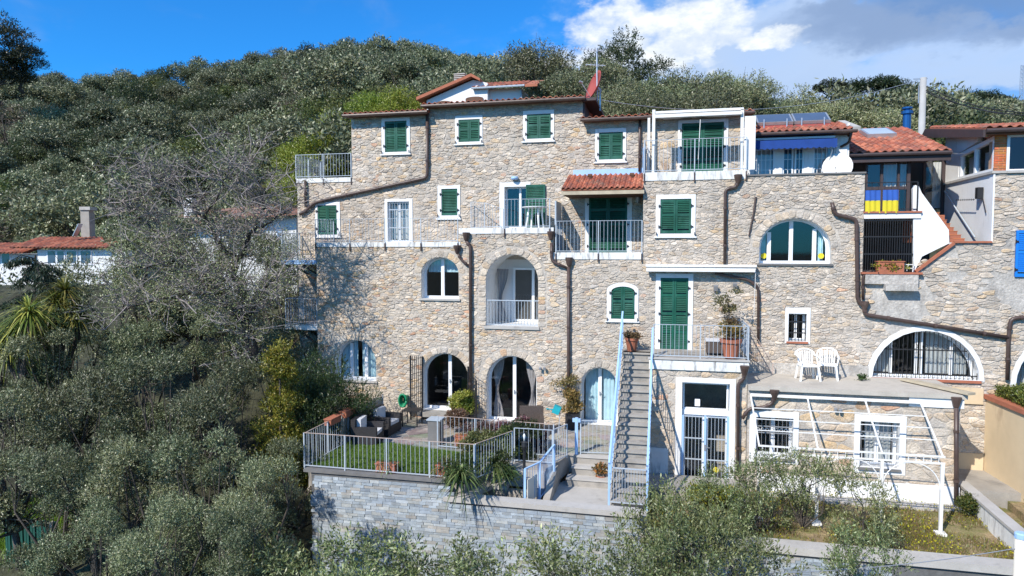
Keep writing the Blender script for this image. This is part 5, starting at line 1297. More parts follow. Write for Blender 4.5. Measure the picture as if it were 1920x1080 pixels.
blocks.sort(key=lambda b: -(b[1]-b[0])*b[3]+(5 if b[2] < -3.0 or b[0] > 4 else 0))
rest = MB()
for k, b in enumerate(blocks):
    if k < 300: m2 = MB(); slate_block(m2, b); m2.build('slate', M['slate'], SW, col=True)
    else: slate_block(rest, b)
o = rest.build('slate_facing', M['slate'], SW, col=True); o['kind'] = 'stuff'
mb = MB(); mb.box(PL+.05, XA-.02, FY-.03, FY+.30, PATZ-.019, PATZ+.05); mb.build('dark_coping', M['sillstone'], SW)
mb = MB(); mb.prismz([(XA-.05, FY-.04), (4.35, FY-.04), (4.35, FY+.30), (.34, FY+.30), (.62, -4.90), (1.0, -4.90), (1.0, -4.62), (.30, -4.62)], -.318, -.20); mb.build('pale_coping', M['paleconcrete'], SW)
mb = MB(); mb.box(4.36, 12.5, FY-.06, FY+.36, GARZ-.02, GARZ+.14); mb.build('garden_kerb', M['paleconcrete'], SW)
# the sunken light well behind the coping
wl = thing('light_well', 'sunken concrete light well between the coping and the patio plants', 'light well', (.4, -5.4, -2.4))
bx('well_wall', 'paleconcrete', wl, .12, .28, FY+.31, -4.63, -2.4, -.32); bx('well_wall', 'concrete', wl, .29, 1.75, -4.84, -4.65, -2.4, -.34); bx('well_floor', 'concrete', wl, .10, 2.2, FY+.3, -4.6, -2.5, -2.4)
bx('planter_wall', 'paleconcrete', wl, .30, 1.9, -4.60, -4.42, -.30, .10)
# landing at the stair foot
mb = MB(); mb.prismz([(1.95, FY+.31), (4.5, FY+.31), (4.5, -2.01), (3.5, -2.01), (2.2, -3.35), (1.95, -3.9)], LANZ-.6, LANZ); landing = struct(mb.build('landing', M['paleconcrete']))
mb = MB(); mb.box(4.5, 7.0, -3.4, -2.06, LANZ-.4, LANZ-.02); struct(mb.build('path', M['concrete']))
stp = thing('patio_steps', 'two broad concrete steps from the landing up to the patio', 'steps', (2.3, -3.3, LANZ))
for k in range(3):
    z = LANZ+.217*(k+1); y = -3.70+.30*k
    bx('step', 'concrete', stp, 2.35+.10*k, 3.54, y, y+.34 if k < 2 else -3.0+.9, z-.22, z-.045); bx('tread', 'paleconcrete', stp, 2.33+.10*k, 3.545, y-.03, y+.34 if k < 2 else -2.1, z-.043, z)
mb = MB(); mb.prismx([(-5.3, LANZ), (-3.0, LANZ), (-3.0, PATZ), (-3.9, PATZ-.05), (-5.3, LANZ+.06)], 1.97, 2.14); mb.build('sloping_kerb', M['concrete'], stp)

# ------------------------------------------------------------------ concrete stair with sky blue rails
SX0, SX1 = 3.62, 4.46; NS = 18; ytop, ybot = -.92, -4.98
ST2 = thing('concrete_staircase', 'long straight concrete staircase with open dark risers', 'staircase', (SX0, ybot, LANZ))
rise = (2.72-LANZ)/NS; run = (ytop-ybot)/(NS-1)
for i in range(NS):
    y = ybot+run*i; z = LANZ+rise*(i+1)
    bx('tread', 'concrete', ST2, SX0, SX1, y-.035, y+run+.02, z-.05, z)
    if i: bx('riser', 'paving', ST2, SX0+.03, SX1-.03, y+.02, y+.05, z-rise+.001, z-.052)
    else: bx('riser', 'paving', ST2, SX0+.03, SX1-.03, y+.02, y+.3, z-rise+.001, z-.052)
bx('top_landing', 'concrete', ST2, SX0-.12, K[0]-.001, ytop+.03, -.005, 2.56, 2.72)
for x in (SX0+.0, SX1-.06):
    mb = MB(); mb.prismx([(ybot+.1, LANZ), (ybot+.45, LANZ), (ytop+.1, 2.40), (ytop+.1, 2.55), (ytop-.02, 2.52), (ybot+.08, LANZ+.10)], x+.008, x+.05); mb.build('stringer', M['concrete'], ST2)
for (X, y0, y1, lab, ex) in ((SX0-.04, ybot-.05, ytop+.3, 'left sky blue stair rail ending above the landing by the arched shutter', 0), (SX1+.03, ybot-.05, ytop-.25, 'right sky blue stair rail beside the entrance door', 0)):
    za = LANZ+.10; zb_ = za+(y1-y0)/run*rise+0.0
    t = thing('stair_rail', lab, 'railing', (X, y0, LANZ))
    for hz_, w_, nm in ((1.0, .05, 'handrail'), (.16, .035, 'bottom_rail')):
        mb = MB(); mb.bar((X, y0, za+hz_), (X, y1, zb_+hz_), w_, w_*.8 if nm == 'bottom_rail' else .055); mb.build(nm, M['railblue'], t)
    n = 34
    for i in range(1, n):
        f = i/n; inst('baluster', rail_mesh(.84, .008, 'railblue'), (X, y0+(y1-y0)*f, za+(zb_-za)*f+.16), t)
    for f in (0.0, .36, .70, 1.0):
        p = Vector((X, y0+(y1-y0)*f, za+(zb_-za)*f)); mb = MB(); mb.box(X-.024, X+.024, p.y-.024, p.y+.024, p.z-.12, p.z+.97); mb.build('post', M['railblue'], t)
t = thing('stair_gate', 'low barred gate across the foot of the concrete stairs', 'gate', (SX0, ybot-.12, LANZ))
for z in (LANZ+.18, LANZ+1.02): mb = MB(); mb.box(SX0, SX1, ybot-.13, ybot-.10, z-.012, z+.012); mb.build('rail', M['rail'], t)
for i in range(1, 12): inst('bar', rail_mesh(.84, .007, 'rail'), (SX0+(SX1-SX0)*i/12, ybot-.115, LANZ+.18), t)
mb = MB(); mb.box(SX0-.05, SX0+.03, ybot-.17, ybot-.08, LANZ+.9, LANZ+1.08); mb.build('lock', M['railblue'], t)

# railings of the patio
railing('front railing along the lawn above the slate wall', [(PL, FY+.12, PATZ+.05), (.42, FY+.08, PATZ+.05)], h=.90, sp=.115, topmat='rust', post_every=1.15, toprail=.013)
railing('left patio railing running back to the house with red planters', [(PL, FY+.14, PATZ), (PL, -.9, PATZ)], h=.93, sp=.115, topmat='rust', post_every=1.3, toprail=.013)
t = thing('reed_screen', 'pale boarded screen behind the sofas along the patio railing', 'screen', (PL-.04, -2.9, PATZ))
for i in range(20): y = -3.7+i*.142; bx('board', 'palewood', t, PL-.055+.006*(i % 2), PL-.035, y, y+.134, PATZ+.04, PATZ+.86)
railing('railing between the lawn plants and the light well', [(.44, FY+.12, PATZ+.05), (1.0, -4.3, PATZ)], h=.90, sp=.115, topmat='rust', post_every=1.2, toprail=.013)
railing('inner railing between the planters and the armchair', [(-1.42, -3.25, PATZ), (1.95, -3.45, PATZ)], h=.92, sp=.13, topmat='rust', post_every=1.1, toprail=.012)
railing('short return railing above the landing kerb', [(1.0, -4.05, PATZ), (2.02, -4.05, PATZ), (2.30, -3.35, PATZ)], h=.92, sp=.13, post_every=1.0, toprail=.015)
railing('upper patio railing between the blue gate post and the stairs', [(2.62, -2.95, PATZ), (3.5, -2.85, PATZ)], h=.94, sp=.11, post_every=1.0, toprail=.015)
railing('sky blue railing sloping down beside the light well', [(1.60, FY+.42, LANZ+.0), (1.88, -5.1, LANZ+.05), (2.08, -4.12, PATZ-.42)], h=.98, sp=.085, mat='railblue', post_every=.9, toprail=.024, postr=.028)
mb = MB(); mb.box(2.47, 2.55, -3.02, -2.94, LANZ+.65, PATZ+1.02); mb.box(2.40, 2.62, -3.01, -2.95, PATZ+.9, PATZ+1.0); tag(mb.build('gate_post', M['railblue']), 'sky blue gate post at the top of the patio steps', 'post')
mb = MB(); mb.obox((1.74, -5.35, LANZ+.45), (.28, .95, 0), (1, -.3, 0), (0, 0, 1), .24, .008, .28); tag(mb.build('white_board', M['cream']), 'off white board tied to the sloping sky blue railing', 'board')
railing('dark iron railing between the stair landing and the annex terrace', [(7.2, -.25, 2.72), (7.95, -.25, 2.12)], h=.9, sp=.09, mat='rust', toprail=.012, r=.006, hs=[.92, .3])

# ------------------------------------------------------------------ white iron pergola
PG = thing('pergola', 'bare white iron pergola frame leaning on the annex wall', 'pergola', (7.2, -4.0, GARZ))
pxs = [7.12, 8.55, 9.95, 11.25]; yw, yf = -2.22, -4.15; zw, zf = 1.86, 1.02; xf = [7.12, 8.45, 9.85, 11.12]
fr_ = [Vector((x, yf, zf)) for x in xf]; bk_ = [Vector((x, yw, zw)) for x in pxs]
for a, b in zip(bk_, fr_): mb = MB(); mb.bar(a, b, .036, .036); mb.build('rafter', M['whitemetal'], PG)
for f in (.0, .30, .52, .74): mb = MB(); mb.bar(bk_[0].lerp(fr_[0], f)+Vector((0, 0, .035)), bk_[3].lerp(fr_[3], f)+Vector((0, 0, .035)), .02, .02); mb.build('purlin', M['whitemetal'], PG)
mb = MB(); mb.bar((pxs[0], yw, zw), (pxs[3], yw, zw), .05); mb.build('wall_beam', M['whitemetal'], PG)
for dz in (0, -.16): mb = MB(); mb.bar((xf[0]-.02, yf, zf+dz), (xf[3]+.05, yf, zf+dz), .038); mb.build('front_beam', M['whitemetal'], PG)
for a, b in zip(xf, xf[1:]):
    for i in range(8): q = a+(b-a)*(i+.5)/8; mb = MB(); mb.bar((q, yf, zf-.15), (q, yf, zf), .015); mb.build('spindle', M['whitemetal'], PG)
for k, x in enumerate(xf):
    mb = MB(); mb.box(x-.035, x+.035, yf-.035, yf+.035, GARZ+.02, zf-.16); mb.box(x-.11, x+.11, yf-.11, yf+.11, GARZ-.01, GARZ+.05); mb.build('post', M['whitemetal'], PG)
    for s in (-1, 1):
        if (k == 0 and s < 0) or (k == 3 and s > 0): continue
        pts = [(x+s*(.04+.58*sin(a)), yf, zf-.17-.60*(1-0)+.60*(1-cos(a))) for a in [i*pi/16 for i in range(9)]]
        mb = MB(); mb.tube([(x+s*(.03+.58*(1-cos(a))), yf, zf-.78+.60*sin(a)) for a in [i*pi/16 for i in range(9)]], .014, 6); mb.build('curved_brace', M['whitemetal'], PG)

# ------------------------------------------------------------------ garden on the right
mb = MB(); n = 46; m_ = 26; vs = []; gx0, gx1, gy0, gy1 = 4.36, 13.4, FY+.30, -1.9
for j in range(m_+1):
    for i in range(n+1):
        x = gx0+(gx1-gx0)*i/n; y = gy0+(gy1-gy0)*j/m_; vs.append((x, y, GARZ-.02+.05*mnoise.noise(Vector((x*1.7, y*1.7, 0)))))
mb.add(vs, [(j*(n+1)+i, j*(n+1)+i+1, (j+1)*(n+1)+i+1, (j+1)*(n+1)+i) for j in range(m_) for i in range(n)]); struct(mb.build('garden_bed', M['garden'], smooth=True))
mb = MB(); mb.prismz([(12.24, -1.9), (24, -1.9), (24, -.01), (12.24, -.01)], -2, -.42); struct(mb.build('ramp', M['concrete']))
mb = MB(); mb.prismz([(13.42, -1.95), (13.2, -6.2), (30, -6.2), (30, -1.95)], -3, -.62); struct(mb.build('upper_garden', M['garden']))
LW = thing('low_wall', 'low grey white garden wall running out to the right edge', 'wall', (13.2, -2, -.8))
mb = MB(); a = PZ(1808, 912, GARZ+.5); b = PZ(1915, 1012, GARZ+.45)
mb.prismz([(a.x, a.y+.5), (a.x+.22, a.y+.5), (b.x+.22, b.y-1.2), (b.x, b.y-1.2)], GARZ-1.5, GARZ+.42); mb.build('body', M['whitestain'], LW)
mb = MB(); mb.prismz([(a.x-.03, a.y+.5), (a.x+.25, a.y+.5), (b.x+.25, b.y-1.2), (b.x-.03, b.y-1.2)], GARZ+.423, GARZ+.49); mb.build('coping', M['paleconcrete'], LW)
OW = thing('ochre_wall', 'ochre rendered wall with terracotta coping under the hedge', 'wall', (13.7, -1, -.4))
p0 = (12.98, -.06); p1 = (13.35, -2.55)
mb = MB(); mb.prismz([(13.62, -.01), (13.92, -.01), (14.1, -2.9), (13.8, -2.9)], -1.5, 1.62); mb.build('body', M['ochre'], OW)
mb = MB(); mb.prismz([(13.56, -.01), (13.98, -.01), (14.18, -2.95), (13.74, -2.95)], 1.623, 1.74); mb.build('coping', M['terracotta'], OW)
bx('end_pier', 'terracotta', OW, 13.72, 14.4, -3.35, -2.96, .98, 1.66); bx('end_pier_base', 'paleconcrete', OW, 13.78, 14.4, -3.33, -2.96, -1.5, .977)

# ------------------------------------------------------------------ garden chairs, table, sofas and the like
def plastic_chair(name, label, loc, rz, group):
    t = thing(name, label, 'chair', loc, rz, group)
    def b_(nm, geo): mb = MB(); geo(mb); return mb.build(nm, M['plastic'], t, local=True)
    b_('seat', lambda m: m.prism([(-.24, .40), (.24, .40), (.24, .43), (-.24, .43)], -.22, .22))
    for sx_ in (-1, 1):
        b_('leg', lambda m: m.bar((sx_*.27, -.24, 0), (sx_*.22, -.19, .41), .045)); b_('leg', lambda m: m.bar((sx_*.25, .27, 0), (sx_*.21, .20, .41), .045))
        b_('armrest', lambda m: m.tube([(sx_*.24, -.22, .42), (sx_*.28, -.20, .63), (sx_*.28, -.05, .66), (sx_*.26, .24, .68)], [.02, .026, .03, .02], 8))
    n = 7
    for i in range(n):
        x = -.19+.38*i/(n-1); b_('back_slat', lambda m: m.bar((x*.95, .22, .44), (x*1.05, .30, .80-.15*abs(x)), .036, .012, (0, 1, 0)))
    b_('back_rail', lambda m: m.tube([(-.27, .25, .66), (-.24, .30, .76), (-.12, .32, .83), (0, .325, .845), (.12, .32, .83), (.24, .30, .76), (.27, .25, .66)], .024, 8))
    return t
qa = PZ(1518, 716, 2.10); qb = PZ(1555, 714, 2.10)
plastic_chair('plastic_chair', 'white plastic armchair nearer to the landing railing', (qa.x, qa.y+.3, 2.10), radians(8), 'white chairs on the annex terrace')
plastic_chair('plastic_chair', 'white plastic armchair nearer to the half round window', (qb.x, qb.y+.3, 2.10), radians(-10), 'white chairs on the annex terrace')
q = PY(1003, 405, .65); t = thing('garden_table', 'white garden table on the balcony by the open green shutter', 'table', (q.x, .65, ZT2))
mb = MB(); mb.lathe([(.42, 0), (.43, .015), (.43, .03), (.40, .035)], (q.x, .65, ZT2+.68), 20); mb.build('tabletop', M['plastic'], t)
for a in range(4): c = Vector((cos(a*pi/2+.6), sin(a*pi/2+.6), 0)); mb = MB(); mb.bar(Vector((q.x, .65, ZT2))+c*.32, Vector((q.x, .65, ZT2+.68))+c*.22, .05); mb.build('leg', M['plastic'], t)
def sofa(name, label, loc, rz, w, mat, cush=True, group=None, cat='armchair'):
    t = thing(name, label, cat, loc, rz, group)
    def b_(nm, m_, *a): mb = MB(); mb.box(*a); return mb.build(nm, M[m_], t, local=True)
    b_('base', mat, -w/2, w/2, -.34, .34, .04, .30); b_('backrest', mat, -w/2, w/2, .26, .38, .303, .78)
    for s in (-1, 1): b_('armrest', mat, min(s*w/2, s*(w/2-.12)), max(s*w/2, s*(w/2-.12)), -.36, .257, .303, .56)
    if cush: b_('seat_cushion', 'cushion', -w/2+.13, w/2-.13, -.33, .255, .303, .40); b_('back_cushion', 'cushion', -w/2+.15, w/2-.15, .13, .254, .42, .76)
    for s in (-1, 1):
        for u in (-1, 1): b_('foot', 'dark', s*(w/2-.06)-.025, s*(w/2-.06)+.025, u*.28-.025, u*.28+.025, 0, .04)
    return t
sofa('rattan_armchair', 'dark rattan armchair with pale cushions nearest the planters', (PL+.62, -3.35, PATZ+.02), radians(97), .82, 'rattan', True, 'patio armchairs with cushions')
sofa('rattan_armchair', 'dark rattan armchair with pale cushions nearest the green hose reel', (PL+.62, -2.15, PATZ+.02), radians(84), .82, 'rattan', True, 'patio armchairs with cushions')
q = PZ(1003, 806, PATZ); sofa('rattan_armchair', 'brown rattan armchair in front of the curtained arched door', (q.x, -1.25, PATZ+.02), radians(12), .74, 'rattanbrown', False)
q = PZ(740, 775, PATZ); mb = MB(); 
t = thing('side_table', 'low dark metal table beside the iron grille', 'table', (-3.0, -1.1, PATZ)); bx('tabletop', 'dark', t, -3.3, -2.75, -1.35, -.85, PATZ+.5, PATZ+.53)
for x in (-3.27, -2.78):
    for y in (-1.32, -.88): bx('leg', 'dark', t, x-.015, x+.015, y-.015, y+.015, PATZ, PATZ+.5)
# hose reel
q = PY(757, 750, -.3); t = thing('hose_reel', 'green plastic hose reel on the wall by the patio', 'hose reel', q)
mb = MB()
for k in range(4): mb.tube([(q.x+(.13-.015*k)*cos(a), q.y+.05*k-.1, q.z+(.21-.02*k)*sin(a)) for a in [i*pi/8 for i in range(17)]], .035, 6)
mb.build('hose', M['hosegreen'], t, smooth=True); mb = MB(); mb.box(q.x-.06, q.x+.06, q.y+.1, -.03, q.z-.12, q.z+.12); mb.build('bracket', M['hosegreen'], t)
# iron grille leaves of the arched door, folded open
for k, (xa, xb, ya, yb_, lab) in enumerate(((770, 792, -.75, -.06, 'black iron grille leaf standing open left of the arched door'), (878, 893, -.06, -.5, 'black iron grille leaf folded open against the downpipe'))):
    Xa = PY(xa, 720, ya).x; Xb = PY(xb, 720, yb_).x; t = thing('door_grille', lab, 'grille', (Xa, ya, .47), 0, 'iron grille leaves')
    zt_ = PY(780, 664, -.4).z if k == 0 else PY(885, 690, -.3).z
    def pt(f, z): return Vector((Xa+(Xb-Xa)*f, ya+(yb_-ya)*f, z))
    for f in [i/6 for i in range(7)]: mb = MB(); mb.tube([pt(f, PATZ+.1), pt(f, zt_-.12*(abs(f-.0))*(1 if k == 0 else 3))], .011 if f not in (0, 1) else .03, 5); mb.build('bar', M['dark'], t)
    for i in range(9): z = PATZ+.15+(zt_-.3-PATZ)*i/8; mb = MB(); mb.bar(pt(0, z), pt(1, z), .012); mb.build('cross_bar', M['dark'], t)
# globe lamp
gl = PD(983, 820, 16.5); lb = thing('globe_lamp', 'garden lamp with clear round globe on a dark post by the light well', 'lamp', (gl.x, gl.y, -2.4))
mb = MB(); mb.tube([(gl.x, gl.y, -2.4), (gl.x, gl.y, gl.z-.14)], .035, 8); mb.lathe([(.05, -.30), (.075, -.22), (.06, -.12), (.04, -.10)], gl, 10); mb.build('post', M['dark'], lb)
mb = MB(); mb.lathe([(.15*sin(a), -.15*cos(a)) for a in [.12+i*(pi-.24)/10 for i in range(11)]], gl, 18); mb.build('globe', M['clearglass'], lb, smooth=True)
mb = MB(); mb.lathe([(.012, -.10), (.022, -.02), (.035, .04), (.012, .09)], gl, 8); mb.build('bulb', M['plastic'], lb, smooth=True)
# turquoise lantern on a stake
q = PY(1044, 768, -1.2); t = thing('watering_can', 'turquoise watering can hung beside the downpipe', 'watering can', q)
mb = MB(); mb.obox(q, (1, 0, -.4), (0, 1, 0), (.4, 0, 1), .11, .09, .12); mb.build('body', M['turq'], t); mb = MB(); mb.bar(q+Vector((.1, 0, -.02)), q+Vector((.04, 0, -.95)), .018); mb.build('stake', M['rail'], t); mb = MB(); mb.bar(q+Vector((-.1, 0, 0)), q+Vector((-.26, 0, .0)), .03); mb.lathe([(.01, 0), (.05, .03), (.05, .05), (.01, .06)], q+Vector((-.28, 0, -.03)), 8); mb.build('spout', M['turq'], t)
# boxes
q0 = PY(1324, 640, -.7); q1 = PY(1368, 666, -.7); t = thing('storage_box', 'grey wicker storage box on the stair terrace', 'box', (q0.x, -.7, 2.72))
bx('body', 'rattanbrown', t, q0.x, q1.x, -1.0, -.5, 2.77, 3.12); bx('lid', 'cushion', t, q0.x-.02, q1.x+.02, -1.02, -.48, 3.125, 3.16)
q = PZ(815, 835, PATZ); t = thing('square_planter', 'tall blue grey square planter at the end of the inner railing', 'planter', (-1.6, -2.9, PATZ))
bx('body', 'sillstone', t, -1.78, -1.42, -3.08, -2.72, PATZ+.02, PATZ+.72); bx('rim', 'rail', t, -1.81, -1.39, -3.11, -2.69, PATZ+.722, PATZ+.76)
t = thing('stone_lump', 'rough pale log lying on the concrete ramp', 'log', PZ(1828, 872, -.42)); q = PZ(1828, 872, -.42); mb = MB(); mb.tube([q+Vector((-.25, .1, .10)), q+Vector((-.1, .03, .14)), q+Vector((.08, -.02, .11)), q+Vector((.25, -.1, .08))], [.09, .13, .12, .07], 8); mb.build('trunk', M['paleconcrete'], t)
q = PD(1913, 1035, 12.0); t = thing('cream_post', 'cream post with pale blue cap in the bottom right corner', 'post', (q.x, q.y, -3)); mb = MB(); mb.tube([(q.x, q.y, -4), (q.x, q.y, q.z+.25)], .09, 12); mb.build('shaft', M['cream'], t, smooth=True); mb = MB(); mb.lathe([(.1, .25), (.10, .33), (.08, .35)], q, 12); mb.build('cap', M['railblue'], t)
tag(cable(q+Vector((0, 0, .08)), PD(1420, 1075, 12.5), .10, .008).build('cable', M['alu']), 'pale cable tied to the cream post in the bottom right corner', 'cable')
# shed at the lower left
q = PD(55, 1005, 21); t = thing('green_shed', 'dark green corrugated shed under the olive trees at lower left', 'shed', (q.x, q.y, -4.4)); mb = MB()
for i in range(16): x = q.x-.9+i*.12; mb.box(x, x+.08, q.y-.02-(.02 if i % 2 else 0), q.y+.1, -4.5, q.z+.5); 
o = mb.build('wall', M['shed'], t); o['kind'] = 'stuff'; bx('corner_post', 'concrete', t, q.x+.85, q.x+.95, q.y-.06, q.y+.1, -4.5, q.z+.5)
a = PZ(-40, 1066, -4.3); b = PZ(110, 1085, -4.3); mb = MB(); mb.bar(a, b, .12, .3); tag(mb.build('white_kerb', M['white']), 'white kerb edge crossing the bottom left corner', 'kerb')

# ------------------------------------------------------------------ vegetation
RNG = np.random.default_rng(5)
def unit(v): return v/(np.linalg.norm(v, axis=1, keepdims=True)+1e-9)
def rdir(n, rng): return unit(rng.normal(size=(n, 3)))
def leaf_arrays(pos, d, L, W, col, rng, nrm=None):
    n = len(pos); s = unit(np.cross(d, rdir(n, rng) if nrm is None else unit(nrm+rdir(n, rng)*.75))); L = np.broadcast_to(L, (n,))[:, None]; W = np.broadcast_to(W, (n,))[:, None]
    v = np.empty((n, 4, 3)); v[:, 0] = pos; v[:, 1] = pos+d*L*.5+s*W*.5; v[:, 2] = pos+d*L; v[:, 3] = pos+d*L*.5-s*W*.5
    return v.reshape(-1, 3), np.repeat(col, 4, axis=0)
def mesh_np(name, leaves, mats, wood=None):
    """leaves: list of (verts (4n,3), cols (4n,3)); wood: an MB with trunk and limbs in material slot 1"""
    V = np.concatenate([a for a, _ in leaves]) if leaves else np.zeros((0, 3)); Cc = np.concatenate([c for _, c in leaves]) if leaves else np.zeros((0, 3))
    nl = len(V)//4; F = np.arange(nl*4, dtype=np.int32); loops = [F]; starts = np.arange(nl)*4; tot = np.full(nl, 4); mi = np.zeros(nl, dtype=np.int32)
    if wood and wood.v:
        wf = wood.f; off = len(V); V = np.concatenate([V, np.array([tuple(q) for q in wood.v])]); Cc = np.concatenate([Cc, np.full((len(wood.v), 3), .1)])
        wl = np.array([i+off for f in wf for i in f], dtype=np.int32); wt = np.array([len(f) for f in wf]); ws = nl*4+np.concatenate([[0], np.cumsum(wt)[:-1]])
        loops.append(wl); starts = np.concatenate([starts, ws]); tot = np.concatenate([tot, wt]); mi = np.concatenate([mi, np.ones(len(wf), dtype=np.int32)])
    L = np.concatenate(loops); me = bpy.data.meshes.new(name)
    me.vertices.add(len(V)); me.vertices.foreach_set('co', V.astype(np.float32).ravel()); me.loops.add(len(L)); me.loops.foreach_set('vertex_index', L)
    me.polygons.add(len(starts)); me.polygons.foreach_set('loop_start', starts.astype(np.int32))
    for m_ in mats: me.materials.append(m_)
    me.update(calc_edges=True)
    me.polygons.foreach_set('material_index', mi)
    ca = me.color_attributes.new('Col', 'FLOAT_COLOR', 'POINT'); ca.data.foreach_set('color', np.concatenate([Cc, np.ones((len(Cc), 1))], 1).astype(np.float32).ravel())
    me.validate(); me.update(); return me
def colors(n, rng, base, tip=None, ptip=.3, sp=.25):
    c = np.array(base)[None]*rng.uniform(1-sp, 1+sp, (n, 1))
    if tip is not None: m = rng.random(n) < ptip; c[m] = np.array(tip)[None]*rng.uniform(1-sp, 1+sp, (m.sum(), 1))
    return c*rng.uniform(.92, 1.08, (n, 3))
def blobs(rng, R, H, n, rmin, rmax, shell=.55):
    """centres in an uneven crown of radius R, height H (origin at its bottom centre)"""
    out = []
    lob = rng.uniform(.7, 1.15, 9)
    while len(out) < n:
        p = rng.uniform(-1, 1, 3); q = np.linalg.norm(p)
        if q > 1 or q < shell: continue
        k = lob[int((atan2(p[1], p[0])+pi)/(2*pi)*8.99)]
        out.append((np.array([p[0]*R*k, p[1]*R*k, H*.5+p[2]*H*.5*(.85+.15*k)]), rng.uniform(rmin, rmax)))
    return out
def sprigs(rng, bl, nper, nleaf, slen, L, W, base, tip, up=.25, ptip=.35, droop=0):
    P = []; D = []; Nn = []
    for c, r_ in bl:
        d = rdir(nper, rng); d[:, 2] = np.abs(d[:, 2])*.75+d[:, 2]*.25; d = unit(d); o = c+d*r_*rng.uniform(.55, 1.0, (nper, 1))
        sd_ = unit(d+rng.normal(size=(nper, 3))*.55+np.array([0, 0, up])); 
        for k in range(nleaf):
            t = (k+.3)/nleaf*slen; P.append(o+sd_*t+np.array([0, 0, -droop*t*t])); D.append(unit(sd_*.7+rdir(nper, rng)*.75)); Nn.append(d)
    P = np.concatenate(P); D = np.concatenate(D); Nn = np.concatenate(Nn); n = len(P)
    return leaf_arrays(P, D, L*rng.uniform(.7, 1.25, n), W*rng.uniform(.7, 1.2, n), colors(n, rng, base, tip, ptip), rng, Nn)
def limbs(rng, mb, base, bl, r0, n=10, fork=.35, lean=(0, 0)):
    top = np.mean([c for c, _ in bl], axis=0); b = np.array(base, float); f = b+(top-b)*fork+np.array([lean[0], lean[1], 0])
    mb.tube([b, (b+f)/2+rng.normal(size=3)*r0*.8, f], [r0*1.25, r0, r0*.85], 8)
    idx = rng.permutation(len(bl))[:n]
    for i in idx:
        c = bl[i][0]; m1 = f+(c-f)*.5+rng.normal(size=3)*.14*np.linalg.norm(c-f); mb.tube([f, m1, c], [r0*.6, r0*.3, r0*.08], 5, False)
        for _ in range(2): e = c+rng.normal(size=3)*bl[i][1]*.8; mb.tube([m1, (m1+e)/2+rng.normal(size=3)*.06, e], [r0*.22, r0*.12, r0*.04], 4, False)
OL = (.085, .098, .055); OLT = (.19, .205, .15)             # olive: dull green above, silver below
def leafy(name, seed, R, H, zb, nb, rmin, rmax, nper, nleaf, slen, L, W, base=OL, tip=OLT, mat='olive', bark='bark', r0=.16, up=.25, ptip=.35, nl=10, shell=.5, whole=False, fork=.4, droop=0):
    rng = np.random.default_rng(seed); bl = blobs(rng, R, H, nb, rmin, rmax, shell); bl = [(c+np.array([0, 0, zb]), r_) for c, r_ in bl]
    lv = sprigs(rng, bl, nper, nleaf, slen, L, W, base, tip, up, ptip, droop); wd = MB(); limbs(rng, wd, (0, 0, -.6), bl, r0, nl, fork)
    if whole: return mesh_np(name, [lv], [M[mat], M[bark]], wd)
    return mesh_np('crown', [lv], [M[mat]]), wd.mesh('trunk', M[bark], smooth=True)
def plant_tree(meshes, name, label, cat, loc, s=1.0, rz=0, group=None, sz=None):
    t = thing(name, label, cat, loc, rz, group); t.scale = (s, s, (sz or s))
    for nm, me in zip(('crown', 'trunk'), meshes): o = bpy.data.objects.new(nm, me); COL.objects.link(o); o.parent = t
    return t

# hillside trees: crown and trunk in one mesh each, they are small in the picture
FARM = [leafy('hill_olive', 40+k, 3.0, 4.2, 1.0, 30, .5, 1.15, 84, 4, .42, .25, .105, whole=True, nl=6, r0=.2, base=(.125, .142, .080), tip=(.22, .24, .155)) for k in range(4)]
FARG = [leafy('hill_bush', 60+k, 2.9, 3.6, .4, 30, .5, 1.15, 64, 4, .45, .22, .12, base=(.085, .11, .032), tip=(.16, .19, .055), mat='leaf', whole=True, nl=5, r0=.18) for k in range(2)]
FARY = [leafy('spring_tree', 70, 2.6, 4.4, .5, 30, .7, 1.1, 40, 4, .5, .26, .14, base=(.15, .22, .025), tip=(.25, .34, .045), mat='leaf', whole=True, nl=7, r0=.14)]
FARD = [leafy('dark_oak', 80, 3.0, 4.6, .5, 34, .6, 1.2, 70, 4, .45, .22, .11, base=(.035, .05, .02), tip=(.08, .10, .04), mat='leaf', whole=True, nl=6, r0=.2)]
FARB = [leafy('bare_tree', 90, 2.6, 4.4, .8, 24, .6, 1.0, 14, 4, .6, .30, .05, base=(.12, .085, .06), tip=(.16, .12, .09), mat='leaf', whole=True, nl=18, r0=.16)]
def put(me, name, label, loc, s, rz, group, sz=None):
    o = bpy.data.objects.new(name, me); COL.objects.link(o); o.location = loc; o.scale = (s, s, sz or s*.95); o.rotation_euler = (0, 0, rz); return tag(o, label, 'tree', group)
r = random.Random(99); cnt = 0; placed = []
HAZ = None
def vis(px, z, d, top):
    """skip trees that the buildings hide from every nearby view"""
    py = 470-(z+top-5.75)/d*FP
    if 690 < px < 1130 and py > 235: return False
    if 1130 <= px < 1420 and py > 240: return False
    if px >= 1420 and py > 262: return False
    if px < 690 and py > 560: return False
    return True
d = 44.0; cand = []
while d < 200:
    step = 4.5+d*.022; lat = -d*.86
    while lat < d*.84:
        px = 960+FP*lat/d; R = lerp_tab(RDG, px)
        if d < R+3:
            dd = d+r.uniform(-.4, .4)*step; ll = lat+r.uniform(-.4, .4)*step; x = CAM.x+FH.x*dd+RGT.x*ll; y = CAM.y+FH.y*dd+RGT.y*ll; z = terrain(x, y)
            s = r.uniform(.68, 1.42)*(1+.0012*d)
            if vis(px, z, dd, 5.2*s) and not (d < 56 and -200 < px < 300) and not (d < 50 and px < 640) and not (d < 58 and 760 < px < 1010): cand.append((dd, px, x, y, z, s))
        lat += step
    d += step*.92
r.shuffle(cand)
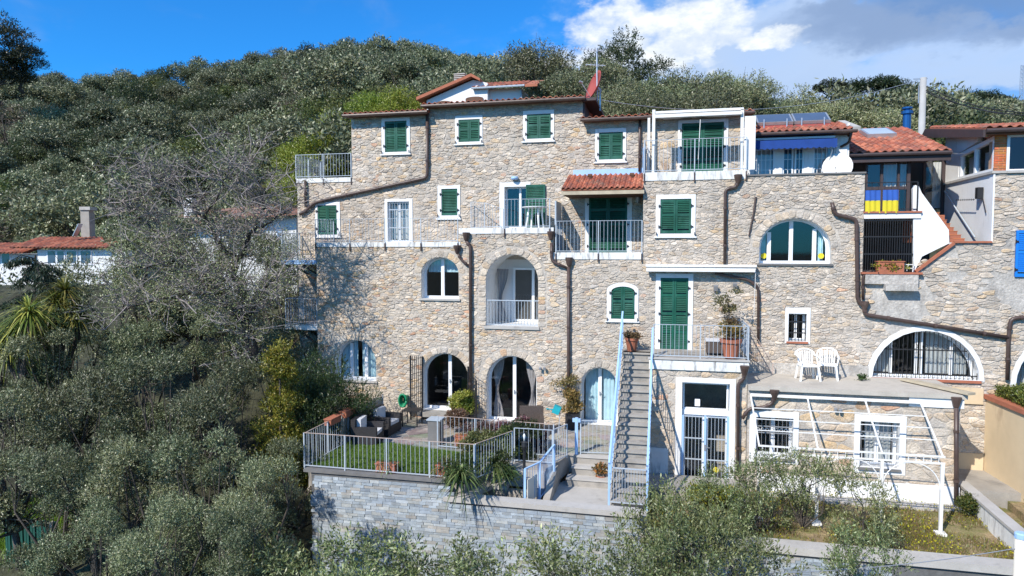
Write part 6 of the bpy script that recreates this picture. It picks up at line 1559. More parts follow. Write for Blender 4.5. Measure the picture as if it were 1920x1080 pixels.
def zones(px, dd):
    a = ('hill above the left white house' if px < 240 else 'hill above the bare tree' if px < 470 else 'hill left of the roof terrace railing' if px < 640 else 'hill above the stone house' if px < 830 else 'hill above the white gabled house' if px < 1010 else 'slope behind the antenna' if px < 1230 else 'slope behind the long awning' if px < 1450 else 'slope behind the solar panels' if px < 1640 else 'slope behind the concrete pole')
    R = lerp_tab(RDG, px); f = (dd-40)/(R-40)
    return ('crest of the ' if f > .86 else 'upper part of the ' if f > .6 else 'middle of the ' if f > .3 else 'foot of the ')+a
for dd, px, x, y, z, s in cand:
    n = mnoise.noise(Vector((x*.045, y*.045, 2))); q = r.random(); zn = zones(px, dd)
    py = 470-(z+3-5.75)/dd*FP
    yel = 560 < px < 900 and 100 < dd < 140 and q < .04
    if yel: me, nm, lb_ = FARY[0], 'spring_tree', 'yellow green tree on the '+zn
    elif n > .22 and q < .75 or (450 < px < 760 and 120 < dd < 165 and q < .55): me, nm, lb_ = r.choice(FARG), 'hill_bush', 'dark green scrub on the '+zn
    elif q < .05 or (px < 120 and dd > 120 and q < .35): me, nm, lb_ = FARB[0], 'bare_tree', 'leafless tree on the '+zn
    elif q > .88 or px > 1450 and q > .7: me, nm, lb_ = FARD[0], 'dark_oak', 'dark leafy tree on the '+zn
    else: me, nm, lb_ = r.choice(FARM), 'olive_tree', 'silvery olive on the '+zn
    cnt += 1
    g_ = {'spring_tree': 'yellow green trees on the ', 'hill_bush': 'scrub trees on the ', 'bare_tree': 'leafless trees on the ', 'dark_oak': 'dark trees on the ', 'olive_tree': 'olive trees on the '}[nm]+zn
    put(me, nm, lb_, (x, y, z-.3), s, r.uniform(0, 6.3), g_)
print('hill trees', cnt)
# undergrowth between the trees, one mass
rng = np.random.default_rng(3); P = []; 
for _ in range(26000):
    dd = 40+150*rng.random()**.8; ll = dd*rng.uniform(-.82, .80); x = CAM.x+FH.x*dd+RGT.x*ll; y = CAM.y+FH.y*dd+RGT.y*ll; P.append((x, y, terrain(x, y)+rng.uniform(-.1, .9)))
P = np.repeat(np.array(P), 4, axis=0)+rng.normal(size=(104000, 3))*np.array([.7, .7, .25]); n = len(P)
o = bpy.data.objects.new('undergrowth', mesh_np('undergrowth', [leaf_arrays(P, unit(rdir(n, rng)+np.array([0, 0, .7])), rng.uniform(.2, .45, n), rng.uniform(.08, .16, n), colors(n, rng, (.06, .075, .03), (.13, .14, .07), .3), rng)], [M['leaf']])); COL.objects.link(o)
o['kind'] = 'stuff'; o['label'] = 'low scrub covering the ground between the hillside trees'; o['category'] = 'undergrowth'

# middle distance: trees just behind the roofs, and the skyline pines
MIDM = [leafy('mid', 140+k, 2.6, 4.2, .8, 34, .6, 1.05, 110, 5, .38, .17, .06, nl=14, r0=.16, base=(.125, .14, .07), tip=(.25, .265, .16)) for k in range(2)]
MIDD = leafy('mid', 150, 2.4, 4.8, .6, 50, .5, .85, 70, 5, .4, .15, .07, base=(.035, .05, .022), tip=(.085, .10, .045), mat='leaf', nl=12, r0=.18)
def at_d(px, d):
    v = ray(px, 470); v = Vector((v.x, v.y, 0)).normalized(); lat_ = FP/sqrt(FP*FP+(px-960)**2); return CAM.x+v.x*d/lat_, CAM.y+v.y*d/lat_
def mid(px, pytop, d, meshes, h, label, s, group, name='olive_tree', rz=None):
    x, y = at_d(px, d); ztop = 5.75+(470-pytop)/FP*d; sc = s; zb_ = ztop-h*sc
    plant_tree(meshes, name, label, 'tree', (x, y, zb_), sc, r.uniform(0, 6) if rz is None else rz, group)
mid(1170, 86, 50, MIDD, 5.4, 'tall dark leaved tree standing against the cloud right of the antenna', 1.15, None, 'dark_tree')
mid(1000, 98, 52, MIDM[0], 5.0, 'rounded olive tree on the skyline above the white gabled house', 1.1, None)
mid(1120, 120, 46, MIDM[1], 5.0, 'olive tree directly behind the television antenna', .9, None)
mid(1060, 150, 42, MIDM[0], 5.0, 'olive tree low behind the red satellite dish', .85, None)
for px, py, d, m_, lab in ((1215, 160, 38, 1, 'feathery olive behind the left post of the rolled white awning'), (1270, 150, 42, 0, 'feathery olive behind the middle of the rolled white awning'), (1330, 150, 44, 1, 'feathery olive behind the right half of the rolled white awning'),
        (1390, 158, 40, 0, 'feathery olive behind the right end of the rolled white awning'), (1160, 175, 36, 0, 'low feathery olive behind the roof step with the dark cladding'), (1240, 185, 34, 1, 'low feathery olive closest behind the left end of the awning'), (1310, 180, 35, 0, 'low feathery olive closest behind the right half of the awning'),
        (1440, 195, 40, 1, 'feathery olive behind the left solar panel'), (1480, 192, 44, 0, 'feathery olive behind the gap between the solar panels'), (1540, 200, 42, 1, 'feathery olive behind the right solar panel'), (1600, 205, 44, 0, 'feathery olive behind the verge of the veranda roof'),
        (1650, 210, 40, 1, 'feathery olive behind the roof skylight'), (900, 150, 60, 0, 'feathery olive behind the peak of the white gabled house'), (850, 160, 62, 1, 'feathery olive behind the chimney of the white gabled house')):
    mid(px, py, d, MIDM[m_], 5.0, lab, r.uniform(.72, .95), 'olive trees just behind the roofs')
YM = leafy('mid', 160, 2.3, 3.8, .6, 40, .45, .9, 90, 5, .4, .15, .075, base=(.20, .26, .03), tip=(.34, .40, .06), mat='leaf', nl=10, r0=.12)
for px, py, d, s_, lab in ((600, 262, 42, 1.0, 'bright yellow green tree left of the stone house above the roof terrace railing'), (640, 228, 46, 1.0, 'yellow green tree behind the left eave of the stone house'), (565, 300, 40, .8, 'low yellow green bush behind the end of the roof terrace railing'),
        (820, 132, 95, 1.0, 'small bright green tree on the hill left of the gabled house chimney'), (745, 178, 44, .8, 'yellow green tree peeping over the left eave'), (700, 185, 45, .75, 'yellow green tree crown over the far left corner of the eave')):
    mid(px, py, d, YM, 4.6, lab, s_, 'yellow green spring trees', 'spring_tree')
# umbrella pines on the ridge
def pine_mesh(seed):
    rng = np.random.default_rng(seed); bl = [(np.array([rng.uniform(-3.4, 3.4), rng.uniform(-2.4, 2.4), 7.2+rng.uniform(-.8, .9)]), rng.uniform(.8, 1.3)) for _ in range(20)]
    lv = sprigs(rng, bl, 90, 4, .5, .4, .12, (.018, .030, .012), (.04, .055, .02), .3, .3); wd = MB(); wd.tube([(0, 0, -2), (.2, 0, 3), (.1, 0, 5.4)], [.3, .22, .16], 7)
    for c, _ in bl[:8]: wd.tube([(.1, 0, 5.0), tuple(c)], [.12, .04], 5, False)
    return mesh_np('crown', [lv], [M['leaf']]), wd.mesh('trunk', M['darkbark'])
PM = [pine_mesh(1), pine_mesh(2)]
for k, (px, py, d, s, lab) in enumerate(((1550, 162, 120, .72, 'small umbrella pine standing apart at the left of the ridge pines'), (1578, 168, 122, .62, 'low umbrella pine between the lone pine and the big pair'), (1620, 162, 118, .95, 'broad umbrella pine in the middle of the ridge group'), (1655, 158, 116, .95, 'tallest umbrella pine of the ridge group nearest the pole'), (1700, 178, 112, .65, 'small dark pine just left of the concrete pole'), (1765, 183, 112, .75, 'small dark pine right of the concrete pole'), (1815, 184, 120, .95, 'dark pine low on the ridge above the brick house'), (1850, 188, 124, .85, 'rightmost dark pine on the ridge below the pylon'))):
    x, y = at_d(px, d); zt_ = 5.75+(470-py)/FP*d; plant_tree(PM[k % 2], 'umbrella_pine', lab, 'tree', (x, y, zt_-8.3*s), s, k*1.3, 'pines on the right ridge')
mid(12, 48, 105, MIDD, 5.4, 'tall dark tree cut off at the upper left corner', 2.1, None, 'dark_tree')
mid(55, 88, 108, MIDD, 5.4, 'brown tinged tree beside the tall one at the upper left', 1.3, None, 'dark_tree')
# radio mast
x, y = at_d(1903, 150); t = thing('radio_mast', 'thin lattice radio mast on the skyline at the far right', 'mast', (x, y, 25)); mb = MB(); z0_ = 5.75+(470-215)/FP*150; z1_ = 5.75+(470-128)/FP*150
for sx_, sy_ in ((-1, -1), (1, -1), (1, 1), (-1, 1)): mb.bar((x+sx_*.35, y+sy_*.35, z0_-4), (x+sx_*.2, y+sy_*.2, z1_), .07)
mb.build('legs', M['alu'], t)['kind'] = 'stuff'; mb = MB(); n = 12
for i in range(n): za = z0_+(z1_-z0_)*i/n; zb_ = z0_+(z1_-z0_)*(i+1)/n; mb.bar((x-.3, y-.3, za), (x+.3, y-.3, zb_), .05); mb.bar((x+.3, y-.3, za), (x-.3, y-.3, zb_), .05)
mb.build('lattice', M['alu'], t)['kind'] = 'stuff'

# ------------------------------------------------------------------ houses behind
def house_box(t, nm, mat, x0, x1, y0, y1, z0, z1): return bx(nm, mat, t, x0, x1, y0, y1, z0, z1)
Y2 = 19.0
a = RC((800, 150, 1000, 215), Y2); t = thing('white_house', 'white gabled house with red tiles rising behind the stone house', 'house', (a[0], Y2, a[2]))
pk = PY(887, 146, Y2); le = PY(791, 186, Y2); xr = PY(905, 160, Y2).x
mb = MB(); mb.prism([(PY(800, 190, Y2).x, a[2]-4), (xr+.3, a[2]-4), (xr+.3, PY(905, 156, Y2).z), (pk.x, pk.z-.12), (PY(800, 190, Y2).x, PY(800, 188, Y2).z)], Y2, Y2+6); mb.build('gable_wall', M['white'], t)
mb = MB(); mb.prism([(le.x-.2, le.z-.14), (pk.x, pk.z-.02), (pk.x+.55, pk.z-.30), (pk.x+.55, pk.z-.16), (pk.x, pk.z+.16), (le.x-.2, le.z+.05)], Y2-.45, Y2+6.2); mb.build('roof', M['terracotta'], t)
wr = RC((890, 165, 978, 215), Y2+.6); bx('wall', 'white', t, wr[0], wr[1], Y2+.4, Y2+6, a[2]-4, wr[3]-.1)
rz_ = PY(930, 163, Y2).z; sl = Vector((0, 2.2, .75)); tile_roof(t, (PY(886, 163, Y2).x, Y2-.2, rz_), (1, 0, 0), sl, PY(985, 160, Y2).x-PY(886, 163, Y2).x, 2.3, .3, .46, 51)
mb = MB(); mb.prismx([(Y2-.3, rz_-.02), (Y2+2.0, rz_+.75), (Y2+2.0, rz_+.6), (Y2-.3, rz_-.16)], PY(986, 160, Y2).x, PY(1000, 160, Y2).x+.3); mb.build('side_roof', M['terracotta'], t)
mb = MB(); mb.tube([(PY(886, 163, Y2).x, Y2-.25, rz_-.06), (PY(985, 160, Y2).x, Y2-.25, rz_-.06)], .06, 6); mb.build('gutter', M['rail'], t); mb = MB(); mb.tube([(PY(975, 165, Y2).x, Y2+.3, rz_-.1), (PY(978, 165, Y2).x, Y2+.3, rz_-2.5)], .07, 6); mb.build('downpipe', M['rail'], t)
for px0, px1, pyt in ((873, 906, 181), (818, 846, 189)):
    q = RC((px0, pyt, px1, pyt+30), Y2-.05 if px0 > 850 else Y2-.05); mb = MB(); mb.prism(outline(q, .12), Y2-.06, Y2-.01); mb.build('shutter', M['wood'], t)
c = PY(864, 150, Y2+2); mb = MB(); mb.box(c.x-.32, c.x+.32, Y2+1.7, Y2+2.3, c.z-1.6, c.z-.1); mb.build('chimney', M['white'], t)
for k in range(4): mb = MB(); mb.box(c.x-.36, c.x+.36, Y2+1.66, Y2+2.34, c.z-.08+.12*k, c.z-.02+.12*k); mb.build('chimney_cap', M['paleconcrete'], t)

def PDh(px, py, d): x, y = at_d(px, d); return Vector((x, y, 5.75+(470-py)/FP*d))
def facing_house(name, label, d, wall, roofpts, base_py):
    t = thing(name, label, 'house', PDh((wall[0]+wall[2])/2, base_py, d)); return t
# white house at the far left
d1 = 48; t = thing('white_house', 'white house with red tiled roof behind the trees at the left edge', 'house', PDh(130, 520, d1))
ax = RGT; ay = FH; up = Vector((0, 0, 1))
def slab_px(nm, mat, px0, px1, py0, py1, d, th, par, **k):
    a = PDh(px0, py1, d); b = PDh(px1, py0, d); L = (Vector((b.x, b.y, 0))-Vector((a.x, a.y, 0))).dot(RGT); c = Vector(((a.x+b.x)/2, (a.y+b.y)/2, (a.z+b.z)/2))+FH*th/2
    mb = MB(); mb.obox(c, RGT, FH, up, L/2, th/2, (b.z-a.z)/2); return mb.build(nm, M[mat], par)
slab_px('wall', 'white', 70, 235, 468, 560, d1, 6, t); slab_px('wall', 'white', -40, 69, 476, 560, d1+1, 6, t)
for a_, b_ in ((88, 104), (106, 120), (124, 143), (150, 170), (2, 18)): w_ = slab_px('window', 'pvc', a_-1, b_+1, 471, 497, d1-.05 if a_ > 60 else d1+.95, .1, t); slab_px('pane', 'solar', a_+1, b_-1, 471, 493, (d1-.06 if a_ > 60 else d1+.94), .02, w_)
for k in range(1): 
    e0 = PDh(18, 464, d1-.5); e1 = PDh(200, 462, d1-.5); W_t = (e1-e0).dot(RGT); tile_roof(t, e0, RGT, FH*3+up*.75, W_t, 3.2, .28, .5, 61, limit=200)
    e0 = PDh(-60, 474, d1+.3); tile_roof(t, e0, RGT, FH*3+up*.7, 4.2, 3.2, .28, .5, 62, limit=60)
slab_px('chimney', 'concrete', 153, 169, 392, 452, d1+2.5, .7, t); slab_px('chimney_cap', 'paleconcrete', 151, 171, 388, 394, d1+2.4, .9, t)
mb = MB(); q = PDh(150, 425, d1+1.5); mb.bar(q-RGT*.35-up*.7, q+RGT*.1+up*.2, .5, .05); mb.build('roof_panel', M['alu'], t)
# long low house behind the bare tree
d2 = 38; t = thing('low_house', 'long pale house with shallow red roof behind the bare tree', 'house', PDh(450, 480, d2))
slab_px('wall', 'white', 330, 556, 408, 600, d2, 6, t); e0 = PDh(300, 420, d2-.4)
mb = MB(); L0 = PDh(300, 421, d2-.4); L1 = PDh(570, 396, d2-.4); mb.obox((L0+L1)/2+FH*1.6+up*.35, (L1-L0), FH+up*.25, (0, 0, 1), (L1-L0).length/2, 1.9, .07); mb.build('roof', M['oldroof'], t)
slab_px('chimney', 'white', 346, 362, 372, 412, d2+1.5, .6, t); slab_px('window', 'pvc', 500, 520, 434, 456, d2-.05, .1, t); slab_px('shutter', 'railblue', 521, 530, 434, 456, d2-.06, .08, t)

# ------------------------------------------------------------------ near trees
NE = [leafy('near', 200+k, 2.2, 4.8, .9, 19, .45, .95, 165, 9, .30, .105, .036, nl=19, r0=.15, up=.35, base=(.115, .135, .070), tip=(.26, .28, .18), shell=.72) for k in range(3)]
NS_ = [leafy('small', 220+k, 1.1, 2.0, .5, 22, .18, .36, 26, 9, .34, .095, .032, nl=20, r0=.05, up=.55, shell=.25, base=(.12, .15, .06), tip=(.27, .30, .16)) for k in range(3)]
NDK = leafy('neardark', 230, 2.0, 4.0, .3, 50, .4, .7, 60, 8, .3, .09, .045, base=(.035, .06, .02), tip=(.08, .12, .04), mat='leaf', nl=14, r0=.14)
def near(px, pytop, d, meshes, h, s, label, name='olive_tree', group=None, sz=None, rz=None):
    q = PDh(px, pytop, d); sz_ = sz or s; return plant_tree(meshes, name, label, 'tree', (q.x, q.y, q.z-h*sz_), s, r.uniform(0, 6.3) if rz is None else rz, group, sz_)
HN = 5.6
lst = [(25, 640, 23, .85, 0, 'olive tree at the left edge below the yucca crowns'), (140, 605, 24.5, .95, 1, 'broad silvery olive crown right below the yuccas'), (262, 640, 23.5, .8, 2, 'olive crown below the broken boughs of the bare tree'), (15, 765, 19, .75, 1, 'shaded olive tree at the left edge above the green shed'),
       (160, 735, 19.5, .85, 0, 'pale sunlit olive crown in the middle of the left grove'), (305, 705, 19, .82, 1, 'large bright olive crown left of the bare tree trunk'), (432, 715, 18.5, .74, 2, 'silvery olive crown left of the yellow green cypress'), (85, 880, 16.5, .6, 2, 'small olive crown right above the green shed roof'),
       (235, 868, 15.5, .62, 0, 'olive crown low in the middle of the left grove'), (375, 845, 15.2, .64, 1, 'large olive crown low in the left grove near the wall'), (478, 905, 14, .52, 2, 'olive crown beside the shaded end of the slate wall'), (150, 990, 13.5, .5, 1, 'olive crown at the bottom edge right of the green shed'),
       (300, 985, 12.5, .46, 2, 'olive crown cut by the bottom edge in the left grove'), (415, 1000, 12, .42, 0, 'olive crown cut by the bottom edge near the slate wall'), (545, 850, 17.5, .46, 1, 'dark shaded olive tree beside the lawn corner'),
       (222, 462, 31, 1.25, 1, 'olive tree rising in front of the far left white house'), (290, 446, 31, 1.15, 0, 'olive tree behind the left boughs of the bare tree'), (360, 436, 31, 1.1, 2, 'tall olive tree hiding the middle of the low white house'), (440, 428, 31, 1.1, 1, 'tall olive tree directly behind the fork of the bare tree'),
       (515, 468, 30, 1.0, 0, 'olive tree under the upper side landing'), (548, 630, 24, .68, 2, 'shaded olive tree under the lower side landing'), (385, 600, 25, .85, 0, 'olive tree low in front of the bare tree trunk'), (75, 650, 22, .7, 1, 'olive tree hiding the trunks of the yuccas')]
for px, py, d, s, m_, lab in lst: near(px, py-6, d, NE[m_], 5.3, s*.88, lab, sz=s*1.08)
near(590, 668, 20.6, NDK, 4.6, .55, 'dense dark green shrub tree below the blue curtained arch', 'dark_shrub', sz=.85)
near(560, 700, 19.5, NDK, 4.6, .6, 'dark shrub tree left of the patio railing with red planters', 'dark_shrub', sz=.85)
near(655, 715, 20.4, NDK, 4.6, .42, 'low dark shrub leaning over the left patio railing', 'dark_shrub', sz=.7)
for px, py, d, s, m_, lab in ((560, 972, 12.5, 1.05, 0, 'pale twiggy olive at the bottom in front of the slate wall corner'), (700, 950, 12.6, 1.15, 1, 'leafy young olive in front of the slate wall at the lower left'), (830, 985, 12.2, 1.0, 2, 'low young olive at the bottom centre left'),
        (985, 978, 12.4, 1.1, 0, 'young olive at the bottom centre below the light well'), (1080, 990, 12.0, .95, 1, 'young olive at the bottom right of the globe lamp'), (640, 1010, 11.2, .8, 2, 'short olive at the very bottom below the lawn'), (470, 1000, 12, .9, 1, 'small pale olive at the bottom beside the left grove'),
        (900, 1030, 11.4, .8, 1, 'olive tuft at the bottom edge between two taller ones')):
    near(px, py+46, d, NS_[m_], 2.7, s, lab, 'young_olive', rz=m_*2.1+px)
for px, py, d, s, m_, lab in ((1230, 925, 14.2, 1.05, 0, 'large bushy olive spreading in front of the stair foot'), (1300, 935, 13.6, 1.1, 2, 'bushy olive below the white entrance doors'), (1270, 1000, 12.4, 1.0, 1, 'olive at the bottom edge below the stair foot'),
        (1430, 860, 15.6, .9, 1, 'upright young olive before the left annex window'), (1520, 850, 15.8, .82, 2, 'upright young olive before the wall between the annex windows'), (1640, 890, 14.6, .86, 0, 'young olive tree in front of the right annex window'),
        (1400, 990, 12.6, 1.0, 2, 'dark leaved young olive at the bottom right of centre'), (1620, 1000, 12.4, .8, 1, 'low olive sprouting beneath the right annex window'), (1370, 900, 15.0, .8, 0, 'sparse young olive beside the downpipe of the entrance')):
    near(px, py-4, d, NS_[m_], 2.6, s*.76, lab, 'young_olive', rz=m_*1.7+px, sz=s)
# yellow green cypress
rng = np.random.default_rng(17); bl = []
for k in range(46): z = rng.uniform(.3, 5.2); w = .95*(1-(z/5.6)**1.6)+.12; a = rng.uniform(0, 2*pi); bl.append((np.array([w*cos(a)*rng.uniform(.3, 1), w*sin(a)*rng.uniform(.3, 1), z]), rng.uniform(.22, .42)))
lv = sprigs(rng, bl, 50, 7, .34, .10, .05, (.13, .17, .02), (.34, .34, .05), .9, .45); wd = MB(); wd.tube([(0, 0, -2), (0, 0, 4.6)], [.1, .03], 6)
near(520, 640, 18.6, (mesh_np('crown', [lv], [M['leaf']]), wd.mesh('trunk', M['bark'])), 5.6, .70, 'yellow green cypress standing in front of the dark shrubs', 'cypress', sz=.80)
# the bare spreading tree
def bare_tree():
    rng = np.random.default_rng(31); D_ = 21.5; mb = MB(); tips = []; q = lambda px, py, dz=0: np.array(PDh(px, py, D_+dz))
    t = thing('bare_tree', 'big old tree with bare grey twigs in front of the far white houses', 'tree', PDh(478, 720, D_))
    def seg(pts, ra, rb, n=7): mb.tube([tuple(p) for p in pts], [ra+(rb-ra)*i/(len(pts)-1) for i in range(len(pts))], n, False)
    def wander(a, b, k=6, amp=.10):
        L = np.linalg.norm(b-a); pts = [a+(b-a)*i/k+(rng.normal(size=3)*amp*L*.35 if 0 < i < k else 0) for i in range(k+1)]; return pts
    main = [(q(478, 720), q(455, 600), .20, .16), (q(455, 600), q(400, 545), .14, .10), (q(400, 545), q(330, 490), .10, .07), (q(330, 490), q(255, 500, .4), .06, .03), (q(455, 600), q(440, 500, .3), .12, .09), (q(440, 500, .3), q(385, 410), .10, .06),
            (q(385, 410), q(330, 350, .5), .05, .02), (q(440, 500, .3), q(480, 430, -.3), .09, .06), (q(480, 430, -.3), q(500, 360), .05, .02), (q(385, 410), q(420, 340, -.3), .045, .02), (q(330, 490), q(285, 430, .5), .05, .02), (q(400, 545), q(300, 560, -.6), .06, .03),
            (q(455, 600), q(520, 520, -.5), .07, .03), (q(480, 430, -.3), q(540, 400), .04, .015), (q(285, 430, .5), q(230, 380), .03, .012), (q(330, 350, .5), q(280, 330), .025, .01), (q(300, 560, -.6), q(210, 590), .03, .012), (q(420, 340, -.3), q(470, 310), .02, .01)]
    src = []
    for a, b, ra, rb in main: pts = wander(a, b); seg(pts, ra, rb); src += [(p, rb) for p in pts[1:]]
    mb.build('boughs', M['darkbark'], t, smooth=True); mb = MB()
    for gen, (num, ln, ra) in enumerate(((240, 1.1, .024), (1300, .62, .013), (4200, .36, .0080))):
        new = []
        for _ in range(num):
            p, _r = src[rng.integers(len(src))]; d = rdir(1, rng)[0]; d[2] = d[2]*.6+.30; d /= np.linalg.norm(d); L = ln*rng.uniform(.5, 1.3)
            e1 = p+d*L*.5+rng.normal(size=3)*L*.10; e2 = p+d*L+rng.normal(size=3)*L*.16+np.array([0, 0, .04]); seg([p, e1, e2], ra, ra*.45, 4 if gen < 2 else 3); new += [(e1, ra), (e2, ra)]
        src = (src if gen == 0 else [])+new if gen == 0 else new
        tips = new
    o = rootloc(t)
    half = MB(); half.v = mb.v; half.f = mb.f; half.m = mb.m; half.c = mb.c
    nv = [i for i, f in enumerate(mb.f)]
    half.build('branches', M['twig'], t)
    pts_ = tips[::3]; tips = pts_
    # thin leaves on the lower boughs
    pts = np.array([p for p, _ in tips]); zc = PDh(400, 450, D_).z; sel = pts[(rng.random(len(pts)) < np.where(pts[:, 2] < zc, .95, .35))]; P = np.repeat(sel, 14, axis=0)+rng.normal(size=(len(sel)*14, 3))*.20; n = len(P)
    me = mesh_np('thin_foliage', [leaf_arrays(P-np.array(o), rdir(n, rng), .075, .025, colors(n, rng, (.12, .135, .06), (.24, .25, .14), .4), rng)], [M['olive']])
    f = bpy.data.objects.new('thin_foliage', me); COL.objects.link(f); f.parent = t
bare_tree()
# yuccas at the left
def spiky(rng, c, n, L, W, base, tip, droop=.35, up=.25):
    d = rdir(n, rng); d[:, 2] = d[:, 2]*.8+up; d = unit(d); vs = []; cs = []; col = colors(n, rng, base, tip, .35, .2); k = 3; s = unit(np.cross(d, np.array([0, 0, 1.0])))
    Ls = L*rng.uniform(.7, 1.15, (n, 1)); pts = []
    for i in range(k+1): t = i/k; pts.append((np.array(c)+d*Ls*t+np.array([0, 0, -1])*droop*Ls*t*t, W*(.55+.9*t-1.42*t*t)))
    for (a, wa), (b, wb) in zip(pts, pts[1:]):
        v = np.empty((n, 4, 3)); v[:, 0] = a-s*wa*.5; v[:, 1] = a+s*wa*.5; v[:, 2] = b+s*max(wb, .003)*.5; v[:, 3] = b-s*max(wb, .003)*.5; vs.append(v.reshape(-1, 3)); cs.append(np.repeat(col, 4, axis=0))
    return np.concatenate(vs), np.concatenate(cs)
rng = np.random.default_rng(8)
for k, (heads, lab, d) in enumerate(((((100, 570), (118, 545), (75, 590), (140, 590)), 'tall branching yucca with several spiky heads', 24), (((30, 610), (50, 585), (10, 640)), 'shorter yucca with spiky heads at the left edge', 22.5))):
    t = thing('yucca', lab, 'plant', PDh(heads[0][0], 700, d)); o = np.array(rootloc(t)); wd = MB(); lv = []
    for px, py in heads: c = np.array(PDh(px, py, d+rng.uniform(-.5, .5))); lv.append(spiky(rng, c-o, 190, 1.2, .075, (.13, .16, .03), (.42, .40, .10), droop=.5, up=.3)); wd.tube([PDh(heads[0][0], 720, d), Vector(c)-Vector((0, 0, .8)), Vector(c)], [.11, .09, .07], 7)
    f = bpy.data.objects.new('leaves', mesh_np('leaves', lv, [M['leaf']])); COL.objects.link(f); f.parent = t; wd.build('trunk', M['bark'], t)
# drooping cedar at the left
rng = np.random.default_rng(9); t = thing('cedar', 'dark drooping cedar branches before the far left white house', 'tree', PDh(60, 620, 27)); o = np.array(rootloc(t)); wd = MB(); P = []
wd.tube([PDh(62, 640, 27), PDh(66, 478, 27)], [.12, .03], 6)
for k in range(30):
    f = rng.random(); a = np.array(PDh(64, 480+130*f, 27)); s_ = 1 if rng.random() > .45 else -1; L = .5+1.9*f*rng.uniform(.5, 1); e = a+np.array(RGT)*s_*L+np.array(FH)*rng.uniform(-.8, .8)+np.array([0, 0, -.1-.4*L*rng.random()]); m_ = (a+e)/2+np.array([0, 0, .22]); wd.tube([a, m_, e], [.03, .02, .008], 4, False)
    for u in np.linspace(.15, 1, 16): P.append((a*(1-u)**2+2*m_*u*(1-u)+e*u*u))
P = np.repeat(np.array(P), 26, axis=0); n = len(P); P = P+rng.normal(size=(n, 3))*np.array([.12, .12, .05])+np.array([0, 0, -.05]); dn = unit(rdir(n, rng)*.6+np.array([0, 0, -.8]))
f = bpy.data.objects.new('needles', mesh_np('needles', [leaf_arrays(P-o, dn, .16, .035, colors(n, rng, (.035, .06, .035), (.07, .10, .06), .3), rng)], [M['leaf']])); COL.objects.link(f); f.parent = t; wd.build('trunk', M['darkbark'], t)

# ------------------------------------------------------------------ grass, weeds and garden plants
def scatter(name, label, n, fn, L, W, base, tip, ptip, seed, cat, mat='grass', par=None):
    rng = np.random.default_rng(seed); P = fn(n, rng); n = len(P); d = unit(rdir(n, rng)*.55+np.array([0, 0, 1])); o = bpy.data.objects.new(name, mesh_np(name, [leaf_arrays(P, d, L*rng.uniform(.5, 1.2, n), W*rng.uniform(.7, 1.2, n), colors(n, rng, base, tip, ptip), rng)], [M[mat]])); COL.objects.link(o); o['kind'] = 'stuff'; o['label'] = label; o['category'] = cat; return o
lawnp = LAWN
def fl(n, rng): P = rng.uniform((PL+.1, FY+.3), (-.1, -3.3), (n*2, 2)); m_ = [inpoly(p, lawnp) for p in P]; P = P[np.array(m_)][:n]; return np.column_stack([P, np.full(len(P), PATZ+.05)])
scatter('grass', 'short bright green lawn behind the front railing', 42000, fl, .08, .012, (.09, .17, .025), (.17, .24, .05), .4, 1, 'lawn')
def fg(n, rng):
    P = rng.uniform((gx0+.1, gy0+.1), (gx1-.2, gy1-.1), (n*3, 2)); v = np.array([mnoise.noise(Vector((p[0]*.9, p[1]*.9, 5)))+.6*mnoise.noise(Vector((p[0]*3, p[1]*3, 1))) for p in P]); P = P[v+rng.uniform(-.5, .5, len(P)) > .0][:n]; return np.column_stack([P, np.full(len(P), GARZ-.02)])
scatter('dry_grass', 'dry tufted grass and weeds over the garden bed', 34000, fg, .11, .014, (.26, .21, .09), (.19, .23, .06), .45, 2, 'grass')
def ff(n, rng): P = fg(n, rng); P[:, 2] += rng.uniform(.03, .14, len(P)); return P
scatter('yellow_flowers', 'small yellow wild flowers dotted over the garden bed', 2200, ff, .04, .04, (.60, .50, .02), (.45, .42, .03), .4, 3, 'flowers')
def fu(n, rng): P = rng.uniform((13.7, -5.8), (18, -2.1), (n, 2)); return np.column_stack([P, np.full(len(P), -.62)])
scatter('weeds', 'yellow green weeds in the upper garden at the right edge', 7000, fu, .18, .02, (.12, .15, .03), (.3, .28, .04), .3, 4, 'grass')
def fb(n, rng): q = PZ(45, 1045, -4.4); P = rng.normal(size=(n, 2))*np.array([.9, .5])+np.array([q.x, q.y]); return np.column_stack([P, [terrain(*p)+.02 for p in P]])
scatter('grass', 'bright green grass patch by the green shed at lower left', 5000, fb, .3, .03, (.12, .2, .02), (.2, .3, .04), .4, 5, 'grass')
def fv(n, rng): P = rng.uniform((-16, -12), (9, FY-.1), (n, 2)); return np.column_stack([P, [terrain(*p)+.0 for p in P]])
scatter('undergrowth', 'rough undergrowth at the foot of the slate wall', 16000, fv, .5, .06, (.05, .07, .02), (.12, .14, .05), .3, 6, 'undergrowth')

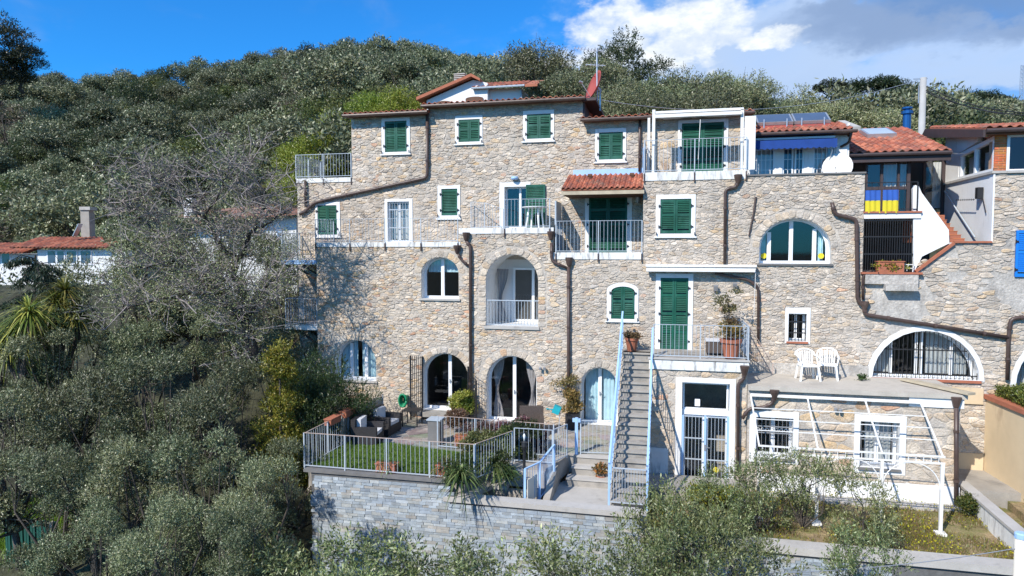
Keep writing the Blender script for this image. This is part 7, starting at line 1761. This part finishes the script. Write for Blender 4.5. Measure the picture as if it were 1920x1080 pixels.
def plant_obj(t, lvs, mat='leaf', nm='foliage'):
    f = bpy.data.objects.new(nm, mesh_np(nm, lvs, [M[mat]])); COL.objects.link(f); f.parent = t; return f
def bushy(rng, c, R, H, n, base, tip, L=.07, W=.035, ptip=.35, up=.5):
    bl = [(np.array([c[0]+rng.uniform(-1, 1)*R*.7, c[1]+rng.uniform(-1, 1)*R*.6, c[2]+H*rng.uniform(.2, .85)]), R*.38) for _ in range(9)]
    return sprigs(rng, bl, max(6, n//54), 6, .14, L, W, base, tip, up, ptip)
rng = np.random.default_rng(77)
def pot(label, loc, r_=.16, h=.30, mat='terracotta', plant='green', ph=.4, spread=.22, group=None):
    t = thing('potted_plant', label, 'potted plant', loc, 0, group); mb = MB(); mb.lathe([(r_*.68, 0), (r_*.97, h*.82), (r_*1.10, h*.82), (r_*1.10, h), (r_*.93, h), (r_*.9, h*.88), (.01, h*.88)], (0, 0, 0), 14); mb.build('pot', M[mat], t, local=True)
    col = {'green': ((.06, .11, .025), (.14, .2, .05)), 'yellow': ((.17, .19, .03), (.40, .34, .07)), 'dry': ((.16, .12, .05), (.32, .24, .10)), 'purple': ((.16, .07, .08), (.3, .16, .17)), 'orange': ((.12, .11, .04), (.45, .26, .06))}[plant]
    plant_obj(t, [bushy(rng, (0, 0, h*.8), spread, ph, 900, *col)]); return t
def trough(label, a, b, z, mat='terracotta', plant=((.06, .11, .025), (.15, .22, .05)), w=.22, h=.22, ph=.28, spiky_=False, group=None, y=None):
    a = Vector(a); b = Vector(b); c = (a+b)/2; t = thing('planter_trough', label, 'planter', (c.x, c.y, z), 0, group); d = (b-a).normalized(); n = Vector((0, 0, 1)).cross(d); L = (b-a).length
    mb = MB(); mb.obox((0, 0, h/2), d, n, (0, 0, 1), L/2, w/2, h/2); mb.build('box', M[mat], t, local=True); mb = MB(); mb.obox((0, 0, h+.012), d, n, (0, 0, 1), L/2+.02, w/2+.02, .012); mb.build('rim', M[mat], t, local=True)
    if plant:
        lv = [bushy(rng, tuple(d*L*f), .16, ph, 380, *plant) for f in (-.36, -.12, .12, .36)] if not spiky_ else [spiky(rng, np.array(tuple(d*L*f+Vector((0, 0, h)))), 26, ph, .03, *plant) for f in (-.3, 0, .3)]
        plant_obj(t, lv)
    return t
pot('terracotta pot at the top of the stairs under the arched shutter', (3.86, -.62, 2.72), .19, .40, plant='dry', ph=.18, spread=.2)
pot('small terracotta pot with a yellow plant beside the stair foot', PZ(1127, 908, LANZ), .12, .24, plant='orange', ph=.4, spread=.14)
q = (6.65, -1.55, 2.76); t = pot('large terracotta pot with ruddy plant at the corner of the stair terrace', q, .27, .52, plant='orange', ph=.55, spread=.34)
t = pot('tall thin bush in a pot behind the corner pot of the stair terrace', (6.6, -.75, 2.72), .2, .45, plant='dry', ph=1.0, spread=.33); plant_obj(t, [bushy(rng, (0, 0, 1.0), .38, .9, 900, (.12, .12, .05), (.3, .24, .12))], nm='upper_foliage')
mb = MB(); mb.tube([(0, 0, .3), (.05, 0, 1.2), (0, .03, 1.7)], [.03, .02, .01], 5); mb.build('stem', M['bark'], t, local=True)
x0, x1 = PY(1643, 500, .0).x, PY(1692, 500, .0).x; trough('large terracotta trough with yellow flowers on the grille sill', (x0, -.02, 0), (x1, -.02, 0), gz0+.0, plant=((.16, .17, .03), (.5, .42, .04)), w=.26, h=.29, ph=.22)
for k, (a_, b_, lab) in enumerate((((PL-.02, -4.55), (PL-.02, -3.95), 'red plastic trough hung on the left railing nearer to the camera'), ((PL-.02, -3.65), (PL-.02, -3.05), 'red plastic trough hung on the left railing nearer to the house'))):
    trough(lab, (*a_, 0), (*b_, 0), PATZ+.80, plant=None, w=.2, h=.16, group='red troughs on the left railing')
a_ = PZ(687, 898, PATZ+.05); trough('terracotta trough with green spikes at the front of the lawn', (a_.x, FY+.30, 0), (a_.x+.52, FY+.28, 0), PATZ+.05, plant=((.05, .10, .02), (.12, .2, .04)), spiky_=True, ph=.38, w=.24, h=.20)
a_ = PZ(806, 905, PATZ+.05); trough('terracotta trough with dry stalks at the right end of the lawn', (a_.x, FY+.32, 0), (a_.x+.34, FY+.30, 0), PATZ+.05, plant=((.13, .10, .05), (.25, .18, .09)), spiky_=True, ph=.5, w=.24, h=.26)
a_ = PZ(852, 838, PATZ); trough('terracotta trough with striped leaves behind the inner railing', (a_.x, -2.95, 0), (a_.x+.85, -2.95, 0), PATZ+.02, plant=((.10, .15, .03), (.35, .36, .1)), spiky_=True, ph=.42, w=.26, h=.28)
# plants round the light well
def big_plant(name, label, loc, lvs, mat='leaf', stem=None): t = thing(name, label, 'plant', loc); plant_obj(t, lvs, mat); return t
sp_c = ((.05, .09, .025), (.15, .2, .07))
for k, (px, py, z, n, L, lab) in enumerate(((865, 905, PATZ+.1, 120, .75, 'big spiky agave like clump hanging over the slate wall corner'), (925, 880, PATZ+.1, 120, .72, 'spiky clump between the railing and the light well'), (900, 855, PATZ, 80, .55, 'smaller spiky clump behind the two big ones'))):
    q = PZ(px, py, z); big_plant('spiky_plant', lab, q, [spiky(rng, (0, 0, .2), n, L, .05, *sp_c, droop=.7, up=.45), bushy(rng, (0, 0, -.1), .4, .5, 700, (.03, .05, .015), (.07, .10, .03))])
for k, (px, py, z, n, L, lab) in enumerate(((845, 890, PATZ+.1, 70, .5, 'spiky green tuft at the left of the agave like clumps'), (948, 900, 0.0, 90, .6, 'spiky clump hanging into the light well'), (885, 880, PATZ, 70, .5, 'spiky tuft pressed against the lawn railing'))):
    q = PZ(px, py, z); big_plant('spiky_plant', lab, q, [spiky(rng, (0, 0, .2), n, L, .045, *sp_c, droop=.6, up=.5), bushy(rng, (0, 0, -.1), .35, .45, 600, (.04, .07, .02), (.10, .14, .04))])
for px, py, z, R, H, base, tip, lab in ((935, 865, .1, .40, .75, (.06, .09, .025), (.16, .18, .06), 'leafy green shrub filling the railing corner'), (895, 868, .1, .36, .7, (.08, .09, .03), (.2, .2, .08), 'dry green shrub between the spiky clumps'), (985, 850, .0, .35, .8, (.05, .06, .03), (.13, .14, .06), 'dark shrub right behind the globe lamp post'), (975, 880, -.2, .42, 1.15, (.025, .04, .012), (.07, .10, .03), 'dark leafy shrub behind the globe lamp'), (960, 842, .1, .42, .7, (.15, .06, .07), (.32, .17, .18), 'purple flowering bush beside the globe lamp'), (905, 838, PATZ, .40, .55, (.12, .08, .06), (.30, .2, .17), 'pinkish dry bush behind the inner railing'),
        (870, 790, .15, .30, .9, (.20, .22, .03), (.50, .48, .12), 'yellow variegated bush between the two arched doors'), (895, 775, .15, .24, .9, (.15, .2, .03), (.42, .44, .1), 'tall yellow green shrub against the downpipe by the curtained door'), (855, 812, .15, .22, .6, (.13, .09, .05), (.28, .2, .12), 'brownish twiggy pot plant left of the yellow bush'),
        (1002, 868, -.2, .30, .85, (.06, .03, .03), (.14, .08, .07), 'dark red shrub right of the globe lamp')):
    q = PZ(px, py, z); q.y = min(q.y, -.35); big_plant('shrub', lab, q, [bushy(rng, (0, 0, 0), R*1.2, H*1.12, 4200, base, tip, L=.075, W=.03)])
q = PY(1073, 795, -.35); t = thing('climbing_plant', 'climbing plant with yellowing leaves growing up the downpipe', 'plant', (q.x, -.35, PATZ)); plant_obj(t, [bushy(rng, (0, 0, .25), .26, 1.0, 2200, (.17, .14, .04), (.42, .30, .10)), bushy(rng, (.05, .1, 1.3), .25, .35, 300, (.14, .13, .04), (.34, .26, .10)), bushy(rng, (-.42, .15, 1.25), .26, .22, 380, (.16, .15, .05), (.38, .3, .12))])
mb = MB(); mb.tube([(0, 0, 0), (.02, .1, .9), (-.02, .2, 1.7)], [.02, .015, .008], 5); mb.build('stem', M['bark'], t, local=True); bx('pot', 'dark', t, q.x-.2, q.x+.2, -.52, -.16, PATZ+.01, PATZ+.5)
q = (12.0, -2.45, GARZ-.02); big_plant('weed_clump', 'green weed clump at the foot of the right downpipe', (12.35, -2.7, GARZ), [bushy(rng, (0, 0, 0), .4, .4, 2200, (.06, .10, .02), (.2, .22, .05))])
big_plant('weed_clump', 'small weed growing on the annex terrace floor', PZ(1617, 714, 2.1), [bushy(rng, (0, 0, 0), .10, .08, 200, (.04, .08, .02), (.08, .12, .03), L=.04)])
big_plant('shrub', 'yellow green bush before the white entrance doors', PZ(1345, 955, GARZ), [bushy(rng, (0, 0, 0), .75, .45, 5000, (.11, .13, .02), (.34, .30, .03))])
# clipped hedge behind the ochre wall
t = thing('hedge', 'clipped green hedge on top of the ochre wall', 'hedge', (14.2, -1.3, 1.6)); rngh = np.random.default_rng(4); n = 26000; P = np.column_stack([rngh.uniform(-.42, 1.6, n), rngh.uniform(-1.6, 1.2, n), rngh.uniform(0, 1, n)**.5*.48]); P[:, 2] += .06*np.sin(P[:, 1]*5)+.04*np.sin(P[:, 0]*7)
plant_obj(t, [leaf_arrays(P, unit(rdir(n, rngh)+np.array([-.2, -.3, .6])), .07, .035, colors(n, rngh, (.05, .075, .015), (.16, .19, .04), .4), rngh)])
mb = MB(); mb.box(13.99, 15.9, -2.9, -.02, .6, 1.7); mb.build('bed', M['soil'], t)
